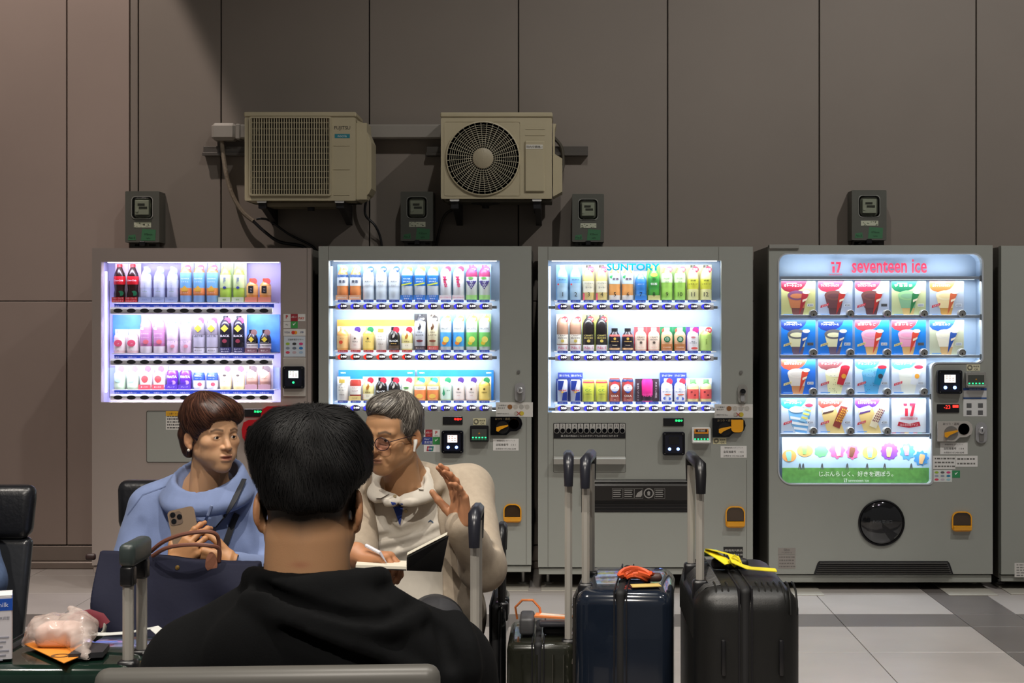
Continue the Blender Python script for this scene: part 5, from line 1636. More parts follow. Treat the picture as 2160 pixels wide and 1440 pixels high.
# unit with the square grille
X0, X1, Z0, Z1 = pxr(516, 750, 236, 423, YA)
A1 = thing('air_conditioner_unit', 'cream outdoor air conditioner unit with a square bar grille', 'air conditioner', ((X0 + X1) / 2, YA + .16, Z0))
gx0, gx1, gz0, gz1 = pxr(526, 700, 246, 413, YA)
v, f = plate([rrect(X0, X1, Z0, Z1 - .03, .008, 3), rrect(gx0 + .008, gx1 - .008, gz0 + .008, gz1 - .008, .01, 3)], YA, YA + .02)
link_mesh('front_panel', v, f, m_ac, A1)
MB().bbox(X0 - .004, X1 + .004, YA - .006, YA + .285, Z1 - .028, Z1, .006).build('top_cover', m_ac, A1)
MB().box(X0 + .003, X1 - .003, YA + .21, YA + .285, Z0, Z1 - .03).bbox(X0, X0 + .012, YA + .02, YA + .285, Z0, Z1 - .03, .002).bbox(X1 - .012, X1, YA + .02, YA + .285, Z0, Z1 - .03, .002).box(X0, X1, YA + .02, YA + .285, Z0, Z0 + .012).build('housing', m_ac, A1)
MB().box(gx0, gx1 + .02, YA + .16, YA + .165, gz0, gz1).build('fin_block', cm('#3d3830', .7), A1)
cxf, czf = (gx0 + gx1) / 2 + .0, (gz0 + gz1) / 2
fan = MB()
rf = .205
for k in range(3):
    a0 = k * 2 * PI / 3 + .4
    pts = []
    for i in range(7):
        r_ = .05 + (rf - .05) * i / 6
        for s in (-.34, .34):
            a = a0 + s * (1 + .3 * i / 6) + .25 * i / 6
            pts.append((cxf + r_ * math.cos(a), YA + .10 + (.02 if s < 0 else -.02), czf + r_ * math.sin(a)))
    fan.add(pts, [(2 * i, 2 * i + 1, 2 * i + 3, 2 * i + 2) for i in range(6)])
fan.lathe([(.055, YA + .07), (.055, YA + .13)], (cxf, 0, czf), 20, axis='y')
fan.build('fan', m_ac_d, A1, True)
MB().lathe([(.235, YA + .03), (.215, YA + .08), (.215, YA + .16)], (cxf, 0, czf), 40, axis='y').build('fan_shroud', cm('#2a2721', .6), A1, True)
v, f = plate([[(gx0, gz0), (gx1, gz0), (gx1, gz1), (gx0, gz1)], [(cxf + .235 * math.cos(t), czf + .235 * math.sin(t)) for t in np.linspace(0, 2 * PI, 41)[:-1]]], YA + .028, YA + .031)
link_mesh('inner_panel', v, f, cm('#6e6756', .6), A1)
gr = MB().ring(rrect(gx0, gx1, gz0, gz1, .012, 3), rrect(gx0 + .009, gx1 - .009, gz0 + .009, gz1 - .009, .008, 3), YA - .012, YA).build('grille_frame', m_ac, A1)
bars = MB()
for k in range(1, 33):
    x = gx0 + (gx1 - gx0) * k / 33
    MB().bbox(x - .0028, x + .0028, YA - .009, YA - .001, gz0 + .006, gz1 - .006, .001).build('grille_bar', m_ac, gr)
for k in range(1, 13):
    z = gz0 + (gz1 - gz0) * k / 13
    MB().bbox(gx0 + .006, gx1 - .006, YA - .004, YA + .003, z - .0018, z + .0018, .0008).build('cross_wire', m_ac, gr)
t = MB()
add_text(t, 'FUJITSU', PX(722, YA), PZ(270.5, YA), YA - .0012, w=.088, bold=0)
t.build('maker_lettering', cm('#3a3630', .6), A1)
t = MB().box(PX(706, YA), PX(738, YA), YA - .0012, YA, PZ(291, YA), PZ(282.5, YA))
add_text(t, 'nocria', PX(722, YA), PZ(286.8, YA), YA - .002, h=.013, m=1)
t.build('name_badge', [cm('#2c7f8c', .4), cm('#d8e6e4', .5)], A1)
for yy in (307, 357, 411):
    MB().bbox(PX(704, YA), PX(738, YA), YA - .003, YA, PZ(yy + 1, YA), PZ(yy - 1, YA), .001).build('pressed_rib', m_ac, A1)
# valve cover on the side
sp = [(YA + .02, PZ(258, YA)), (YA + .20, PZ(258, YA)), (YA + .26, PZ(300, YA)), (YA + .26, PZ(398, YA)), (YA + .12, PZ(420, YA)), (YA + .02, PZ(420, YA))]
MB().prism([(a, b) for a, b in sp], X1 + .001, X1 + .06, axis='x').build('valve_cover', m_ac, A1)
vc = [(PX(752, YA), PZ(252, YA)), (PX(765, YA), PZ(258, YA)), (PX(767, YA), PZ(264, YA)), (PX(782, YA), PZ(298, YA)), (PX(782, YA), PZ(396, YA)), (PX(776, YA), PZ(408, YA)), (PX(755, YA), PZ(422, YA)), (PX(751, YA), PZ(422, YA))]
MB().prism(vc, YA + .03, YA + .24).build('valve_cover', m_ac, A1)
MB().bbox(X0 + .1, X1 - .1, YA + .04, YA + .26, Z0 - .03, Z0, .01).build('base_pan', cm('#7d7460', .6), A1)
MB().lathe([(.02, Z0 - .05), (.02, Z0 - .03)], (PX(650, YA), YA + .1, 0), 12).build('drain_spout', m_rub, A1)
brackets(A1, (556, 719), 423, 456)

# unit with the round grille
X0, X1, Z0, Z1 = pxr(930, 1164, 237, 419, YA)
A2 = thing('air_conditioner_unit', 'cream outdoor air conditioner unit with a round fan grille', 'air conditioner', ((X0 + X1) / 2, YA + .16, Z0))
cxf, czf = PX(1019, YA), PZ(334, YA)
rg = 77 * YA / FPX
v, f = plate([rrect(X0, X1, Z0, Z1 - .03, .008, 3), [(cxf + rg * math.cos(t), czf + rg * math.sin(t)) for t in np.linspace(0, 2 * PI, 49)[:-1]]], YA, YA + .02)
link_mesh('front_panel', v, f, m_ac, A2)
MB().bbox(X0 - .004, X1 + .004, YA - .006, YA + .285, Z1 - .028, Z1, .006).build('top_cover', m_ac, A2)
MB().box(X0 + .003, X1 - .003, YA + .24, YA + .285, Z0, Z1 - .03).bbox(X0, X0 + .012, YA + .02, YA + .285, Z0, Z1 - .03, .002).bbox(X1 - .012, X1, YA + .02, YA + .285, Z0, Z1 - .03, .002).box(X0, X1, YA + .02, YA + .285, Z0, Z0 + .012).build('housing', m_ac, A2)
MB().lathe([(.0, YA + .2), (rg, YA + .2)], (cxf, 0, czf), 40, axis='y').build('fin_block', m_ac_d, A2)
MB().lathe([(rg, YA), (rg * .98, YA + .06), (rg * .98, YA + .2)], (cxf, 0, czf), 48, axis='y').build('fan_shroud', cm('#221f1a', .6), A2, True)
fan = MB()
for k in range(3):
    a0 = k * 2 * PI / 3
    pts = []
    for i in range(7):
        r_ = .05 + (rg * .92 - .05) * i / 6
        for s in (-.36, .36):
            a = a0 + s * (1 + .3 * i / 6) + .25 * i / 6
            pts.append((cxf + r_ * math.cos(a), YA + .11 + (.02 if s < 0 else -.02), czf + r_ * math.sin(a)))
    fan.add(pts, [(2 * i, 2 * i + 1, 2 * i + 3, 2 * i + 2) for i in range(6)])
fan.build('fan', cm('#12100d', .7), A2, True)
v, f = plate([rrect(PX(937, YA), PX(1098, YA), PZ(413, YA), PZ(256, YA), .012, 4), rrect(PX(937, YA) + .003, PX(1098, YA) - .003, PZ(413, YA) + .003, PZ(256, YA) - .003, .01, 4)], YA - .002, YA)
link_mesh('pressed_rib', v, f, m_ac, A2)
gr = MB().lathe([(rg * 1.02, YA), (rg * 1.02, YA - .01), (rg * .985, YA - .012), (rg * .985, YA)], (cxf, 0, czf), 48, axis='y').build('grille_rim', m_ac, A2, True, 40)
m_wire = mat('grille_wire_grey', '#c4bca4', .45)
rh_ = rg * .285
for k in range(11):
    r_ = rh_ + (rg * .97 - rh_) * (k + 1) / 12
    MB().tube([(cxf + r_ * math.cos(t), YA - .008, czf + r_ * math.sin(t)) for t in np.linspace(0, 2 * PI, 41)[:-1]], .0015, 4, closed=True).build('ring_wire', m_wire, gr)
for k in range(36):
    a = 2 * PI * k / 36
    r0 = rh_ if k % 3 else rh_ * .9
    MB().tube([(cxf + r0 * math.cos(a), YA - .01, czf + r0 * math.sin(a)), (cxf + rg * math.cos(a + .06), YA - .01, czf + rg * math.sin(a + .06))], .0016, 4).build('spoke_wire', m_wire, gr)
MB().lathe([(rh_, YA - .006), (rh_, YA - .014), (rh_ * .9, YA - .018), (0, YA - .019)], (cxf, 0, czf), 32, axis='y').build('hub_cap', cm('#a89d84', .45), A2, True, 40)
MB().bbox(*pxr(1107, 1149, 297, 405, YA)[:2], YA - .012, YA, *pxr(1107, 1149, 297, 405, YA)[2:], .006).build('service_cover', m_ac, A2)
sticker(A2, 1109, 1145, 305, 314, '#d8d4c8', texts=[('院内空調機-1', .5, .5, .62)], name='name_sticker', y=YA - .012)
for k, yy in enumerate((272, 285)):
    MB().bbox(PX(1108, YA), PX(1150, YA), YA - .0025, YA, PZ(yy + 1, YA), PZ(yy - 1, YA), .001).build('pressed_rib', m_ac, A2)
vc = [(PX(1166, YA), PZ(258, YA)), (PX(1173, YA), PZ(258, YA)), (PX(1170, YA), PZ(270, YA)), (PX(1170, YA), PZ(322, YA)), (PX(1186, YA), PZ(332, YA)), (PX(1186, YA), PZ(402, YA)), (PX(1168, YA), PZ(412, YA)), (PX(1166, YA), PZ(412, YA))]
MB().prism(vc, YA + .06, YA + .26).build('valve_cover', m_ac, A2)
MB().lathe([(.09, Z0), (.08, Z0 - .02), (.02, Z0 - .03), (.02, Z0 - .045)], (PX(1022, YA), YA + .12, 0), 20).build('base_pan', m_ac_d, A2, True)
MB().bbox(X0 + .02, X1 + .0, YA + .03, YA + .27, Z0 - .016, Z0 - .001, .004).build('base_pan', cm('#4a453a', .6), A2)
brackets(A2, (960, 1133), 420, 457)

# rails, conduit and hoses
for a, b, nm in ((430, 745, 'beside the square-grilled air conditioner'), (900, 1240, 'behind the round-grilled air conditioner')):
    Y = YW - .03
    mb = MB().bbox(PX(a, Y), PX(b, Y), Y - .012, YW, PZ(329, Y), PZ(309, Y), .002)
    mb.bbox(PX(a, Y) - .005, PX(b, Y), Y - .022, Y - .01, PZ(329, Y), PZ(322, Y), .002)
    r = tag(mb.build('wall_rail', m_rail_g), 'dark grey steel mounting rail on the wall ' + nm, 'rail')
Y = YW - .09
dc = thing('duct_cover', 'pale grey pipe duct cover running along the wall behind the air conditioners', 'duct cover', (PX(700, Y), YW, PZ(293, Y)))
MB().bbox(PX(505, Y), PX(960, Y), Y, YW, PZ(292, Y), PZ(262, Y), .008).build('duct_run', m_duct, dc)
MB().bbox(PX(446, Y), PX(498, Y), Y - .015, YW, PZ(296, Y), PZ(259, Y), .018).build('duct_elbow', m_duct, dc)
MB().bbox(PX(497, Y), PX(507, Y), Y - .006, YW, PZ(294, Y), PZ(261, Y), .006).build('duct_joint', m_duct, dc)


def hose(name, pts, r, mt, label, Yh=YW - .06, n=6):
    P3 = [Vector((PX(a, Yh), Yh, PZ(b, Yh))) if len(q) < 3 else Vector((PX(a, q[2]), q[2], PZ(b, q[2]))) for q in pts for a, b in (q[:2],)]
    out = []
    for i in range(len(P3) - 1):
        p0, p1, p2, p3 = P3[max(i - 1, 0)], P3[i], P3[i + 1], P3[min(i + 2, len(P3) - 1)]
        for k in range(n):
            t = k / n
            out.append(.5 * ((2 * p1) + (-p0 + p2) * t + (2 * p0 - 5 * p1 + 4 * p2 - p3) * t * t + (-p0 + 3 * p1 - 3 * p2 + p3) * t ** 3))
    out.append(P3[-1])
    return tag(MB().tube(out, r, 8).build(name, mt, None, True), label, 'hose')


hose('lagged_pipe', [(468, 296), (470, 320), (478, 370), (490, 410), (510, 445), (534, 466)], .0125, m_lag, 'beige taped pipe curving down from the duct elbow')
hose('drain_hose', [(534, 466), (560, 490), (590, 510), (640, 520, YW - .022), (650, 545, YW - .022)], .0095, m_rub, 'dark hose sagging from the taped pipe to behind the machines')
hose('drain_hose', [(541, 462), (552, 461), (570, 466), (610, 494, YW - .03), (660, 520, YW - .022), (674, 545, YW - .022)], .007, m_rub, 'thin dark hose tied under the square-grilled air conditioner')
hose('power_cable', [(768, 300, YA + .3), (782, 330, YA + .31), (776, 400, YA + .3), (770, 450, YW - .05), (790, 474), (802, 500, YW - .03), (808, 540, YW - .02)], .007, m_rub, 'dark cable hanging below the square-grilled air conditioner')
hose('drain_hose', [(958, 440), (940, 452), (930, 475), (922, 510, YW - .03), (918, 545, YW - .02)], .0085, cm('#3d3833', .6), 'thin grey hose bending down from under the round-grilled air conditioner')
hose('power_cable', [(1168, 290, YA + .31), (1184, 310, YA + .32), (1188, 345, YA + .32), (1183, 365, YA + .31)], .010, cm('#4a4438', .6), 'short looped pipe at the side of the round-grilled air conditioner')


# electricity meters
m_mbox = mat('meter_box_grey', '#5a5a53', .5, noise=.05)
m_mglass = glass_mat('meter_cover_glass', '#d8dcd4', .05, 1.0)
m_green = mat('green_paint_mark', '#3f7550', .6)


def meter(x0, x1, y0, y1, slots, label):
    YMb = YW - .14
    X0, X1, Z0, Z1 = pxr(x0, x1, y0, y1, YMb)
    W, H = X1 - X0, Z1 - Z0
    t = thing('electricity_meter', label, 'electricity meter', ((X0 + X1) / 2, YW - .07, Z0))
    hh = Z0 + H * .10
    v, f = plate([rrect(X0, X1, hh, Z1, .006, 3), rrect(X0 + W * .2, X1 - W * .2, Z0 + H * .52, Z1 - H * .1, .02, 4)], YMb, YMb + .006)
    link_mesh('front_cover', v, f, m_mbox, t)
    MB().bbox(X0, X1, YMb + .006, YW - .004, Z1 - .012, Z1, .003).box(X0, X0 + .004, YMb + .006, YW - .004, hh, Z1 - .01).box(X1 - .004, X1, YMb + .006, YW - .004, hh, Z1 - .01).build('box_body', m_mbox, t)
    MB().box(X0 + .004, X1 - .004, YMb + .06, YMb + .065, hh, Z1 - .012).build('box_back', m_black, t)
    mx0, mx1, mz0, mz1 = X0 + W * .2, X1 - W * .2, Z0 + H * .52, Z1 - H * .1
    MB().prism(rrect(mx0 + .01, mx1 - .01, mz0 + .006, mz1 - .006, .02, 4), YMb + .01, YMb + .06).build('meter_body', cm('#77776f', .4), t)
    MB().bbox(mx0 + W * .1, mx1 - W * .1, YMb - .010, YMb + .01, mz0 + .02, mz1 - .02, .002).build('meter_dial', cm('#c9c9bd', .5), t)
    for k, (a, b) in enumerate(((.30, .52), (.36, .64))):
        z = mz1 - (mz1 - mz0) * (.36 + k * .15)
        MB().box(mx0 + (mx1 - mx0) * a, mx0 + (mx1 - mx0) * (b + .12), YMb - .0115, YMb - .0095, z - .006, z + .006).build('dial_figures', cm('#4b4a44', .5), t)
    MB().disc((mx0 + (mx1 - mx0) * .26, mz0 + (mz1 - mz0) * .36), .009, YMb - .013, YMb + .004, 14).build('seal_disc', cm('#d2d2c8', .4), t)
    o, i = rrect(mx0, mx1, mz0, mz1, .022, 5), rrect(mx0 + .012, mx1 - .012, mz0 + .012, mz1 - .012, .018, 5)
    n = len(o)
    mb = MB()
    mb.add([(a, YMb, b) for a, b in o] + [(a, YMb - .016, b) for a, b in i], [(k, (k + 1) % n, n + (k + 1) % n, n + k) for k in range(n)] + [tuple(range(n, 2 * n))])
    mb.build('meter_cover', m_mglass, t, True, 20)
    MB().ring(rrect(mx0 - .003, mx1 + .003, mz0 - .003, mz1 + .003, .022, 5), o, YMb - .003, YMb + .006).build('cover_rim', cm('#9c9c96', .25), t)
    sx0, sx1, sz0, sz1 = X0 + W * .26, X1 - W * .24, Z0 + H * .36, Z0 + H * .45
    mb = MB().box(sx0, sx1, YMb - .0012, YMb, sz0, sz1)
    r = random.Random(int(x0))
    for k in range(16):
        a, b = r.uniform(sx0, sx1 - .008), r.uniform(sz0, sz1 - .004)
        mb.box(a, a + r.uniform(.003, .009), YMb - .0018, YMb - .0012, b, b + r.uniform(.002, .006), 1)
    mb.build('paper_tag', [cm('#c2c4ae', .6), cm('#6c7460', .6)], t)
    mb = MB().prism([(X0 + W * .46, Z0 + H * .13), (X1 - W * .12, Z0 + H * .13), (X1 - W * .1, Z0 + H * .32), (X0 + W * .5, Z0 + H * .34)], YMb - .001, YMb)
    mb.prism([(X0 + W * .08, Z0 + H * .14), (X0 + W * .32, Z0 + H * .14), (X0 + W * .3, Z0 + H * .24), (X0 + W * .1, Z0 + H * .22)], YMb - .001, YMb)
    mb.build('green_mark', m_green, t)
    t2 = MB()
    t3 = MB()
    add_text(t3, 'No.5', X0 + W * .2, Z0 + H * .18, YMb - .0018, h=.012, shear=.2)
    t3.build('hand_lettering', cm('#1f3326', .7), t)
    add_text(t2, '970mm', X0 + W * .68, Z0 + H * .24, YMb - .0018, h=.011, shear=.2)
    add_text(t2, '1φ2w', X0 + W * .68, Z0 + H * .17, YMb - .0018, h=.010, shear=.2)
    t2.build('hand_lettering', cm('#1f3326', .7), t)
    mb = MB()
    zb = Z0 - .0
    v, f = plate([[(X0 + W * .1, zb), (X1 - W * .04, zb), (X1 - W * .04, hh), (X0 + W * .1, hh)]] + [rrect(X0 + W * a, X0 + W * b, zb + (hh - zb) * .38, zb + (hh - zb) * .74, .004, 2) for a, b in slots], YMb + .03, YMb + .034)
    link_mesh('terminal_bracket', v, f, cm('#3a3733', .5), t)
    MB().bbox(X0 + W * .1, X1 - W * .04, YMb + .034, YW - .004, zb, zb + .01, .002).bbox(X0 + W * .1, X0 + W * .14, YMb + .034, YW - .002, zb, hh, .002).build('terminal_tray', cm('#3a3733', .5), t)
    MB().bbox(X0 + W * .42, X0 + W * .58, YMb - .004, YMb + .03, hh - .02, hh + .006, .003).build('latch', m_black, t)
    return t


meter(264, 336, 403, 523, ((.24, .5), (.66, .86)), 'grey electricity meter box on the wall above the violet-lit vending machine')
meter(845, 914, 404, 520, ((.2, .42), (.74, .88)), 'grey electricity meter box beside the lower left of the round-grilled air conditioner')
meter(1207, 1274, 409, 521, ((.2, .24), (.3, .48), (.62, .7), (.78, .88)), 'grey electricity meter box on the wall above the numbered-bottle vending machine')
meter(1797, 1870, 401, 518, ((.06, .3), (.66, .8)), 'grey electricity meter box on the wall above the ice cream vending machine')


# ------------------------------------------------------------------ seats
def rbox(mb, x0, x1, y0, y1, z0, z1, r, seg=4, m=0, only=None):
    bm = bmesh.new()
    bmesh.ops.create_cube(bm, size=1.0)
    for v in bm.verts:
        v.co = Vector(((x0 + x1) / 2 + v.co.x * (x1 - x0), (y0 + y1) / 2 + v.co.y * (y1 - y0), (z0 + z1) / 2 + v.co.z * (z1 - z0)))
    bmesh.ops.bevel(bm, geom=list(bm.edges), offset=min(r, (x1 - x0) * .49, (y1 - y0) * .49, (z1 - z0) * .49), segments=seg, profile=.5, affect='EDGES')
    bm.verts.index_update()
    mb.add([tuple(v.co) for v in bm.verts], [[v.index for v in f.verts] for f in bm.faces], m)
    bm.free()
    return mb


m_leather = mat('black_seat_leather', '#17181c', .32, noise=.1, nscale=20, bump=.12, bscale=70, coat=.15)
m_leather2 = mat('charcoal_seat_back', '#2a2c30', .28, bump=.1, bscale=40, coat=.3)
m_frame = mat('seat_frame_grey', '#4c504e', .35, metal=.6)


def seat(x0, x1, yb, ztop, label, lean=.06):
    """airport seat facing the camera: cushions, frame, legs"""
    t = thing('waiting_seat', label, 'seat', ((x0 + x1) / 2, yb - .2, 0))
    w = x1 - x0
    MBs = [('head_cushion', m_leather, ztop - .16, ztop, .07, .03), ('back_cushion', m_leather2, .425, ztop - .157, .05, .022)]
    for nm, mt, z0, z1, th, r in MBs:
        mb = rbox(MB(), x0, x1, yb - th, yb, z0, z1, r, 4)
        V = np.array(mb.v)
        k = (V[:, 2] - .42) / .5
        V[:, 1] += lean * (k - 1) * -1.0 * -1
        c = (x0 + x1) / 2
        V[:, 0] = c + (V[:, 0] - c) * (.90 + .10 * np.clip(k, 0, 1))
        mb.v = [tuple(p) for p in V]
        mb.build(nm, mt, t, True, 60)
    rbox(MB(), x0 + .03, x1 - .03, yb - .52, yb - .1, .345, .415, .03).build('seat_cushion', m_leather, t, True, 60)
    for x in (x0 + .016, x1 - .016):
        MB().tube([(x, yb - .5, .335), (x, yb - .06, .335), (x, yb - .02, .36), (x, yb - .005, .40)], .012, 8).build('side_frame', m_frame, t, True, 60)
    MB().bbox(x0, x1, yb - .3, yb - .22, .27, .335, .006).build('cross_beam', m_frame, t)
    for x in (x0 + .08, x1 - .08):
        MB().tube([(x, yb - .26, .27), (x, yb - .26, .03)], .022, 10).build('leg', m_frame, t, True)
        MB().bbox(x - .03, x + .03, yb - .5, yb - .02, 0, .03, .01).build('foot_bar', m_frame, t)
    return t


seat(-1.42, -.86, 4.98, .925, 'black leather waiting seat behind the woman in the blue sweatshirt')
seat(-.81, -.26, 4.98, .915, 'black leather waiting seat behind the grey-haired man')
seat(-2.14, -1.60, 4.74, .935, 'black leather waiting seat under the denim-clad person')
# seat whose grey back shell faces the camera
m_shell = mat('grey_seat_shell', '#6a6863', .4, noise=.03)
t = thing('waiting_seat', 'grey shell-backed seat that the man in the black hoodie sits on', 'seat', (-.41, 2.3, 0))
sx0, sx1, zt = PX(201, 2.14), PX(929, 2.14), PZ(1409, 2.14)
sh = rbox(MB(), sx0, sx1, 2.12, 2.16, .45, zt, .018, 4)
Vs = np.array(sh.v)
Vs[:, 2] += (Vs[:, 0] - sx0) / (sx1 - sx0) * .006 * (Vs[:, 2] > .6)
sh.v = [tuple(p) for p in Vs]
sh.build('back_shell', m_shell, t, True, 60)
rbox(MB(), sx0 + .02, sx1 - .02, 2.162, 2.2, .5, zt - .03, .015).build('back_cushion', m_leather, t, True, 60)
rbox(MB(), sx0 + .02, sx1 - .02, 2.2, 2.62, .345, .415, .03).build('seat_cushion', m_leather, t, True, 60)
MB().bbox(sx0, sx1, 2.32, 2.4, .27, .345, .006).build('cross_beam', m_frame, t)
for x in (sx0 + .06, sx1 - .06):
    MB().tube([(x, 2.36, .3), (x, 2.36, .03)], .022, 10).build('leg', m_frame, t, True)
    MB().bbox(x - .03, x + .03, 2.16, 2.6, 0, .03, .01).build('foot_bar', m_frame, t)


# ------------------------------------------------------------------ luggage
m_tube = mat('trolley_tube_aluminium', '#b4b0a8', .4, metal=.25)
m_tube_k = mat('trolley_tube_black', '#18181a', .35)
m_zip = mat('zip_tape_black', '#121214', .7)


def suitcase(name, label, x0, x1, y0, y1, z1, mshell, r=.035, split='x', tubes=(), tube_mat=None, grip_mat=None, grip=True):
    t = thing(name, label, 'suitcase', ((x0 + x1) / 2, (y0 + y1) / 2, 0))
    z0 = .055
    xm = (x0 + x1) / 2 - .008
    g = .014
    rbox(MB(), x0, x1, y0, y1, z0, z1, r, 5).build('shell', mshell, t, True, 70)
    zb = rbox(MB(), xm - g, xm + g, y0 - .003, y1 + .003, z0 - .003, z1 + .003, min(r, .04), 4)
    zb.build('zip_band', m_zip, t, True, 70)
    for sx in (-1, 1):
        rbox(MB(), xm + sx * g * 1.15 - .002, xm + sx * g * 1.15 + .002, y0 - .0045, y1 + .0045, z0 - .002, z1 + .0045, min(r, .04), 3).build('zip_piping', m_rub, t, True, 70)
    for xw in (x0 + .045, x1 - .045):
        for yw in (y0 + .05, y1 - .05):
            MB().lathe([(.026, -.012), (.03, -.006), (.03, .006), (.026, .012)], (xw, yw, .03), 14, axis='x').build('wheel', m_rub, t, True, 40)
            MB().bbox(xw - .018, xw + .018, yw - .02, yw + .02, .045, z0 + .01, .004).build('wheel_fork', m_black, t)
    if tubes:
        zt = tubes[0][2]
        for (tx, ty, _) in tubes:
            MB().tube([(tx, ty, z1 - .06), (tx, ty, zt)], .0112, 8).build('trolley_tube', tube_mat or m_tube, t, True)
            rbox(MB(), tx - .02, tx + .02, ty - .02, ty + .02, z1 - .05, z1 + .006, .008, 2).build('tube_socket', m_black, t, True, 60)
        (ax, ay, _), (bx, by, _) = tubes[0], tubes[-1]
        d = Vector((bx - ax, by - ay, 0))
        d.normalize()
        p, q = Vector((ax, ay, zt)) - d * .022, Vector((bx, by, zt)) + d * .022
        gp = MB()
        if not grip:
            return t
        gp.tube([p + Vector((0, 0, -.045)), p + Vector((0, 0, .004)), p + d * .012 + Vector((0, 0, .026)), q - d * .012 + Vector((0, 0, .026)), q + Vector((0, 0, .004)), q + Vector((0, 0, -.045))], [.013, .015, .016, .016, .015, .013], 8)
        gp.build('trolley_grip', grip_mat or m_black, t, True, 70)
    return t


# black ribbed case
m_blk_case = mat('matt_black_shell', '#131312', .42, noise=.05, nscale=40, bump=.05, bscale=300)
SA = suitcase('suitcase', 'large matt black suitcase with ribbed corners and a yellow luggage strap', .33, .598, 3.90, 4.46, .755, m_blk_case, .06,
              tubes=[(.352, 4.02, 1.03), (.352, 4.30, 1.03)])
for k in range(14):
    x = .385 + k * .0155
    if abs(x - .452) < .026:
        continue
    MB().tube([(x, 3.905, .69), (x, 3.912, .724), (x, 3.932, .747), (x, 3.97, .757), (x, 4.0, .757)], .003, 6).build('corner_rib', m_blk_case, SA, True)
for k in range(26):
    y = 3.965 + k * .0175
    MB().tube([(.331, y, .62), (.331, y, .69), (.341, y, .73), (.362, y, .75), (.40, y, .7575)], .0035, 6).build('corner_rib', m_blk_case, SA, True)
for x in (.40, .545):
    rbox(MB(), x - .006, x + .006, 3.888, 3.902, .54, .63, .004, 2).build('side_foot', m_black, SA, True)
zx = .476
MB().tube([(zx, 3.895, .345), (zx, 3.886, .33), (zx, 3.886, .31)], .006, 6).build('zip_slider', m_steel, SA, True)
MB().lathe([(.016, 3.882), (.016, 3.888), (.010, 3.888), (.010, 3.882), (.016, 3.882)], (zx, 0, .292), 18, axis='y').build('zip_pull', m_steel, SA, True, 40)
rbox(MB(), .40, .50, 4.2, 4.235, .757, .785, .01, 3).build('carry_handle', m_rub, SA, True)
# yellow strap tag
st = thing('luggage_tag', 'bright yellow strap tag with a pale green wrap on the black suitcase handle', 'luggage tag', (.45, 4.2, .757))
m_yt = mat('yellow_strap', '#e3d22c', .45)
pth = [(.405, 4.25, .80), (.402, 4.235, .806), (.425, 4.19, .806), (.455, 4.17, .80), (.46, 4.13, .785), (.49, 4.11, .776), (.53, 4.10, .774), (.56, 4.10, .772)]
MB().tube(pth, .01, 6, flat=(.034, .003)).build('strap', m_yt, st, True, 60)
MB().tube([(.40, 4.25, .80), (.395, 4.235, .802), (.42, 4.16, .795), (.44, 4.14, .782)], .01, 6, flat=(.03, .003)).build('strap', m_yt, st, True, 60)
MB().ring([(.455 + .018 * math.cos(a), .79 + .018 * math.sin(a)) for a in np.linspace(0, 2 * PI, 5)[:-1]], [(.455 + .012 * math.cos(a), .79 + .012 * math.sin(a)) for a in np.linspace(0, 2 * PI, 5)[:-1]], 4.14, 4.146).build('buckle', m_yt, st)
rbox(MB(), .375, .425, 4.24, 4.29, .786, .80, .006, 2).build('green_wrap', cm('#7fae8c', .5), st, True)

# glossy midnight blue case
m_blue_case = mat('glossy_midnight_blue_shell', '#171e2a', .14, noise=.1, nscale=8, coat=.7)
SB = suitcase('suitcase', 'glossy midnight blue suitcase with an orange tag on top', .045, .303, 4.06, 4.50, .722, m_blue_case, .04,
              tubes=[(.068, 4.16, 1.028), (.068, 4.36, 1.028)], grip_mat=mat('grip_grey_black', '#23242c', .3))
wp = rbox(MB(), .037, .046, 4.10, 4.44, .36, .70, .02, 3).build('wave_panel', cm('#2a2826', .35), SB, True)
wp['label'] = 'side panel with raised metallic waves'
for j in range(4):
    for k in range(2):
        z = .64 - j * .075
        y = 4.15 + k * .17
        pts = [(.036, y + .05 * math.sin(a) + .012 * a, z + .03 * math.cos(a)) for a in np.linspace(-.4, 4.2, 12)]
        MB().tube(pts, [.003 + .005 * math.sin(PI * i / 11) for i in range(12)], 6).build('wave', cm('#8a847c', .25, metal=.7), wp, True)
rbox(MB(), .15, .24, 4.24, 4.275, .724, .75, .01, 3).build('carry_handle', m_rub, SB, True)
ot = thing('luggage_tag', 'orange cord and cream paper tag lying on the blue suitcase', 'luggage tag', (.235, 4.2, .724))
rr = random.Random(5)
for k in range(4):
    a0 = rr.uniform(0, 6)
    pts = [(.195 + (.028 + .006 * k) * math.cos(a0 + a), 4.20 + .028 * math.sin(a0 + a), .738 + .008 * math.sin(2 * a + k) + .004 * k) for a in np.linspace(0, 4.6, 12)]
    MB().tube(pts, .0065, 6).build('cord', cm('#d8582c', .5), ot, True)
rbox(MB(), .225, .265, 4.185, 4.22, .7255, .748, .010, 3).build('leather_tab', cm('#4a3430', .5), ot, True)
MB().prism([(.18, 4.09), (.258, 4.105), (.252, 4.15), (.176, 4.135)], .7275, .7292, axis='z').build('paper_tag', cm('#cdb36a', .6), ot)
SB.rotation_euler.z = math.radians(-5)

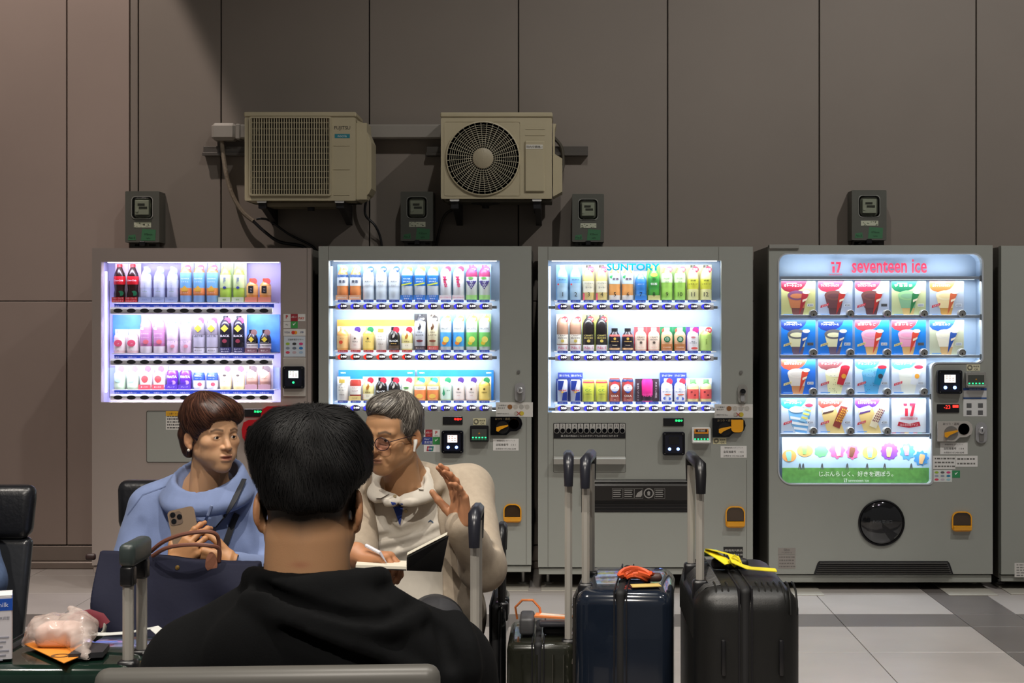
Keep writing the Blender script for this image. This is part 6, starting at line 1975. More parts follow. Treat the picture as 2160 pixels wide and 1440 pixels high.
# small olive case with the aluminium handle
m_olive = mat('glossy_olive_black_shell', '#25261f', .16, noise=.1, nscale=10, coat=.6)
SC = suitcase('suitcase', 'small glossy olive-black cabin suitcase with luggage straps on top', -.158, .030, 4.26, 4.60, .545, m_olive, .022,
              tubes=[(.012, 4.30, 1.02), (.012, 4.44, 1.02)], grip_mat=mat('grip_grey_black', '#23242c', .3))
for x in (-.115, -.075, -.03, .0):
    MB().tube([(x, 4.259, .08), (x, 4.259, .515)], .0035, 6).build('shell_groove', m_olive, SC, True)
for x in (-.11, .0):
    MB().lathe([(.0, 4.252), (.006, 4.254), (.006, 4.262)], (x, 0, .43), 10, axis='y').build('corner_rivet', m_steel, SC, True)
rbox(MB(), -.06, .02, 4.36, 4.40, .547, .572, .01, 3).build('carry_handle', m_rub, SC, True)
ct = thing('luggage_tag', 'orange-edged tag and grey buckle strap on the small olive suitcase', 'luggage tag', (-.07, 4.42, .547))
MB().tube([(-.135, 4.46, .575), (-.14, 4.45, .61), (-.12, 4.44, .632), (-.09, 4.44, .632), (-.07, 4.44, .61), (-.065, 4.45, .58)], .0035, 6).build('loop_cord', cm('#e0844a', .5), ct, True)
MB().prism([(-.085, 4.40), (.012, 4.37), (.03, 4.39), (.02, 4.41), (-.08, 4.45)], .590, .595, axis='z').build('tag_border', cm('#e0844a', .5), ct)
MB().prism([(-.07, 4.41), (.0, 4.385), (.01, 4.395), (.0, 4.405), (-.065, 4.435)], .595, .5965, axis='z').build('tag_face', cm('#d8ccbc', .5), ct)
rbox(MB(), -.125, -.085, 4.33, 4.46, .553, .60, .008, 3).build('buckle_strap', cm('#4a4a4c', .5), ct, True)
rbox(MB(), -.07, .02, 4.33, 4.37, .5755, .589, .005, 2).build('leather_tag', cm('#2a2a30', .4), ct, True)
# slim black case with the black trolley handle
SD = suitcase('suitcase', 'slim black hard case standing between the grey-haired man and the olive suitcase', -.215, -.170, 4.52, 4.84, .60, mat('gloss_black_shell', '#101113', .15, coat=.6), .02,
              tubes=[(-.184, 4.56, .79), (-.184, 4.64, .79)], tube_mat=m_tube_k)
# case mostly hidden by the man in the hoodie
SE = suitcase('suitcase', 'dark suitcase half hidden beside the shoulder of the man in the hoodie', -.42, -.185, 3.50, 3.82, .60, mat('charcoal_shell', '#2b2b2d', .3), .03,
              tubes=[(-.206, 3.58, .955), (-.206, 3.70, .955)], grip_mat=mat('grip_grey_black', '#23242c', .3))

# dark green case in the foreground
m_green_case = mat('glossy_dark_green_shell', '#10231c', .12, noise=.15, nscale=14, coat=.7)
SG = suitcase('suitcase', 'glossy dark green suitcase carrying the carton and the plastic bag', -1.46, -.858, 3.08, 3.41, .742, m_green_case, .03,
              tubes=[(-.878, 3.125, .94), (-.878, 3.225, .94)], grip=False)
rbox(MB(), -.894, -.860, 3.105, 3.245, .935, .982, .012, 3).build('trolley_grip', mat('grip_dark_teal', '#343d3c', .4), SG, True, 60)
for ty in (3.125, 3.225):
    rbox(MB(), -.892, -.864, ty - .016, ty + .016, .895, .937, .006, 2).build('grip_collar', m_black, SG, True, 60)

# things on the green case
ZG = .7475
c0, c1, d0, d1, e1 = PX(-40, 3.12), PX(24, 3.12), 3.125, 3.19, PZ(1256, 3.12)
cn = thing('milk_carton', 'white drink carton with a blue top band on the green suitcase', 'carton', (c1, d0, ZG))
MB().bbox(c0, c1, d0, d1, ZG, e1, .002).build('carton_body', cm('#cfccd2', .45), cn)
MB().box(c0 - .0006, c1 + .0006, d0 - .0006, d1 + .0006, e1 - .03, e1 - .006).build('top_band', cm('#1c4fb0', .45), cn)
MB().prism([(d0, e1), (d1, e1), ((d0 + d1) / 2, e1 + .004)], c0, c1, axis='x').build('folded_top', cm('#d8d6da', .45), cn)
add_text(MB(), '成分無調整', c1 - .022, e1 - .045, d0 - .001, w=.034).build('carton_lettering', cm('#7c7c88', .5), cn)
add_text(MB(), 'milk', c1 - .018, e1 - .018, d0 - .0016, w=.022).build('carton_lettering', cm('#d8dcec', .5), cn)
for k in range(6):
    MB().box(c1 - .04, c1 - .006 - (k % 3) * .006, d0 - .001, d0, e1 - .085 - k * .009, e1 - .082 - k * .009).build('print_line', cm('#9a9aa6', .5), cn)

cn.rotation_euler.z = math.radians(19)
pz = ZG + .004
op = MB().prism([(PX(33, 3.2), 3.25), (PX(128, 3.05), 3.07), (PX(205, 3.2), 3.2), (PX(95, 3.3), 3.34)], pz, pz + .0015, axis='z')
op = tag(op.build('paper_sheet', cm('#e08a2c', .6)), 'orange printed sheet under the plastic bag on the green suitcase', 'paper')
MB().ring([(PX(133, 3.13) + .018 * math.cos(a), 0 + .012 * math.sin(a)) for a in np.linspace(0, 2 * PI, 17)[:-1]], [(PX(133, 3.13) + .012 * math.cos(a), .007 * math.sin(a)) for a in np.linspace(0, 2 * PI, 17)[:-1]], 0, .0006)
rg_ = MB()
n = 20
ca = (PX(130, 3.14), 3.135)
rg_.add([(ca[0] + r_ * math.cos(2 * PI * k / n), ca[1] + r_ * .9 * math.sin(2 * PI * k / n), pz + .0022) for r_ in (.020, .013) for k in range(n)], [(k, (k + 1) % n, n + (k + 1) % n, n + k) for k in range(n)])
rg_.build('printed_ring', cm('#6c4a20', .6), op)
bp_ = MB().prism([(PX(170, 3.2), 3.12), (PX(235, 3.2), 3.14), (PX(240, 3.25), 3.22), (PX(185, 3.25), 3.24)], ZG + .001, ZG + .012, axis='z')
tag(bp_.build('pouch', cm('#2c2c30', .5)), 'small dark grey pouch lying on the green suitcase', 'pouch')
wt = [(PX(a, b), b, ZG + c) for a, b, c in ((195, 3.30, .016), (225, 3.29, .018), (270, 3.285, .022), (305, 3.28, .03), (325, 3.28, .034), (341, 3.27, .024))]
tag(MB().tube(wt, .01, 6, flat=(.03, .0015)).build('baggage_strip', cm('#c6c8c4', .6), None, True), 'long white baggage strip behind the handle of the green suitcase', 'baggage tag')
lt = thing('baggage_loop', 'maroon and white looped baggage tag standing up behind the plastic bag', 'baggage tag', (PX(190, 3.33), 3.33, ZG))
lp = [(PX(150, 3.33), 3.33, PZ(1312, 3.33)), (PX(165, 3.33), 3.33, PZ(1301, 3.33)), (PX(190, 3.33), 3.33, PZ(1297, 3.33)), (PX(212, 3.33), 3.33, PZ(1304, 3.33)), (PX(222, 3.33), 3.33, PZ(1318, 3.33))]
MB().tube(lp, .01, 6, flat=(.004, .02)).build('maroon_band', cm('#7c2f3c', .5), lt, True, 60)
lp2 = [(PX(222, 3.33), 3.33, PZ(1318, 3.33)), (PX(222, 3.33), 3.32, PZ(1332, 3.33)), (PX(210, 3.33), 3.31, PZ(1342, 3.33)), (PX(195, 3.32), 3.30, ZG + .016)]
MB().tube(lp2, .01, 6, flat=(.004, .02)).build('white_band', cm('#c9c5bc', .5), lt, True, 60)
MB().tube([(PX(136, 3.33), 3.33, ZG + .012), (PX(142, 3.33), 3.33, PZ(1322, 3.33)), (PX(150, 3.33), 3.33, PZ(1312, 3.33))], .01, 6, flat=(.004, .02)).build('white_band', cm('#c9c5bc', .5), lt, True, 60)


# ------------------------------------------------------------------ smooth solids for bodies and clothes
from mathutils.bvhtree import BVHTree


class Field:
    """signed distance grid; primitives are blended in, then meshed"""

    def __init__(self, lo, hi, h):
        self.lo = np.array(lo, dtype=np.float32)
        self.h = h
        n = np.ceil((np.array(hi) - self.lo) / h).astype(int) + 1
        self.n = n
        self.F = np.full(n, 0.5, dtype=np.float32)
        self.ax = [self.lo[i] + h * np.arange(n[i], dtype=np.float32) for i in range(3)]

    def _blk(self, lo, hi):
        a = np.clip(np.floor((np.array(lo) - self.lo) / self.h).astype(int), 0, self.n)
        b = np.clip(np.ceil((np.array(hi) - self.lo) / self.h).astype(int) + 1, 0, self.n)
        if np.any(b <= a):
            return None
        s = tuple(slice(a[i], b[i]) for i in range(3))
        x = self.ax[0][s[0]][:, None, None]
        y = self.ax[1][s[1]][None, :, None]
        z = self.ax[2][s[2]][None, None, :]
        return s, x, y, z

    def _mix(self, s, d, k, op):
        A = self.F[s]
        k = max(k, 1e-5)
        if op == 'u':
            h = np.clip(.5 + .5 * (d - A) / k, 0, 1)
            self.F[s] = d + (A - d) * h - k * h * (1 - h)
        else:
            d = -d
            h = np.clip(.5 - .5 * (d - A) / k, 0, 1)
            self.F[s] = d + (A - d) * h + k * h * (1 - h)

    def ell(self, c, r, k=.01, op='u', rot=None):
        m = max(r) + k * 1.5 + self.h * 3 if rot is not None else None
        mm = np.array([m] * 3) if m else np.array(r) + k * 1.5 + self.h * 3
        q = self._blk(np.array(c) - mm, np.array(c) + mm)
        if q is None:
            return self
        s, x, y, z = q
        x, y, z = x - c[0], y - c[1], z - c[2]
        if rot is not None:
            R = np.array(Euler(rot).to_matrix())
            x, y, z = [R[0, i] * x + R[1, i] * y + R[2, i] * z for i in range(3)]
        k0 = np.sqrt((x / r[0]) ** 2 + (y / r[1]) ** 2 + (z / r[2]) ** 2)
        k1 = np.sqrt((x / r[0] ** 2) ** 2 + (y / r[1] ** 2) ** 2 + (z / r[2] ** 2) ** 2) + 1e-6
        self._mix(s, (k0 * (k0 - 1) / k1).astype(np.float32), k, op)
        return self

    def cone(self, a, b, ra, rb, k=.01, op='u'):
        a, b = np.array(a, float), np.array(b, float)
        m = max(ra, rb) + k * 1.5 + self.h * 3
        q = self._blk(np.minimum(a, b) - m, np.maximum(a, b) + m)
        if q is None:
            return self
        s, x, y, z = q
        d = b - a
        L = float(d @ d) + 1e-12
        t = np.clip(((x - a[0]) * d[0] + (y - a[1]) * d[1] + (z - a[2]) * d[2]) / L, 0, 1)
        dist = np.sqrt((x - a[0] - t * d[0]) ** 2 + (y - a[1] - t * d[1]) ** 2 + (z - a[2] - t * d[2]) ** 2)
        self._mix(s, (dist - (ra + (rb - ra) * t)).astype(np.float32), k, op)
        return self

    def chain(self, pts, rs, k=.01, op='u'):
        if not isinstance(rs, (list, tuple)):
            rs = [rs] * len(pts)
        for i in range(len(pts) - 1):
            self.cone(pts[i], pts[i + 1], rs[i], rs[i + 1], k, op)
        return self

    def raw(self, fn, k=.005, op='s', lo=None, hi=None):
        q = self._blk(self.lo if lo is None else lo, self.lo + self.h * self.n if hi is None else hi)
        s, x, y, z = q
        d = fn(x, y, z)
        self._mix(s, np.broadcast_to(d, self.F[s].shape).astype(np.float32), k, op)
        return self

    def folds(self, amp, freq, seed=0, aniso=(1, 1, 1)):
        r = np.random.RandomState(seed)
        x, y, z = self.ax[0][:, None, None], self.ax[1][None, :, None], self.ax[2][None, None, :]
        w = 0
        for i in range(5):
            d = r.normal(size=3) * np.array(aniso)
            d = d / np.linalg.norm(d) * freq * r.uniform(.6, 1.7)
            e = r.normal(size=3)
            e = e / np.linalg.norm(e) * freq * .5
            ph = r.uniform(0, 6.28)
            w = w + np.sin(d[0] * x + d[1] * y + d[2] * z + ph + 1.2 * np.sin(e[0] * x + e[1] * y + e[2] * z + ph * 2)) / 5
        self.F += (amp * w).astype(np.float32) * (np.abs(self.F) < .06)
        return self

    def mesh(self):
        F, n = self.F, self.n
        S = F < 0
        c = [S[i:n[0] - 1 + i, j:n[1] - 1 + j, k:n[2] - 1 + k] for i in (0, 1) for j in (0, 1) for k in (0, 1)]
        sm = sum(a.astype(np.uint8) for a in c)
        act = (sm > 0) & (sm < 8)
        I, J, K = np.nonzero(act)
        idx = np.full(act.shape, -1, dtype=np.int64)
        idx[I, J, K] = np.arange(len(I))
        P_ = np.zeros((len(I), 3))
        cnt = np.zeros(len(I))
        co = [(i, j, k) for i in (0, 1) for j in (0, 1) for k in (0, 1)]
        for a in range(8):
            for ax in range(3):
                if co[a][ax] == 0:
                    b = list(co[a])
                    b[ax] = 1
                    fa = F[I + co[a][0], J + co[a][1], K + co[a][2]]
                    fb = F[I + b[0], J + b[1], K + b[2]]
                    cr = (fa < 0) != (fb < 0)
                    t = np.where(cr, fa / np.where(np.abs(fa - fb) < 1e-9, 1, fa - fb), 0)
                    p = np.array(co[a], float)[None, :].repeat(len(I), 0)
                    p[:, ax] += t
                    P_ += p * cr[:, None]
                    cnt += cr
        V = (P_ / np.maximum(cnt, 1)[:, None] + np.stack([I, J, K], 1)) * self.h + self.lo
        Q = []
        for ax in range(3):
            u, v = [(1, 2), (2, 0), (0, 1)][ax]
            sl0 = [slice(None)] * 3
            sl1 = [slice(None)] * 3
            sl0[ax] = slice(0, n[ax] - 1)
            sl1[ax] = slice(1, n[ax])
            A, B = S[tuple(sl0)], S[tuple(sl1)]
            E = np.argwhere(A != B)
            ok = (E[:, u] > 0) & (E[:, v] > 0) & (E[:, u] < n[u] - 1) & (E[:, v] < n[v] - 1)
            E = E[ok]
            flip = A[tuple(E.T)]
            q = []
            for du, dv in ((0, 0), (-1, 0), (-1, -1), (0, -1)):
                e = E.copy()
                e[:, u] += du
                e[:, v] += dv
                q.append(idx[tuple(e.T)])
            q = np.stack(q, 1)
            q[~flip] = q[~flip][:, ::-1]
            Q.append(q)
        Q = np.concatenate(Q)
        Q = Q[(Q >= 0).all(1)]
        return V, Q


def relax(V, Q, it=1, f=.5):
    for _ in range(it):
        s = np.zeros_like(V)
        c = np.zeros(len(V))
        for i in range(4):
            for j in (1, 3):
                np.add.at(s, Q[:, i], V[Q[:, (i + j) % 4]])
                np.add.at(c, Q[:, i], 1)
        V = V + f * (s / np.maximum(c, 1)[:, None] - V)
    return V


def solid(name, V, Q, mats, parent, col=None):
    """mesh from arrays (world coordinates), smooth shaded, optional vertex colours"""
    base = np.array(wloc(parent)) if parent is not None else np.array([V[:, 0].mean(), V[:, 1].mean(), V[:, 2].min()])
    me = bpy.data.meshes.new(name)
    nq = Q.shape[1]
    me.vertices.add(len(V))
    me.vertices.foreach_set('co', (V - base).astype(np.float32).ravel())
    me.loops.add(len(Q) * nq)
    me.loops.foreach_set('vertex_index', Q.astype(np.int32).ravel())
    me.polygons.add(len(Q))
    me.polygons.foreach_set('loop_start', np.arange(0, len(Q) * nq, nq, dtype=np.int32))
    me.polygons.foreach_set('loop_total', np.full(len(Q), nq, dtype=np.int32))
    me.polygons.foreach_set('use_smooth', np.ones(len(Q), dtype=bool))
    me.update(calc_edges=True)
    me.validate()
    if col is not None:
        at = me.color_attributes.new('Col', 'FLOAT_COLOR', 'POINT')
        c4 = np.ones((len(V), 4), dtype=np.float32)
        c4[:, :3] = col
        at.data.foreach_set('color', c4.ravel())
    me.materials.append(mats)
    o = bpy.data.objects.new(name, me)
    COL.objects.link(o)
    if parent is not None:
        o.parent = parent
    else:
        o.location = base
    return o


def bvh_of(V, Q):
    return BVHTree.FromPolygons([tuple(v) for v in V], [tuple(int(i) for i in q) for q in Q])


def cast(bvh, px, py, off=.0015):
    """point of a surface seen at a pixel"""
    d = Vector(P(px, py, 1.0)) - Vector((0, 0, CAMZ))
    d.normalize()
    h = bvh.ray_cast(Vector((0, 0, CAMZ)), d)
    return None if h[0] is None else h[0] - d * off


def patch(name, bvh, left, right, n, mt, parent, off=.002, thick=.0):
    """strip laid on a surface between two pixel polylines"""
    def samp(pl, t):
        t *= len(pl) - 1
        i = min(int(t), len(pl) - 2)
        a, b = pl[i], pl[i + 1]
        return a[0] + (b[0] - a[0]) * (t - i), a[1] + (b[1] - a[1]) * (t - i)
    rows = []
    m = 5
    for i in range(n + 1):
        a, b = samp(left, i / n), samp(right, i / n)
        row = []
        for j in range(m + 1):
            p = cast(bvh, a[0] + (b[0] - a[0]) * j / m, a[1] + (b[1] - a[1]) * j / m, off)
            row.append(p)
        rows.append(row)
    v, f, id_ = [], [], {}
    for i, row in enumerate(rows):
        for j, p in enumerate(row):
            if p is not None:
                id_[(i, j)] = len(v)
                v.append(p)
    for i in range(n):
        for j in range(m):
            q = [id_.get(k) for k in ((i, j), (i, j + 1), (i + 1, j + 1), (i + 1, j))]
            if None not in q:
                pv = [v[k] for k in q]
                if max((pv[0] - pv[k]).length for k in (1, 2, 3)) < .08:
                    f.append(q)
    if not f:
        return None
    return link_mesh(name, v, f, mt, parent, True, None, 180)


def strands(name, V, Q, seeds_mask, flow, length, width, count, colours, parent, lift=.002, nseg=5, seed=1, mt=None, wild=.25):
    """fine hair locks lying along a surface"""
    r = np.random.RandomState(seed)
    bv = bvh_of(V, Q)
    cand = np.nonzero(seeds_mask)[0]
    pick = r.choice(cand, count)
    vs, fs, cs = [], [], []
    for q in pick:
        p = Vector(V[q])
        near = bv.find_nearest(p)
        nrm = near[1]
        d = Vector(flow(np.array(p))) + Vector(r.normal(size=3)) * wild
        L = length * r.uniform(.6, 1.3)
        st = L / nseg
        w = width * r.uniform(.6, 1.4)
        lf = lift * r.uniform(.3, 1.5)
        colr = colours[r.randint(len(colours))]
        b0 = len(vs)
        d = d - nrm * d.dot(nrm)
        if d.length < 1e-5:
            continue
        d.normalize()
        for i in range(nseg + 1):
            t = i / nseg
            s = d.cross(nrm)
            if s.length < 1e-6:
                s = Vector((1, 0, 0))
            s.normalize()
            ww = w * (1 - t) ** .5 + .0001
            c = p + nrm * (lf * (.4 + t))
            vs += [c - s * ww * .5, c + s * ww * .5]
            cs += [colr, colr]
            if i < nseg:
                fs.append((b0 + 2 * i, b0 + 2 * i + 1, b0 + 2 * i + 3, b0 + 2 * i + 2))
                p = p + d * st
                nr = bv.find_nearest(p)
                p = nr[0]
                nrm = nr[1]
                f2 = Vector(flow(np.array(p)))
                d = d * .75 + f2 * .25
                d = d - nrm * d.dot(nrm)
                if d.length < 1e-5:
                    d = s.cross(nrm)
                d.normalize()
    Va = np.array([tuple(p) for p in vs])
    return solid(name, Va, np.array(fs), mt, parent, np.array(cs))


def xform(V, loc, yaw=0, pitch=0, roll=0, scale=1.0):
    """local (face to -y) -> world; yaw turns the face towards +x, pitch nods it down"""
    R = np.array((Matrix.Rotation(yaw, 3, 'Z') @ Matrix.Rotation(pitch, 3, 'X') @ Matrix.Rotation(roll, 3, 'Y')))
    return (V * scale) @ R.T + np.array(loc)


def head_field(h=.0023, nose=1.0, brow=1.0, jaw=1.0, old=0.0, neck=.054, open_mouth=0.0, face=True, eye=1.0, neck_end=(0, .047, -.235)):
    f = Field((-.105, -.132, -.22), (.105, .135, .145), h)
    f.ell((0, .018, .035), (.074, .092, .086), .02)
    f.ell((0, -.045, .038), (.060, .046, .056), .03)
    f.ell((0, -.034, -.03), (.061, .058, .076), .025)
    f.cone((0, .025, -.06), neck_end, neck, neck * 1.08, .03)
    for s in (-1, 1):
        f.cone((s * .050 * jaw, .0, -.052), (s * .018 * jaw, -.066, -.097), .021, .017, .02)
        f.ell((s * .044, -.057, -.018), (.024, .022, .021), .02)
        f.ell((s * .038, -.05, -.058), (.022, .024, .026), .02)
    f.ell((0, -.076, -.099), (.024 * jaw, .018, .018), .015)
    if face:
        f.ell((0, -.074, -.066), (.034, .022, .030), .02)
        for s in (-1, 1):
            f.cone((s * .014, -.0865, .021), (s * .046, -.070, .022), .010 * brow, .010 * brow, .014)
            f.ell((s * .031, -.104, .002), (.019, .019, .0115), .014, 's')
        f.cone((0, -.085, .010), (0, -.085 - .026 * nose, -.030), .0078, .0112, .011)
        for s in (-1, 1):
            f.ell((s * .0125, -.0735 - .024 * nose, -.0335), (.0085, .011, .0078), .005)
        for s in (-1, 1):
            f.ell((s * .0066, -.082 - .024 * nose, -.0415), (.0042, .006, .003), .003, 's')
            f.ell((s * .031, -.0735, .002), (.0172, .0150, .0125), .005)
            f.ell((s * .031, -.0905, .0008), (.0140, .0105, .0040 * eye if not old else .0030), .0016, 's', rot=(0, s * .10, 0))
        f.ell((0, -.0945, -.0600), (.0215, .0088, .0055), .005)
        f.ell((0, -.0935, -.0705 - .003 * open_mouth), (.0190, .0095, .0068), .005)
        f.ell((0, -.105, -.0652 - .0015 * open_mouth), (.0205, .0100, .0013 + .003 * open_mouth), .0022, 's')
        if old:
            for s in (-1, 1):
                f.cone((s * .018, -.102, -.037), (s * .034, -.088, -.074), .003, .003, .010, 's')
                f.cone((s * .018, -.092, -.012), (s * .044, -.080, -.014), .0022, .002, .008, 's')
    for s in (-1, 1):
        f.ell((s * .079, .014, -.008), (.0085, .019, .031), .006, rot=(.12, 0, s * -.35))
        f.ell((s * .077, .008, -.036), (.007, .011, .011), .006)
        f.ell((s * .0865, .008, -.005), (.0055, .0100, .018), .004, 's', rot=(.12, 0, s * -.35))
    return f


def blend(a, b, t):
    return a + (b - a) * t[:, None]


def sstep(x, a, b):
    t = np.clip((x - a) / (b - a), 0, 1)
    return t * t * (3 - 2 * t)


def face_colours(V, skin, lip, browc, brow_amt=1.0, blush=.35, stubble=0.0):
    """albedo per vertex from local head coordinates"""
    n = len(V)
    c = np.tile(np.array(lin(skin)), (n, 1))
    x, y, z = V[:, 0], V[:, 1], V[:, 2]
    ax = np.abs(x)
    red = np.array(lin(skin)) * np.array([1.04, .82, .76])
    ck = np.exp(-(((ax - .042) / .022) ** 2 + ((z + .024) / .022) ** 2)) * (y < -.03)
    ns = np.exp(-((x / .016) ** 2 + ((z + .034) / .016) ** 2)) * (y < -.09)
    er = ((ax > .078) * 1.0)
    c = blend(c, np.tile(red, (n, 1)), np.clip(blush * (ck + ns) + .55 * er, 0, 1))
    lp = np.exp(-(((z + .0655) / .0085) ** 4)) * np.exp(-((x / .0205) ** 6)) * (y < -.088)
    c = blend(c, np.tile(np.array(lin(lip)), (n, 1)), np.clip(lp * .85, 0, 1))
    bz = .0245 + .004 * sstep(ax, .012, .034) - .006 * sstep(ax, .034, .05)
    br = np.exp(-(((z - bz) / .0042) ** 4)) * (ax > .012) * (ax < .051) * (y < -.06)
    c = blend(c, np.tile(np.array(lin(browc)), (n, 1)), np.clip(br * brow_amt, 0, 1))
    if stubble:
        sb = sstep(-z, .045, .07) * (y < -.02) * (1 - np.clip(lp, 0, 1))
        c = blend(c, c * np.array([.78, .78, .8]), sb * stubble)
    return c


def eye_mesh(name, s, iris, loc, yaw, pitch, roll, scale, gaze, parent):
    """eyeball with iris and pupil rings"""
    mb = MB()
    R = .0118
    prof, mats = [], [cm('#d8d0c8', .15), cm(iris, .12), cm('#0a0808', .08)]
    ang = [0, 14, 28, 29, 45, 70, 100, 140, 180]
    n = 16
    v = []
    for a in ang:
        a = math.radians(a)
        for k in range(n):
            t = 2 * PI * k / n
            v.append((R * math.sin(a) * math.cos(t), -R * math.cos(a), R * math.sin(a) * math.sin(t)))
    f, mi = [], []
    for i in range(len(ang) - 1):
        for k in range(n):
            f.append((i * n + k, i * n + (k + 1) % n, (i + 1) * n + (k + 1) % n, (i + 1) * n + k))
            mi.append(2 if i == 0 else (1 if i in (1, 2) else 0))
    G = np.array(Matrix.Rotation(gaze[0], 3, 'Z') @ Matrix.Rotation(gaze[1], 3, 'X'))
    V = np.array(v) @ G.T + np.array([s * .031, -.0755, .0012])
    V = xform(V, loc, yaw, pitch, roll, scale)
    return link_mesh(name, V, f, mats, parent, True, mi, 180)


def hand_local(curl, thumb=(.5, .4, .3), spread=.06, arm=.14, h=.0021):
    """right hand: wrist at the origin, fingers to +y, palm to -z, thumb on the -x side"""
    f = Field((-.105, -arm - .02, -.115), (.075, .215, .05), h)
    base = [(-.027, .088, 0), (-.008, .093, .003), (.012, .089, .001), (.030, .079, -.004)]
    lens = [(.042, .026, .022), (.046, .030, .023), (.043, .028, .022), (.034, .021, .019)]
    rad = [.0092, .0095, .0089, .0079]
    f.cone((0, -arm, 0), (0, -.01, 0), .037, .027, .01)
    f.ell((0, .0, 0), (.029, .03, .019), .015)
    for i, b in enumerate(base):
        f.cone((b[0] * .55, .012, -.002), b, .0155, .0125, .012)
    f.ell((-.024, .03, -.010), (.018, .030, .015), .012)
    f.ell((.022, .03, -.009), (.014, .034, .014), .012)
    nails = []
    for i, b in enumerate(base):
        p = np.array(b, float)
        a = 0.0
        sp = (i - 1.5) * spread
        pts, rs = [p.copy()], [rad[i] * 1.08]
        for j in range(3):
            a += curl[i][j]
            d = np.array([math.sin(sp) * math.cos(a), math.cos(sp) * math.cos(a), -math.sin(a)])
            p = p + d * lens[i][j]
            pts.append(p.copy())
            rs.append(rad[i] * (1.0 - .09 * (j + 1)))
        f.chain(pts, rs, .0022)
        for q in pts[1:3]:
            f.ell(q + np.array([0, 0, .0012]), (rad[i] * 1.06,) * 3, .004)
        nails.append((pts[-1], d, a))
    p = np.array([-.026, .016, -.010])
    a0, a1, a2 = thumb
    pts = [p.copy()]
    d = np.array([-math.sin(a0), math.cos(a0), -.25])
    for L, turn in ((.042, 0), (.033, a1), (.027, a2)):
        an = math.atan2(-d[0], d[1]) - turn
        d = np.array([-math.sin(an), math.cos(an), -.25 - turn * .5])
        d /= np.linalg.norm(d)
        p = p + d * L
        pts.append(p.copy())
    f.chain(pts, [.0150, .0122, .0108, .0088], .004)
    V, Q = f.mesh()
    return relax(V, Q, 1, .4), Q


def hand_place(V, Q, wrist, fwd, palm, mirror=False, scale=1.0):
    """put a local hand in the world: fwd = finger direction, palm = direction the palm faces"""
    V = V.copy()
    if mirror:
        V[:, 0] *= -1
        Q = Q[:, ::-1]
    y = Vector(fwd).normalized()
    z = -Vector(palm)
    z = (z - y * z.dot(y)).normalized()
    x = y.cross(z)
    M = np.array([x, y, z])
    return (V * scale) @ M + np.array(wrist), Q


def join(parts):
    Vs, Qs, Cs, o = [], [], [], 0
    for V, Q, C in parts:
        Vs.append(V)
        Qs.append(Q + o)
        Cs.append(C)
        o += len(V)
    return np.concatenate(Vs), np.concatenate(Qs), np.concatenate(Cs)


def flat_col(V, c):
    return np.tile(np.array(lin(c)), (len(V), 1))


def hand_col(Vl, skin):
    c = flat_col(Vl, skin)
    red = np.array(lin(skin)) * np.array([1.0, .80, .74])
    t = sstep(Vl[:, 1], .1, .19)
    return blend(c, np.tile(red, (len(Vl), 1)), .55 * t)


m_skin = mat('skin', '#c09070', .48, vcol=True, sub=.08, bump=.05, bscale=500, spec=.4)
m_hair = mat('hair', '#101010', .42, vcol=True, spec=.45)


# ------------------------------------------------------------------ man in the black hoodie, seen from behind
def legs(t, hip, hw, knee_y, knee_z, mt, mshoe, h=.009, foot_dy=-.12, spread=.09, ankle_y=None):
    """seated trousers and shoes; knee_y is where the knees are, the person sits at hip"""
    ay = knee_y if ankle_y is None else ankle_y
    sgn = -1 if knee_y < hip[1] else 1
    lo = (hip[0] - .32, min(hip[1], knee_y, ay) - .2, .05)
    hi = (hip[0] + .32, max(hip[1], knee_y, ay) + .2, max(hip[2], knee_z) + .16)
    f = Field(lo, hi, h)
    f.ell(hip, (hw, .12, .10), .03)
    for s in (-1, 1):
        f.cone((hip[0] + s * .09, hip[1], hip[2]), (hip[0] + s * spread, knee_y, knee_z), .085, .062, .03)
        f.cone((hip[0] + s * spread, knee_y, knee_z), (hip[0] + s * spread, ay, .10), .062, .05, .02)
    f.folds(.003, 45, 4)
    V, Q = f.mesh()
    solid('trousers', V, Q, mt, t)
    for s in (-1, 1):
        x = hip[0] + s * spread
        g = Field((x - .07, ay - .24, -.005), (x + .07, ay + .24, .14), .006)
        g.ell((x, ay + sgn * .07, .045), (.045, .13, .045), .02)
        g.ell((x, ay, .07), (.045, .055, .05), .02)
        g.raw(lambda a, b, c: c - .004 + 0 * a + 0 * b, .004, 's')
        V, Q = g.mesh()
        V[:, 2] = np.maximum(V[:, 2], .0)
        solid('shoe', V, Q, mshoe, t)


m_hood = mat('black_sweatshirt_fleece', '#07080a', .9, noise=.12, nscale=60, bump=.06, bscale=400, spec=.2)
m_navy_t = mat('navy_knit_collar', '#11141f', .85)
m_jeans = mat('dark_trousers', '#1b1c20', .8, noise=.1, nscale=80)
m_shoe = mat('dark_shoe', '#151518', .5)

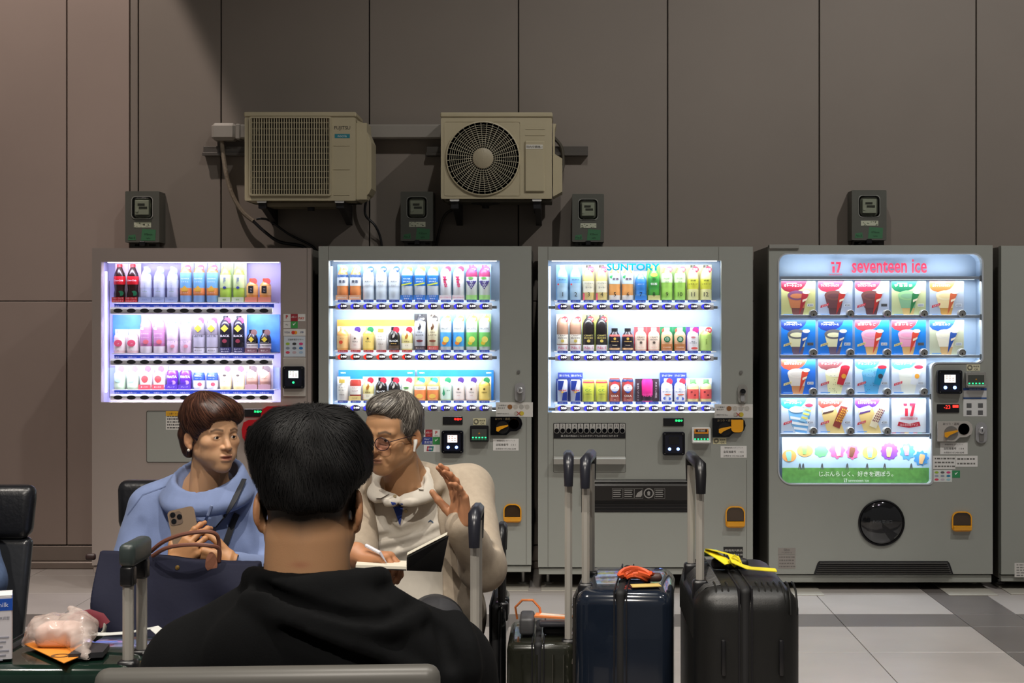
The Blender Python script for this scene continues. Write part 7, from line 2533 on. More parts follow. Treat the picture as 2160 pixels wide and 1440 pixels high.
BX, BY = -.402, 2.53
man = thing('person', 'person with short black hair in a black hoodie, seen from behind', 'person', (BX, BY, 0))
HL = (PX(655, 2.535), 2.535, PZ(1062, 2.535))
f = head_field(.0026, neck=.067, face=False, neck_end=(0, .012, -.19))
Vl, Q = f.mesh()
Vl = relax(Vl, Q, 1, .4)
skin1 = '#c4956e'
c = face_colours(Vl, skin1, '#a06050', '#151210', 0)
hz = -.043 + .012 * np.abs(Vl[:, 0]) / .06          # cropped hair fading into the neck
fade = sstep(Vl[:, 2], hz - .02, hz + .018) * (np.abs(Vl[:, 0]) < .0775) * (Vl[:, 1] > -.03)
c = blend(c, np.tile(np.array(lin('#17130f')), (len(Vl), 1)), np.clip(fade, 0, .97))
spot_ = np.exp(-((Vl[:, 0] / .014) ** 2 + ((Vl[:, 2] + .096) / .005) ** 2)) * (Vl[:, 1] > 0)
c = blend(c, np.tile(np.array(lin('#a85c48')), (len(Vl), 1)), .45 * spot_)
YAW1, PIT1 = math.radians(180), math.radians(7)
Vw = xform(Vl, HL, YAW1, PIT1, 0, 1.0)
# shoulders under the clothes so that the neck runs on into the back
g = Field((BX - .26, BY - .17, .72), (BX + .26, BY + .16, 1.08), .008)
g.cone((BX, BY - .0, 1.01), (BX, BY + .0, .95), .056, .07, .03)
g.cone((BX - .10, BY, .92), (BX + .10, BY, .92), .045, .045, .05)
g.ell((BX, BY + .01, .86), (.11, .06, .10), .04)
Vb, Qb = g.mesh()
Vj, Qj, Cj = join([(Vw, Q, c), (Vb, Qb, flat_col(Vb, skin1))])
solid('body', Vj, Qj, m_skin, man, Cj)

hf = Field((-.125, -.14, -.075), (.125, .15, .185), .003)
hf.ell((0, .010, .050), (.0985, .106, .098), .02)
hf.ell((-.02, .0, .105), (.075, .09, .052), .03)
hf.ell((.03, .03, .10), (.065, .08, .05), .03)
hf.ell((0, .058, .0), (.070, .046, .052), .02)
hf.raw(lambda x, y, z: z - (.004 - .26 * np.clip(y - .02, 0, .1) + .9 * np.clip(-y - .02, 0, .06) + 1.1 * np.clip(np.abs(x) - .055, 0, .05)), .016, 's')
for s in (-1, 1):
    hf.ell((s * .106, .012, -.010), (.030, .034, .046), .010, 's')
hf.folds(.006, 70, 3)
Vh, Qh = hf.mesh()
crown = np.array([-.012, .055, .135])


def flow1(p, C=None):
    d = p - C
    return d + np.array([.02, 0, -.02])


Vhw = xform(Vh, HL, YAW1, PIT1, 0, 1.0)
crw = xform(crown[None, :], HL, YAW1, PIT1)[0]
black = [lin('#0a0a0b'), lin('#100f10'), lin('#161414'), lin('#0c0c0e')]
m_hair_k = mat('black_hair', '#0a0a0a', .62, vcol=True, spec=.3)
hb = solid('hair', Vhw, Qh, m_hair_k, man, flat_col(Vhw, '#0b0b0c'))
strands('hair_locks', Vhw, Qh, np.ones(len(Vhw), bool), lambda p: (p - crw) / (np.linalg.norm(p - crw) + 1e-6) + np.array([.25, 0, -.25]), .036, .0011, 9500, black, man, .0024, 5, 2, m_hair_k, .36)

f = Field((BX - .42, BY - .26, .44), (BX + .42, BY + .32, 1.10), .0062)
f.ell((BX, BY + .01, .60), (.20, .13, .22), .05)
f.ell((BX, BY, .80), (.215, .125, .17), .06)
for s in (-1, 1):
    f.cone((BX + s * .055, BY - .01, .958), (BX + s * .195, BY + .01, .862), .070, .082, .05)
    f.cone((BX + s * .205, BY + .02, .845), (BX + s * .245, BY + .08, .62), .084, .074, .04)
    f.cone((BX + s * .245, BY + .08, .62), (BX + s * .12, BY + .27, .58), .072, .05, .03)
# neckline and hood lying on the back
ring = []
for k in range(25):
    a = 2 * PI * k / 24
    ring.append((BX + .104 * math.cos(a), BY - .005 + .085 * math.sin(a), 1.000 - .014 * math.sin(a) + .012 * abs(math.cos(a))))
f.chain(ring, .013, .016)
f.ell((BX + .01, BY - .088, .895), (.172, .058, .118), .04)


def crv(pts, n=14):
    P3 = [Vector(p) for p in pts]
    out = []
    for i in range(len(P3) - 1):
        p0, p1, p2, p3 = P3[max(i - 1, 0)], P3[i], P3[i + 1], P3[min(i + 2, len(P3) - 1)]
        for k in range(n):
            t = k / n
            out.append(tuple(.5 * ((2 * p1) + (-p0 + p2) * t + (2 * p0 - 5 * p1 + 4 * p2 - p3) * t * t + (-p0 + 3 * p1 - 3 * p2 + p3) * t ** 3)))
    out.append(tuple(P3[-1]))
    return out


f.cone((BX, BY - .0, 1.12), (BX, BY + .005, .96), .072, .076, .015, 's')


def ridge(f, bv, path, r, k, op='u', sink=.003, n=6):
    """a fold along a pixel path on the surface built so far"""
    pts = [cast(bv, a, b, -sink) for a, b in path]
    pts = [tuple(p) for p in pts if p is not None]
    if len(pts) > 1:
        f.chain(crv(pts, n), r, k, op)


Vt, Qt = f.mesh()
bh = bvh_of(Vt, Qt)
ridge(f, bh, [(486, 1226), (545, 1250), (640, 1296), (745, 1326), (830, 1324), (890, 1290), (908, 1250)], .011, .018)
ridge(f, bh, [(520, 1262), (600, 1308), (700, 1350), (800, 1380), (880, 1425)], .009, .020)
ridge(f, bh, [(540, 1236), (640, 1276), (740, 1302), (820, 1300), (880, 1262)], .006, .014, 's', 0)
ridge(f, bh, [(600, 1330), (700, 1372), (790, 1405)], .006, .016, 's', 0)
ridge(f, bh, [(880, 1250), (930, 1320), (950, 1400)], .007, .018, 's', 0)
ridge(f, bh, [(960, 1300), (990, 1360), (1000, 1430)], .007, .018)
f.folds(.0035, 32, 8)
V, Q = f.mesh()
V = relax(V, Q, 1, .4)
solid('hoodie', V, Q, m_hood, man)
g = Field((BX - .13, BY - .12, .95), (BX + .13, BY + .12, 1.05), .004)
g.chain([(BX + .090 * math.cos(a), BY - .012 + .078 * math.sin(a), 1.004 - .016 * math.sin(a)) for a in np.linspace(0, 2 * PI, 25)], .011, .006)
V, Q = g.mesh()
solid('shirt_collar', V, Q, m_navy_t, man)
rbox(MB(), PX(624, 2.44), PX(676, 2.44), 2.423, 2.430, PZ(1237, 2.44), PZ(1221, 2.44), .002, 2).build('neck_label', m_navy_t, man)
legs(man, (BX, 2.46, .52), .17, 2.98, .50, m_jeans, m_shoe)

# ------------------------------------------------------------------ woman in the blue sweatshirt
WX, WY = -1.078, 4.66
wom = thing('person', 'person with short brown hair in a pale blue sweatshirt, holding a phone', 'person', (WX, WY, 0))
HW = (PX(447, 4.55), 4.55, PZ(918, 4.55))
YW1, PW1, RW1, SW1 = math.radians(43), math.radians(2), math.radians(0), .875
f = head_field(.0022, nose=.82, brow=.6, jaw=.84, neck=.050, open_mouth=.9, eye=1.05)
Vl, Q = f.mesh()
Vl = relax(Vl, Q, 1, .35)
skinw = '#c89c78'
c = face_colours(Vl, skinw, '#8f4c48', '#3a2a22', .75, .3)
Vw = xform(Vl, HW, YW1, PW1, RW1, SW1)
g = Field((WX - .3, WY - .46, .60), (WX + .3, WY + .1, 1.04), .008)
g.cone((HW[0] - .0, WY - .07, 1.02), (WX, WY - .04, .92), .048, .06, .03)
g.ell((WX + .015, WY - .03, .875), (.10, .075, .09), .04)
for s, w_ in ((1, P(487, 1188, 4.25)), (-1, P(365, 1198, 4.23))):
    g.chain([(WX + s * .05, WY, .86), (WX + s * .15, WY, .85), (WX + s * .21, WY - .06, .665), w_], [.04, .035, .03, .024], .02)
Vb, Qb = g.mesh()
# hands around the phone
skinh = '#b08058'
cv = (.55, .75, .55)
Va, Qa = hand_local([(.35, .5, .3), (.5, .6, .4), (.6, .7, .4), (.7, .7, .4)], (.9, .3, .2), .05, .0)
PHC = P(391, 1128, 4.25)
V1, Q1 = hand_place(Va, Qa, P(366, 1196, 4.22), (.50, -.02, .62), (.25, .95, -.1), False, .88)
V2l, Q2l = hand_local([(.55, .8, .5), (.6, .85, .5), (.65, .9, .5), (.7, .9, .5)], (.7, .4, .3), .03, .0)
V2, Q2 = hand_place(V2l, Q2l, P(487, 1186, 4.24), (-.98, -.06, .16), (.05, .9, .35), True, .88)
Vj, Qj, Cj = join([(Vw, Q, c), (Vb, Qb, flat_col(Vb, skinw)), (V1, Q1, hand_col(Va, skinh)), (V2, Q2, hand_col(V2l, skinh))])
solid('body', Vj, Qj, m_skin, wom, Cj)
for s in (-1, 1):
    eye_mesh('eye', s, '#2a1a10', HW, YW1, PW1, RW1, SW1, (math.radians(8), 0), wom)
# hair: side-swept crop
hf = Field((-.115, -.135, -.125), (.115, .15, .17), .0026)
hf.ell((0, .026, .050), (.090, .096, .094), .02)
hf.ell((-.028, .0, .075), (.068, .098, .068), .03)
hf.ell((.012, -.052, .092), (.058, .046, .036), .03)        # swept fringe
hf.ell((.052, -.060, .070), (.026, .026, .030), .02)
hf.ell((0, .066, -.01), (.066, .044, .066), .025)
for s in (-1, 1):
    hf.cone((s * .072, .012, .05), (s * .074, -.006, .005), .022, .010, .02)
    hf.cone((s * .060, .058, .0), (s * .046, .070, -.058), .03, .018, .02)
hf.ell((0, -.100, -.02), (.074, .062, .062), .014, 's')
hf.ell((-.026, -.125, .038), (.044, .055, .034), .014, 's')
hf.ell((-.092, .006, -.022), (.030, .026, .038), .008, 's')
hf.ell((.092, .006, -.022), (.030, .026, .038), .008, 's')
hf.ell((0, .03, -.16), (.07, .055, .075), .015, 's')
hf.folds(.003, 80, 6)
Vh, Qh = hf.mesh()
Vhw = xform(Vh, HW, YW1, PW1, RW1, SW1)
part = xform(np.array([[-.035, -.03, .145]]), HW, YW1, PW1, RW1, SW1)[0]
crw2 = xform(np.array([[-.01, .05, .145]]), HW, YW1, PW1, RW1, SW1)[0]
brown = [lin('#3a221a'), lin('#4a2d22'), lin('#5a382a'), lin('#2a1812'), lin('#6a4433')]
solid('hair', Vhw, Qh, m_hair, wom, flat_col(Vhw, '#2f1b14'))
fwd2 = np.array([math.sin(YW1), -math.cos(YW1), 0])
lft2 = np.array([math.cos(YW1), math.sin(YW1), 0])


def flow2(p):
    d = p - crw2
    d = d / (np.linalg.norm(d) + 1e-6)
    fr = max(0.0, float((p - np.array(HW)) @ fwd2)) / .1
    return d + np.array([0, 0, -.5]) + (lft2 * .9 + fwd2 * .2) * fr


strands('hair_locks', Vhw, Qh, np.ones(len(Vhw), bool), flow2, .05, .0018, 4200, brown, wom, .0022, 5, 3, m_hair, .12)
# earring
er = xform(np.array([[-.083, .006, -.046]]), HW, YW1, PW1, RW1, SW1)[0]
MB().lathe([(0, -.0045), (.0032, -.0032), (.0045, 0), (.0032, .0032), (0, .0045)], tuple(er), 10).build('earring', cm('#dcd6cc', .2), wom, True, 180)
# sweatshirt
m_blue = mat('pale_blue_sweatshirt', '#7484ac', .85, noise=.05, nscale=30, bump=.06, bscale=350, sheen=.05)
f = Field((WX - .36, WY - .48, .40), (WX + .36, WY + .2, 1.10), .006)
f.ell((WX, WY, .55), (.20, .14, .16), .05)
f.ell((WX, WY - .01, .74), (.185, .125, .20), .06)
for s in (-1, 1):
    f.cone((WX + s * .06, WY - .02, .925), (WX + s * .150, WY, .868), .060, .070, .05)
    f.cone((WX + s * .155, WY, .86), (WX + s * .215, WY - .06, .66), .072, .072, .04)
    f.cone((WX + s * .215, WY - .06, .66), P(479, 1191, 4.255) if s > 0 else P(362, 1204, 4.27), .072, .040, .03)
CC = (PX(437, 4.58), 4.585, PZ(1022, 4.58))
f.cone((CC[0], CC[1] - .01, CC[2] + .12), (CC[0], CC[1] + .004, CC[2] - .020), .092, .066, .012, 's')


def cowl(rx, ry, dz, tilt):
    return [(CC[0] + rx * math.cos(a), CC[1] + ry * math.sin(a), CC[2] + dz + tilt * math.sin(a) + .006 * math.cos(a)) for a in np.linspace(0, 2 * PI, 29)]


f.chain(cowl(.115, .100, -.030, .030), .020, .016)
f.chain(cowl(.110, .095, -.008, .036), .013, .014)
f.chain(cowl(.104, .088, .012, .042), .009, .014)
f.chain(cowl(.099, .083, .026, .046), .0075, .010)
f.chain(crv([(WX - .09, WY - .13, .86), (WX - .12, WY - .145, .78), (WX - .10, WY - .16, .70)], 5), .008, .02, 's')
f.chain(crv([(WX - .17, WY - .10, .84), (WX - .19, WY - .13, .76), (WX - .15, WY - .17, .70)], 5), .009, .02, 's')
f.chain(crv([(WX + .14, WY - .10, .84), (WX + .16, WY - .13, .75), (WX + .11, WY - .17, .68)], 5), .010, .02, 's')
f.folds(.0045, 36, 5)
f.raw(lambda x, y, z: z - .445 + 0 * x + 0 * y, .01, 's')
V, Q = f.mesh()
V = relax(V, Q, 1, .4)
solid('sweatshirt', V, Q, m_blue, wom)
bw = bvh_of(V, Q)
patch('shoulder_seam', bw, [(268, 1085), (300, 1042), (350, 1024)], [(269.5, 1087), (301, 1044.5), (350, 1026.5)], 14, cm('#5c6a90', .8), wom, .0012)
m_cord = cm('#8290b4', .8)
for pts in ([(404, 1068), (407, 1080), (409, 1092)], [(446, 1066), (439, 1085), (432, 1102)]):
    q = [cast(bw, a, b, .005) for a, b in pts]
    MB().tube([p for p in q if p], .0045, 8).build('drawstring', m_cord, wom, True)
# strap of a crossbody bag
for pth in ([(514, 1010), (494, 1054), (470, 1094), (444, 1125)], [(500, 1083), (492, 1101), (483, 1126), (469, 1166)]):
    pth = [(pth[i][0] + (pth[i + 1][0] - pth[i][0]) * k / 5, pth[i][1] + (pth[i + 1][1] - pth[i][1]) * k / 5) for i in range(3) for k in range(5)] + [pth[-1]]
    q = [p for p in (cast(bw, a, b, .005) for a, b in pth) if p is not None]
    MB().tube(q, .01, 6, flat=(.016, .003)).build('bag_strap', cm('#1d1f26', .7), wom, True, 60)
legs(wom, (WX, 4.70, .53), .18, 4.20, .52, mat('navy_trousers', '#23262e', .8), m_shoe)

# phone
ph = thing('phone', 'gold phone with three camera lenses held by the person in the blue sweatshirt', 'phone', tuple(PHC))
pw, phh, pt = .0365, .074, .004
bo = MB().prism(rrect(-pw, pw, -phh, phh, .011, 5), -pt, pt).build('phone_body', mat('phone_gold', '#8f7a66', .3, metal=.5, coat=.3), None, True, 30)
parts = [bo]
parts.append(MB().prism(rrect(-pw + .004, -pw + .038, phh - .042, phh - .006, .008, 4), -pt - .0016, -pt).build('camera_bump', mat('phone_gold2', '#75655a', .25, metal=.4), None, True, 30))
for a, b in ((.0125, .015), (.0125, .033), (.0295, .024)):
    parts.append(MB().lathe([(.0072, -pt - .0016), (.0072, -pt - .0032), (.006, -pt - .0034), (0, -pt - .0030)], (-pw + .004 + a - .002, 0, phh - b + .002), 16, axis='y').build('lens', m_blackg, None, True, 40))
parts.append(MB().prism(rrect(-pw + .003, pw - .003, -phh + .003, phh - .003, .009, 4), pt, pt + .0006).build('screen', m_blackg, None))
for o in parts:
    o.location = Vector(o.location)
    me = o.data
    off = Vector(o.location)
    me.transform(Matrix.Translation(off))
    o.location = (0, 0, 0)
    o.parent = ph
ph.rotation_euler = (math.radians(-14), math.radians(-13), math.radians(6))

# tote bag on the woman's lap
m_tote = mat('navy_nylon', '#17192c', .8, spec=.25, noise=.08, nscale=12, bump=.15, bscale=22)
m_brown = mat('brown_leather', '#6e4436', .5, bump=.05, bscale=200)
m_dkbrown = mat('dark_brown_leather', '#2c1a18', .5)
YT = 4.10
tt = thing('tote_bag', 'navy nylon tote bag with brown leather handles on the lap', 'bag', (PX(380, YT), YT, .62))
f = Field((PX(180, YT), YT - .10, .58), (PX(580, YT), YT + .12, .85), .0048)


def tote(x, y, z):
    t = np.clip((z - .612) / .21, 0, 1)
    cx = PX(379, YT)
    hw = .222 - .012 * t - .01 * (1 - t) ** 2
    th = .072 * (1 - t) + .006 + .012 * np.sin(3.1 * t)
    zt = .818 - .022 * np.clip((x - PX(200, YT)) / .45, 0, 1) - .004 * np.sin((x - cx) * 9)
    bend = .012 * np.sin((x - cx) * 14 + z * 20) + .008 * np.sin((x - cx) * 31 + 2 + z * 31) * (1 - t)
    dx = np.abs(x - cx) - hw
    dy = np.abs(y - YT - bend) - th
    dz = np.maximum(z - zt, .604 - z)
    return np.maximum(np.maximum(dx, dy), dz)


f.raw(tote, .012, 'u')
f.folds(.003, 40, 9)
V, Q = f.mesh()
V = relax(V, Q, 1, .4)
solid('bag_body', V, Q, m_tote, tt)
bt = bvh_of(V, Q)
q = cast(bt, 374, 1197, .001)
if q:
    MB().lathe([(0, q.y - .003), (.005, q.y - .002), (.0062, q.y), (.0062, q.y + .003)], (q.x, 0, q.z), 14, axis='y').build('snap_stud', mat('brass', '#b08c50', .3, metal=.8), tt, True)
for pts in ([P(318, 1163, YT + .02), P(345, 1142, YT - .01), P(385, 1127, YT - .02), P(430, 1121, YT - .02), P(455, 1126, YT - .01), P(462, 1146, YT), P(462, 1180, YT)],
            [P(322, 1172, YT - .02), P(350, 1156, YT - .05), P(390, 1149, YT - .06), P(440, 1150, YT - .06), P(462, 1158, YT - .04), P(462, 1184, YT - .03)]):
    MB().tube(crv(pts, 6), .0055, 8).build('handle', m_brown, tt, True)
for a, b in ((446, 1182), (303, 1180)):
    q = cast(bt, a, b + 10, .002)
    if q:
        pts = [(q.x + .016 * math.cos(u), q.z + (.016 if math.sin(u) < 0 else .035) * math.sin(u)) for u in np.linspace(0, 2 * PI, 21)[:-1]]
        MB().prism(pts, q.y - .002, q.y + .001).build('handle_tab', mat('tan_leather', '#8a5a46', .5), tt)
rbox(MB(), PX(181, YT), PX(202, YT), YT - .008, YT + .008, PZ(1181, YT), PZ(1167, YT), .006, 3).build('end_tab', m_dkbrown, tt, True)
rbox(MB(), PX(556, YT), PX(576, YT), YT - .008, YT + .008, PZ(1199, YT), PZ(1185, YT), .006, 3).build('end_tab', m_dkbrown, tt, True)

# ------------------------------------------------------------------ grey-haired man
GX, GY = -.455, 4.60
gm = thing('person', 'person with grey hair and glasses in a white polo shirt and beige cardigan', 'person', (GX, GY, 0))
HG = (PX(829, 4.45), 4.45, PZ(915, 4.45))
YG, PG, RG, SG_ = math.radians(-29), math.radians(9), math.radians(3), .90
f = head_field(.0022, nose=1.0, brow=1.0, jaw=1.04, old=1.0, neck=.056)
Vl, Q = f.mesh()
Vl = relax(Vl, Q, 1, .35)
sking = '#b98c66'
c = face_colours(Vl, sking, '#8a5a4a', '#3c3632', .8, .3, .12)
tmp = sstep(Vl[:, 2], .004, .03) * sstep(np.abs(Vl[:, 0]), .058, .068) * (Vl[:, 1] > -.05)
c = blend(c, np.tile(np.array(lin('#6f6a64')), (len(Vl), 1)), np.clip(tmp, 0, 1))
Vw = xform(Vl, HG, YG, PG, RG, SG_)
g = Field((GX - .3, GY - .46, .66), (GX + .33, GY + .1, 1.10), .008)
g.cone((HG[0] + .015, GY - .085, 1.03), (GX + .02, GY - .03, .94), .048, .05, .03)
for s, e_, w_ in ((1, P(1018, 1196, 4.34), P(977, 1110, 4.20)), (-1, P(748, 1180, 4.42), P(752, 1174, 4.20))):
    g.chain([(GX + s * .05, GY, .90), (GX + s * .16, GY, .90), e_, w_], [.04, .035, .03, .026], .02)
g.ell((GX + .02, GY - .02, .87), (.10, .055, .085), .04)
Vb, Qb = g.mesh()
skinG = '#b07c5a'
# raised open hand
Vr, Qr = hand_local([(.15, .25, .2), (.22, .3, .2), (.3, .35, .25), (.4, .4, .3)], (.65, .15, .1), .09, .0)
V1, Q1 = hand_place(Vr, Qr, P(980, 1104, 4.18), (-.18, -.10, 1.0), (-.75, -.62, .1), True, .94)
# writing hand
Vn, Qn = hand_local([(.7, .9, .4), (.8, 1.0, .5), (.9, 1.1, .6), (1.0, 1.1, .6)], (.35, .5, .5), .02, .01)
V2, Q2 = hand_place(Vn, Qn, P(757, 1170, 4.18), (.93, -.26, -.02), (.15, -.12, -1), False, .94)
Vj, Qj, Cj = join([(Vw, Q, c), (Vb, Qb, flat_col(Vb, sking)), (V1, Q1, hand_col(Vr, skinG)), (V2, Q2, hand_col(Vn, skinG))])
solid('body', Vj, Qj, m_skin, gm, Cj)
for s in (-1, 1):
    eye_mesh('eye', s, '#20140e', HG, YG, PG, RG, SG_, (0, math.radians(8)), gm)
hf = Field((-.11, -.13, -.075), (.11, .14, .17), .0026)
hf.ell((0, .022, .045), (.084, .096, .092), .02)
hf.ell((0, -.035, .098), (.062, .054, .036), .03)
hf.ell((0, .066, -.01), (.066, .040, .052), .025)
for s in (-1, 1):
    hf.cone((s * .072, .008, .05), (s * .0735, -.004, .0), .014, .006, .02)
hf.ell((0, -.105, .015), (.078, .066, .074), .012, 's')
hf.ell((0, -.04, -.08), (.1, .09, .075), .012, 's')
for s in (-1, 1):
    hf.ell((s * .094, .010, -.020), (.030, .024, .036), .008, 's')
hf.folds(.002, 90, 6)
Vh, Qh = hf.mesh()
Vhw = xform(Vh, HG, YG, PG, RG, SG_)
crw3 = xform(np.array([[.01, .06, .135]]), HG, YG, PG, RG, SG_)[0]
fwd3 = np.array([math.sin(YG), -math.cos(YG), 0])
lft3 = np.array([math.cos(YG), math.sin(YG), 0])
greys = [lin('#4e4944'), lin('#6a655e'), lin('#87827a'), lin('#a29d94'), lin('#3c3733')]
solid('hair', Vhw, Qh, m_hair, gm, flat_col(Vhw, '#57524c'))


def flow3(p):
    d = p - crw3
    d = d / (np.linalg.norm(d) + 1e-6)
    fr = max(0.0, float((p - np.array(HG)) @ fwd3)) / .1
    return d + np.array([0, 0, -.35]) - lft3 * .8 * fr


strands('hair_locks', Vhw, Qh, np.ones(len(Vhw), bool), flow3, .032, .0017, 4200, greys, gm, .002, 4, 4, m_hair, .15)
# glasses
gl = []
m_spec = mat('spectacle_frame', '#2a1a22', .3)
for s in (-1, 1):
    rim = [(s * .0335 + .0255 * math.cos(a), -.1105 + .006 * abs(math.cos(a)) * (1 if s * math.cos(a) > 0 else 0), -.005 + .0205 * math.sin(a)) for a in np.linspace(0, 2 * PI, 25)[:-1]]
    W3 = xform(np.array(rim), HG, YG, PG, RG, SG_)
    MB().tube(W3.tolist(), .0013, 6, closed=True).build('glasses_rim', m_spec, gm, True)
    MB().add(W3.tolist(), [tuple(range(24))]).build('glasses_lens', glass_mat('tinted_lens', '#dcd2e4', .03, .6), gm)
    tmpl = xform(np.array([[s * .057, -.103, .002], [s * .072, -.06, .004], [s * .080, .0, .003], [s * .081, .02, -.006]]), HG, YG, PG, RG, SG_)
    MB().tube(tmpl.tolist(), .0012, 6).build('glasses_arm', m_spec, gm, True)
br_ = xform(np.array([[-.010, -.1105, -.002], [0, -.1125, .0], [.010, -.1105, -.002]]), HG, YG, PG, RG, SG_)
MB().tube(br_.tolist(), .0013, 6).build('glasses_bridge', m_spec, gm, True)
# earbud
eb = xform(np.array([[.0855, .000, -.012], [.088, -.004, -.020], [.088, -.010, -.034], [.0875, -.013, -.046]]), HG, YG, PG, RG, SG_)
MB().tube(eb.tolist(), [.0062, .0058, .0036, .0034], 10).build('earbud', cm('#e4e2de', .25), gm, True)
# polo shirt
m_polo = mat('white_polo_pique', '#c9c2b6', .8, noise=.03, nscale=40, bump=.05, bscale=600)
m_card = mat('beige_cardigan_knit', '#a89a88', .9, noise=.06, nscale=60, bump=.1, bscale=420, sheen=.05)
f = Field((GX - .26, GY - .22, .42), (GX + .28, GY + .16, 1.12), .0055)
f.ell((GX, GY, .56), (.185, .135, .18), .05)
f.ell((GX + .005, GY - .01, .78), (.185, .12, .20), .06)
f.cone((GX - .14, GY, .945), (GX + .15, GY, .945), .055, .055, .06)
NB = (HG[0] + .022, 4.505, PZ(1030, 4.5))
f.cone((NB[0], NB[1], NB[2] + .10), (NB[0], NB[1] - .008, NB[2] + .004), .080, .048, .008, 's')


def neckring(rx, ry, dz, tilt):
    return [(NB[0] + rx * math.cos(a), NB[1] + ry * math.sin(a), NB[2] + dz + tilt * math.sin(a)) for a in np.linspace(-.46 * PI, 1.44 * PI, 27)]


f.chain(neckring(.072, .070, .018, .034), .007, .008)
f.chain(neckring(.080, .078, .006, .030), .010, .012)
f.chain(neckring(.090, .088, -.008, .026), .010, .014)
Vt, Qt = f.mesh()
bh = bvh_of(Vt, Qt)
ridge(f, bh, [(785, 1150), (830, 1140), (880, 1128), (925, 1105)], .006, .016)
ridge(f, bh, [(790, 1134), (840, 1124), (890, 1108)], .005, .014, 's', 0)
ridge(f, bh, [(788, 1172), (830, 1166), (880, 1150), (930, 1128)], .006, .016)
ridge(f, bh, [(800, 1060), (815, 1100), (840, 1125)], .005, .014, 's', 0)
f.folds(.0028, 42, 12)
Vp, Qp = f.mesh()
Vp = relax(Vp, Qp, 1, .4)
solid('polo_shirt', Vp, Qp, m_polo, gm)
bp = bvh_of(Vp, Qp)
patch('placket', bp, [(824, 1058), (831, 1074), (842, 1104)], [(850, 1062), (849, 1079), (844, 1108)], 14, cm('#1f3a8c', .8), gm, .0035)
for a, b in ((833, 1046), (856, 1078)):
    q = cast(bp, a, b, .004)
    if q:
        MB().lathe([(0, q.y - .002), (.0046, q.y - .002), (.005, q.y)], (q.x, 0, q.z), 12, axis='y').build('button', cm('#a89878', .4), gm)
patch('chest_emblem', bp, [(903, 1100), (908, 1096), (914, 1100)], [(903, 1101), (908, 1099), (914, 1103)], 6, cm('#2c4a6c', .7), gm, .003)
for side in (-1, 1):
    # collar leaf
    if side < 0:
        l, r = [(792, 1010), (806, 1030), (822, 1040)], [(786, 1024), (793, 1050), (804, 1050)]
    else:
        l, r = [(886, 1000), (876, 1018), (868, 1026)], [(895, 1004), (894, 1032), (884, 1032)]
    patch('collar_leaf', bp, l, r, 10, m_polo, gm, .009)
# necklace
nk = [cast(bp, a, b, .003) for a, b in ((842, 1040), (848, 1042), (854, 1040), (858, 1036))]
if all(nk):
    MB().tube(nk, .0012, 6).build('necklace', m_chrome, gm, True)
# cardigan, open at the front
f = Field((GX - .34, GY - .48, .38), (GX + .40, GY + .2, 1.12), .006)
f.ell((GX + .01, GY, .56), (.215, .155, .20), .05)
f.ell((GX + .01, GY, .78), (.205, .135, .20), .06)
f.cone((GX - .15, GY + .005, .935), (GX + .165, GY + .005, .935), .068, .068, .05)
SHR = P(980, 1016, 4.55)
EL = P(1018, 1196, 4.34)
WRL = P(975, 1108, 4.19)
jb = [(NB[0] + .106 * math.cos(a), NB[1] + .02 + .090 * math.sin(a), NB[2] + .012 + .040 * math.sin(a)) for a in np.linspace(-.35, PI + .35, 15)]
f.chain(jb, .014, .02)


def front(x, y, z):
    yy = 4.47
    xl = np.interp(z, [.55, .80, 1.0, 1.06], [PX(752, yy), PX(757, yy), PX(775, yy), PX(800, yy)]).astype(np.float32)
    xr = np.interp(z, [.55, .80, .93, 1.0, 1.06], [PX(934, yy), PX(930, yy), PX(916, yy), PX(897, yy), PX(880, yy)]).astype(np.float32)
    return np.maximum(np.maximum(xl - x, x - xr), np.maximum(y - (GY - .03), (4.33 - y)))


f.raw(front, .006, 's', (GX - .34, 4.32, .38), (GX + .4, GY, 1.12))
f.cone((GX + .17, GY, .925), EL, .074, .064, .04)
f.cone(EL, WRL, .062, .046, .03)
f.cone((GX - .16, GY, .92), P(748, 1180, 4.42), .072, .062, .04)
f.cone(P(748, 1180, 4.42), P(742, 1182, 4.24), .06, .044, .03)
f.cone((NB[0], NB[1], NB[2] + .12), (NB[0], NB[1] - .01, NB[2] - .03), .084, .076, .006, 's')
f.chain(crv([(GX + .23, GY - .05, .90), (GX + .21, GY - .13, .86), (GX + .19, GY - .17, .80)], 5), .008, .018, 's')
f.chain(crv([P(1000, 1090, 4.33), P(1022, 1112, 4.30), P(1040, 1120, 4.32)], 5), .007, .014, 's')
f.chain(crv([P(1000, 1130, 4.30), P(1030, 1146, 4.28), P(1048, 1150, 4.32)], 5), .007, .014, 's')
f.folds(.0035, 40, 15)
f.raw(lambda x, y, z: z - .445 + 0 * x + 0 * y, .01, 's')
V, Q = f.mesh()
V = relax(V, Q, 1, .4)
solid('cardigan', V, Q, m_card, gm)
bj = bvh_of(V, Q)
m_tr = mat('charcoal_trousers', '#26262a', .75, noise=.1, nscale=60)
f = Field((GX - .26, 3.86, .06), (GX + .42, GY + .14, .82), .008)
f.ell((GX, 4.56, .535), (.18, .12, .09), .03)
f.cone((GX + .08, 4.52, .55), (-.335, 4.05, .635), .085, .072, .03)
f.cone((-.335, 4.05, .635), (-.16, 4.02, .36), .068, .05, .02)
f.cone((-.16, 4.02, .36), (-.10, 4.02, .26), .05, .045, .02)
f.cone((GX - .08, 4.52, .54), (GX - .04, 4.08, .50), .080, .068, .03)
f.cone((GX - .04, 4.08, .50), (GX - .02, 4.10, .10), .064, .048, .02)
f.folds(.004, 45, 7)
V, Q = f.mesh()
solid('trousers', V, Q, m_tr, gm)
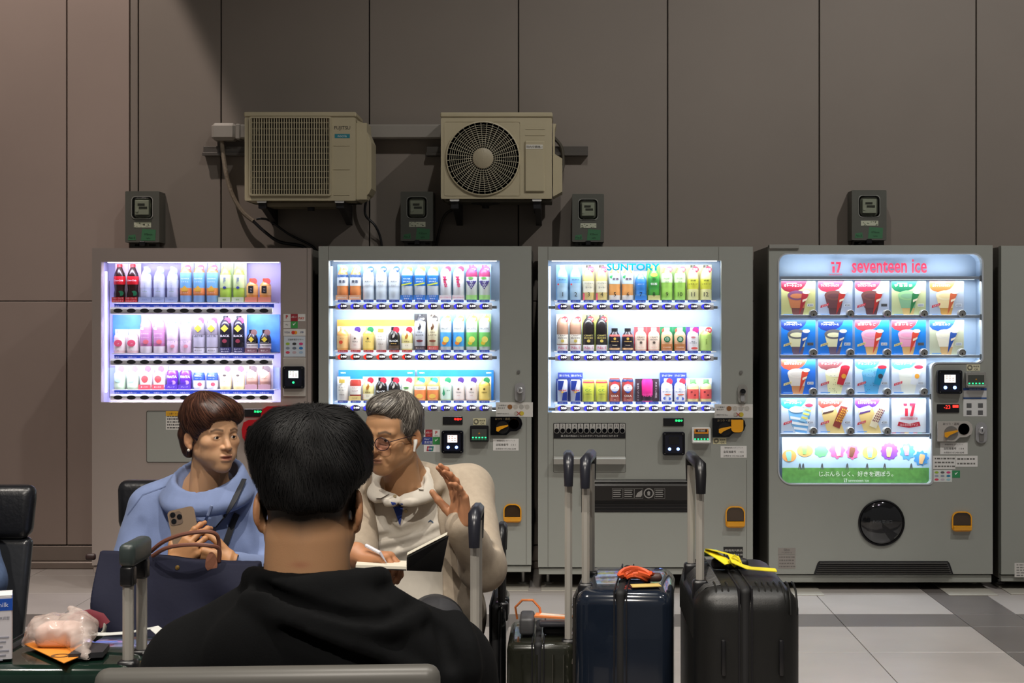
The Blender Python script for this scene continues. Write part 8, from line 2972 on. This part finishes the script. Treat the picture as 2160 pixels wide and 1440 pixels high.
for x, z, y in ((GX - .02, .0, 4.06), (-.075, .17, 3.99)):
    g = Field((x - .07, y - .2, z - .005), (x + .07, y + .2, z + .14), .006)
    g.ell((x, y - .06, z + .045), (.045, .13, .045), .02)
    g.ell((x, y + .03, z + .07), (.045, .055, .05), .02)
    g.raw(lambda a, b, c_: c_ - z - .004 + 0 * a + 0 * b, .004, 's')
    V, Q = g.mesh()
    solid('shoe', V, Q, m_shoe, gm)

# notebook and pen
nb = thing('notebook', 'open black-covered notebook held by the grey-haired person', 'notebook', P(857, 1200, 4.08))
sp0, sp1 = Vector(P(857, 1203, 4.04)), Vector(P(857, 1190, 4.20))
rp0, rp1 = Vector(P(858, 1203, 4.13)), Vector(P(858, 1176, 4.05))
lo0, lo1 = Vector(P(748, 1199, 4.04)), Vector(P(752, 1187, 4.22))
ro0, ro1 = Vector(P(931, 1206, 4.11)), Vector(P(946, 1131, 4.0))
up = Vector((0, 0, .005))


def leaf(name, a0, a1, b0, b1, off, th, mt):
    n_ = (b0 - a0).cross(a1 - a0).normalized()
    if n_.y + n_.z < 0:
        n_ = -n_
    lo_ = [p + n_ * off for p in (a0, a1, b1, b0)]
    hi_ = [p + n_ * (off + th) for p in (a0, a1, b1, b0)]
    return MB().add(lo_ + hi_, [(0, 1, 2, 3), (4, 7, 6, 5), (0, 4, 5, 1), (1, 5, 6, 2), (2, 6, 7, 3), (3, 7, 4, 0)]).build(name, mt, nb)


m_cov = mat('black_notebook_cover', '#141416', .45, bump=.05, bscale=300)
m_page = mat('cream_pages', '#d6d0bf', .7)
leaf('cover', sp0, sp1, lo0, lo1, 0, .003, m_cov)
leaf('page_block', sp0.lerp(lo0, .0), sp1.lerp(lo1, 0), lo0.lerp(sp0, .02), lo1.lerp(sp1, .02), .003, .007, m_page)
leaf('cover', rp0, rp1, ro0, ro1, 0, .003, m_cov)
leaf('page_block', rp0, rp1 + Vector((0, 0, .004)), ro0.lerp(rp0, .03), ro1.lerp(rp1, .04) + Vector((0, 0, .004)), .003, .008, m_page)
q = [P(772, 1150, 4.15), P(802, 1166, 4.12), P(815, 1186, 4.09)]
pn = thing('pen', 'white pen in the writing hand above the open notebook', 'pen', P(802, 1166, 4.12))
MB().tube([q[0], q[1]], .005, 8).build('barrel', cm('#d8d4dc', .3), pn, True)
MB().tube([q[1], q[2]], [.0045, .001], 8).build('tip', cm('#9a98a0', .3), pn, True)

# ------------------------------------------------------------------ person in denim at the edge
DX, DY = -1.872, 4.38
dp = thing('person', 'person in blue denim sitting at the edge beside the green suitcase', 'person', (DX, DY, 0))
m_den = mat('blue_denim', '#4a5c7c', .8, noise=.15, nscale=60, bump=.1, bscale=500)
m_den2 = mat('dark_blue_denim', '#2b3a55', .8, noise=.2, nscale=40, bump=.1, bscale=500)
f = Field((DX - .34, DY - .50, .42), (DX + .36, DY + .2, 1.10), .009)
f.ell((DX, DY, .58), (.19, .13, .18), .05)
f.ell((DX, DY, .80), (.19, .125, .20), .06)
for s in (-1, 1):
    f.cone((DX + s * .06, DY, .98), (DX + s * .17, DY, .92), .06, .07, .05)
    f.cone((DX + s * .18, DY, .92), (DX + s * .245, DY - .04, .70), .068, .062, .03)
    f.cone((DX + s * .245, DY - .04, .70), (DX + s * .18, DY - .32, .66), .06, .045, .03)
f.cone((DX, DY, 1.12), (DX, DY, .98), .06, .07, .01, 's')
f.folds(.005, 40, 21)
V, Q = f.mesh()
solid('denim_jacket', V, Q, m_den, dp)
f = head_field(.005, face=True)
Vl, Q = f.mesh()
Vw = xform(Vl, (DX, DY - .03, 1.16), math.radians(-20), .05, 0, 1.0)
Vr_, Qr_ = hand_local([(.4, .6, .4)] * 4, (.5, .4, .3), .03, .08, .0035)
V1, Q1 = hand_place(Vr_, Qr_, (DX + .17, DY - .34, .655), (-.35, -.9, -.2), (-.2, 0, -1), True)
V2, Q2 = hand_place(Vr_, Qr_, (DX - .17, DY - .34, .655), (.35, -.9, -.2), (.2, 0, -1), False)
Vj, Qj, Cj = join([(Vw, Q, face_colours(Vl, '#b88c68', '#9a5c50', '#1a1512')), (V1, Q1, flat_col(V1, '#b88c68')), (V2, Q2, flat_col(V2, '#b88c68'))])
solid('body', Vj, Qj, m_skin, dp, Cj)
hf = Field((-.11, -.13, -.06), (.11, .14, .17), .006)
hf.ell((0, .022, .045), (.084, .096, .092), .02)
hf.ell((0, -.105, .0), (.078, .066, .074), .012, 's')
hf.ell((0, -.04, -.08), (.1, .09, .075), .012, 's')
Vh, Qh = hf.mesh()
Vh = xform(Vh, (DX, DY - .03, 1.16), math.radians(-20), .05)
solid('hair', Vh, Qh, m_hair, dp, flat_col(Vh, '#15110f'))
legs(dp, (DX + .02, 4.42, .53), .18, 3.98, .54, m_den2, m_shoe, .009, spread=.215, ankle_y=3.94)

# ------------------------------------------------------------------ clear plastic bag on the green suitcase
f = Field((PX(45, 3.25), 3.10, .74), (PX(225, 3.25), 3.34, .86), .0035)
f.ell((PX(118, 3.25), 3.25, .782), (.058, .055, .036), .03)
f.ell((PX(165, 3.22), 3.23, .785), (.040, .045, .036), .03)
f.cone((PX(165, 3.2), 3.20, .775), (PX(180, 3.12), 3.125, .755), .026, .010, .02)
f.cone((PX(90, 3.26), 3.26, .775), (PX(62, 3.26), 3.25, .758), .024, .010, .02)
f.cone((PX(165, 3.27), 3.27, .80), (PX(150, 3.29), 3.29, .822), .02, .006, .02)
f.folds(.007, 120, 31)
f.folds(.003, 260, 32)
f.raw(lambda x, y, z: z - .7475 + 0 * x + 0 * y, .003, 's')
V, Q = f.mesh()


def bag_mat():
    m = bpy.data.materials.new('clear_crinkled_plastic')
    m.use_nodes = True
    nt = m.node_tree
    b = nt.nodes['Principled BSDF']
    b.inputs['Base Color'].default_value = (*lin('#e6d6ce'), 1)
    b.inputs['Roughness'].default_value = .18
    b.inputs['Coat Weight'].default_value = .4
    tr = nt.nodes.new('ShaderNodeBsdfTransparent')
    mx = nt.nodes.new('ShaderNodeMixShader')
    mx.inputs[0].default_value = .42
    nt.links.new(tr.outputs[0], mx.inputs[1])
    nt.links.new(b.outputs[0], mx.inputs[2])
    nt.links.new(mx.outputs[0], nt.nodes['Material Output'].inputs['Surface'])
    return m


pb = thing('plastic_bag', 'crumpled clear plastic bag with a pinkish packet inside on the green suitcase', 'plastic bag', (PX(130, 3.25), 3.24, .7475))
solid('bag_film', V, Q, bag_mat(), pb)
rbox(MB(), PX(85, 3.25), PX(172, 3.25), 3.20, 3.28, .752, .80, .018, 3).build('packet', cm('#d8b8ac', .6), pb, True)

bpy.data.objects.remove(_to)
bpy.data.curves.remove(_tc)
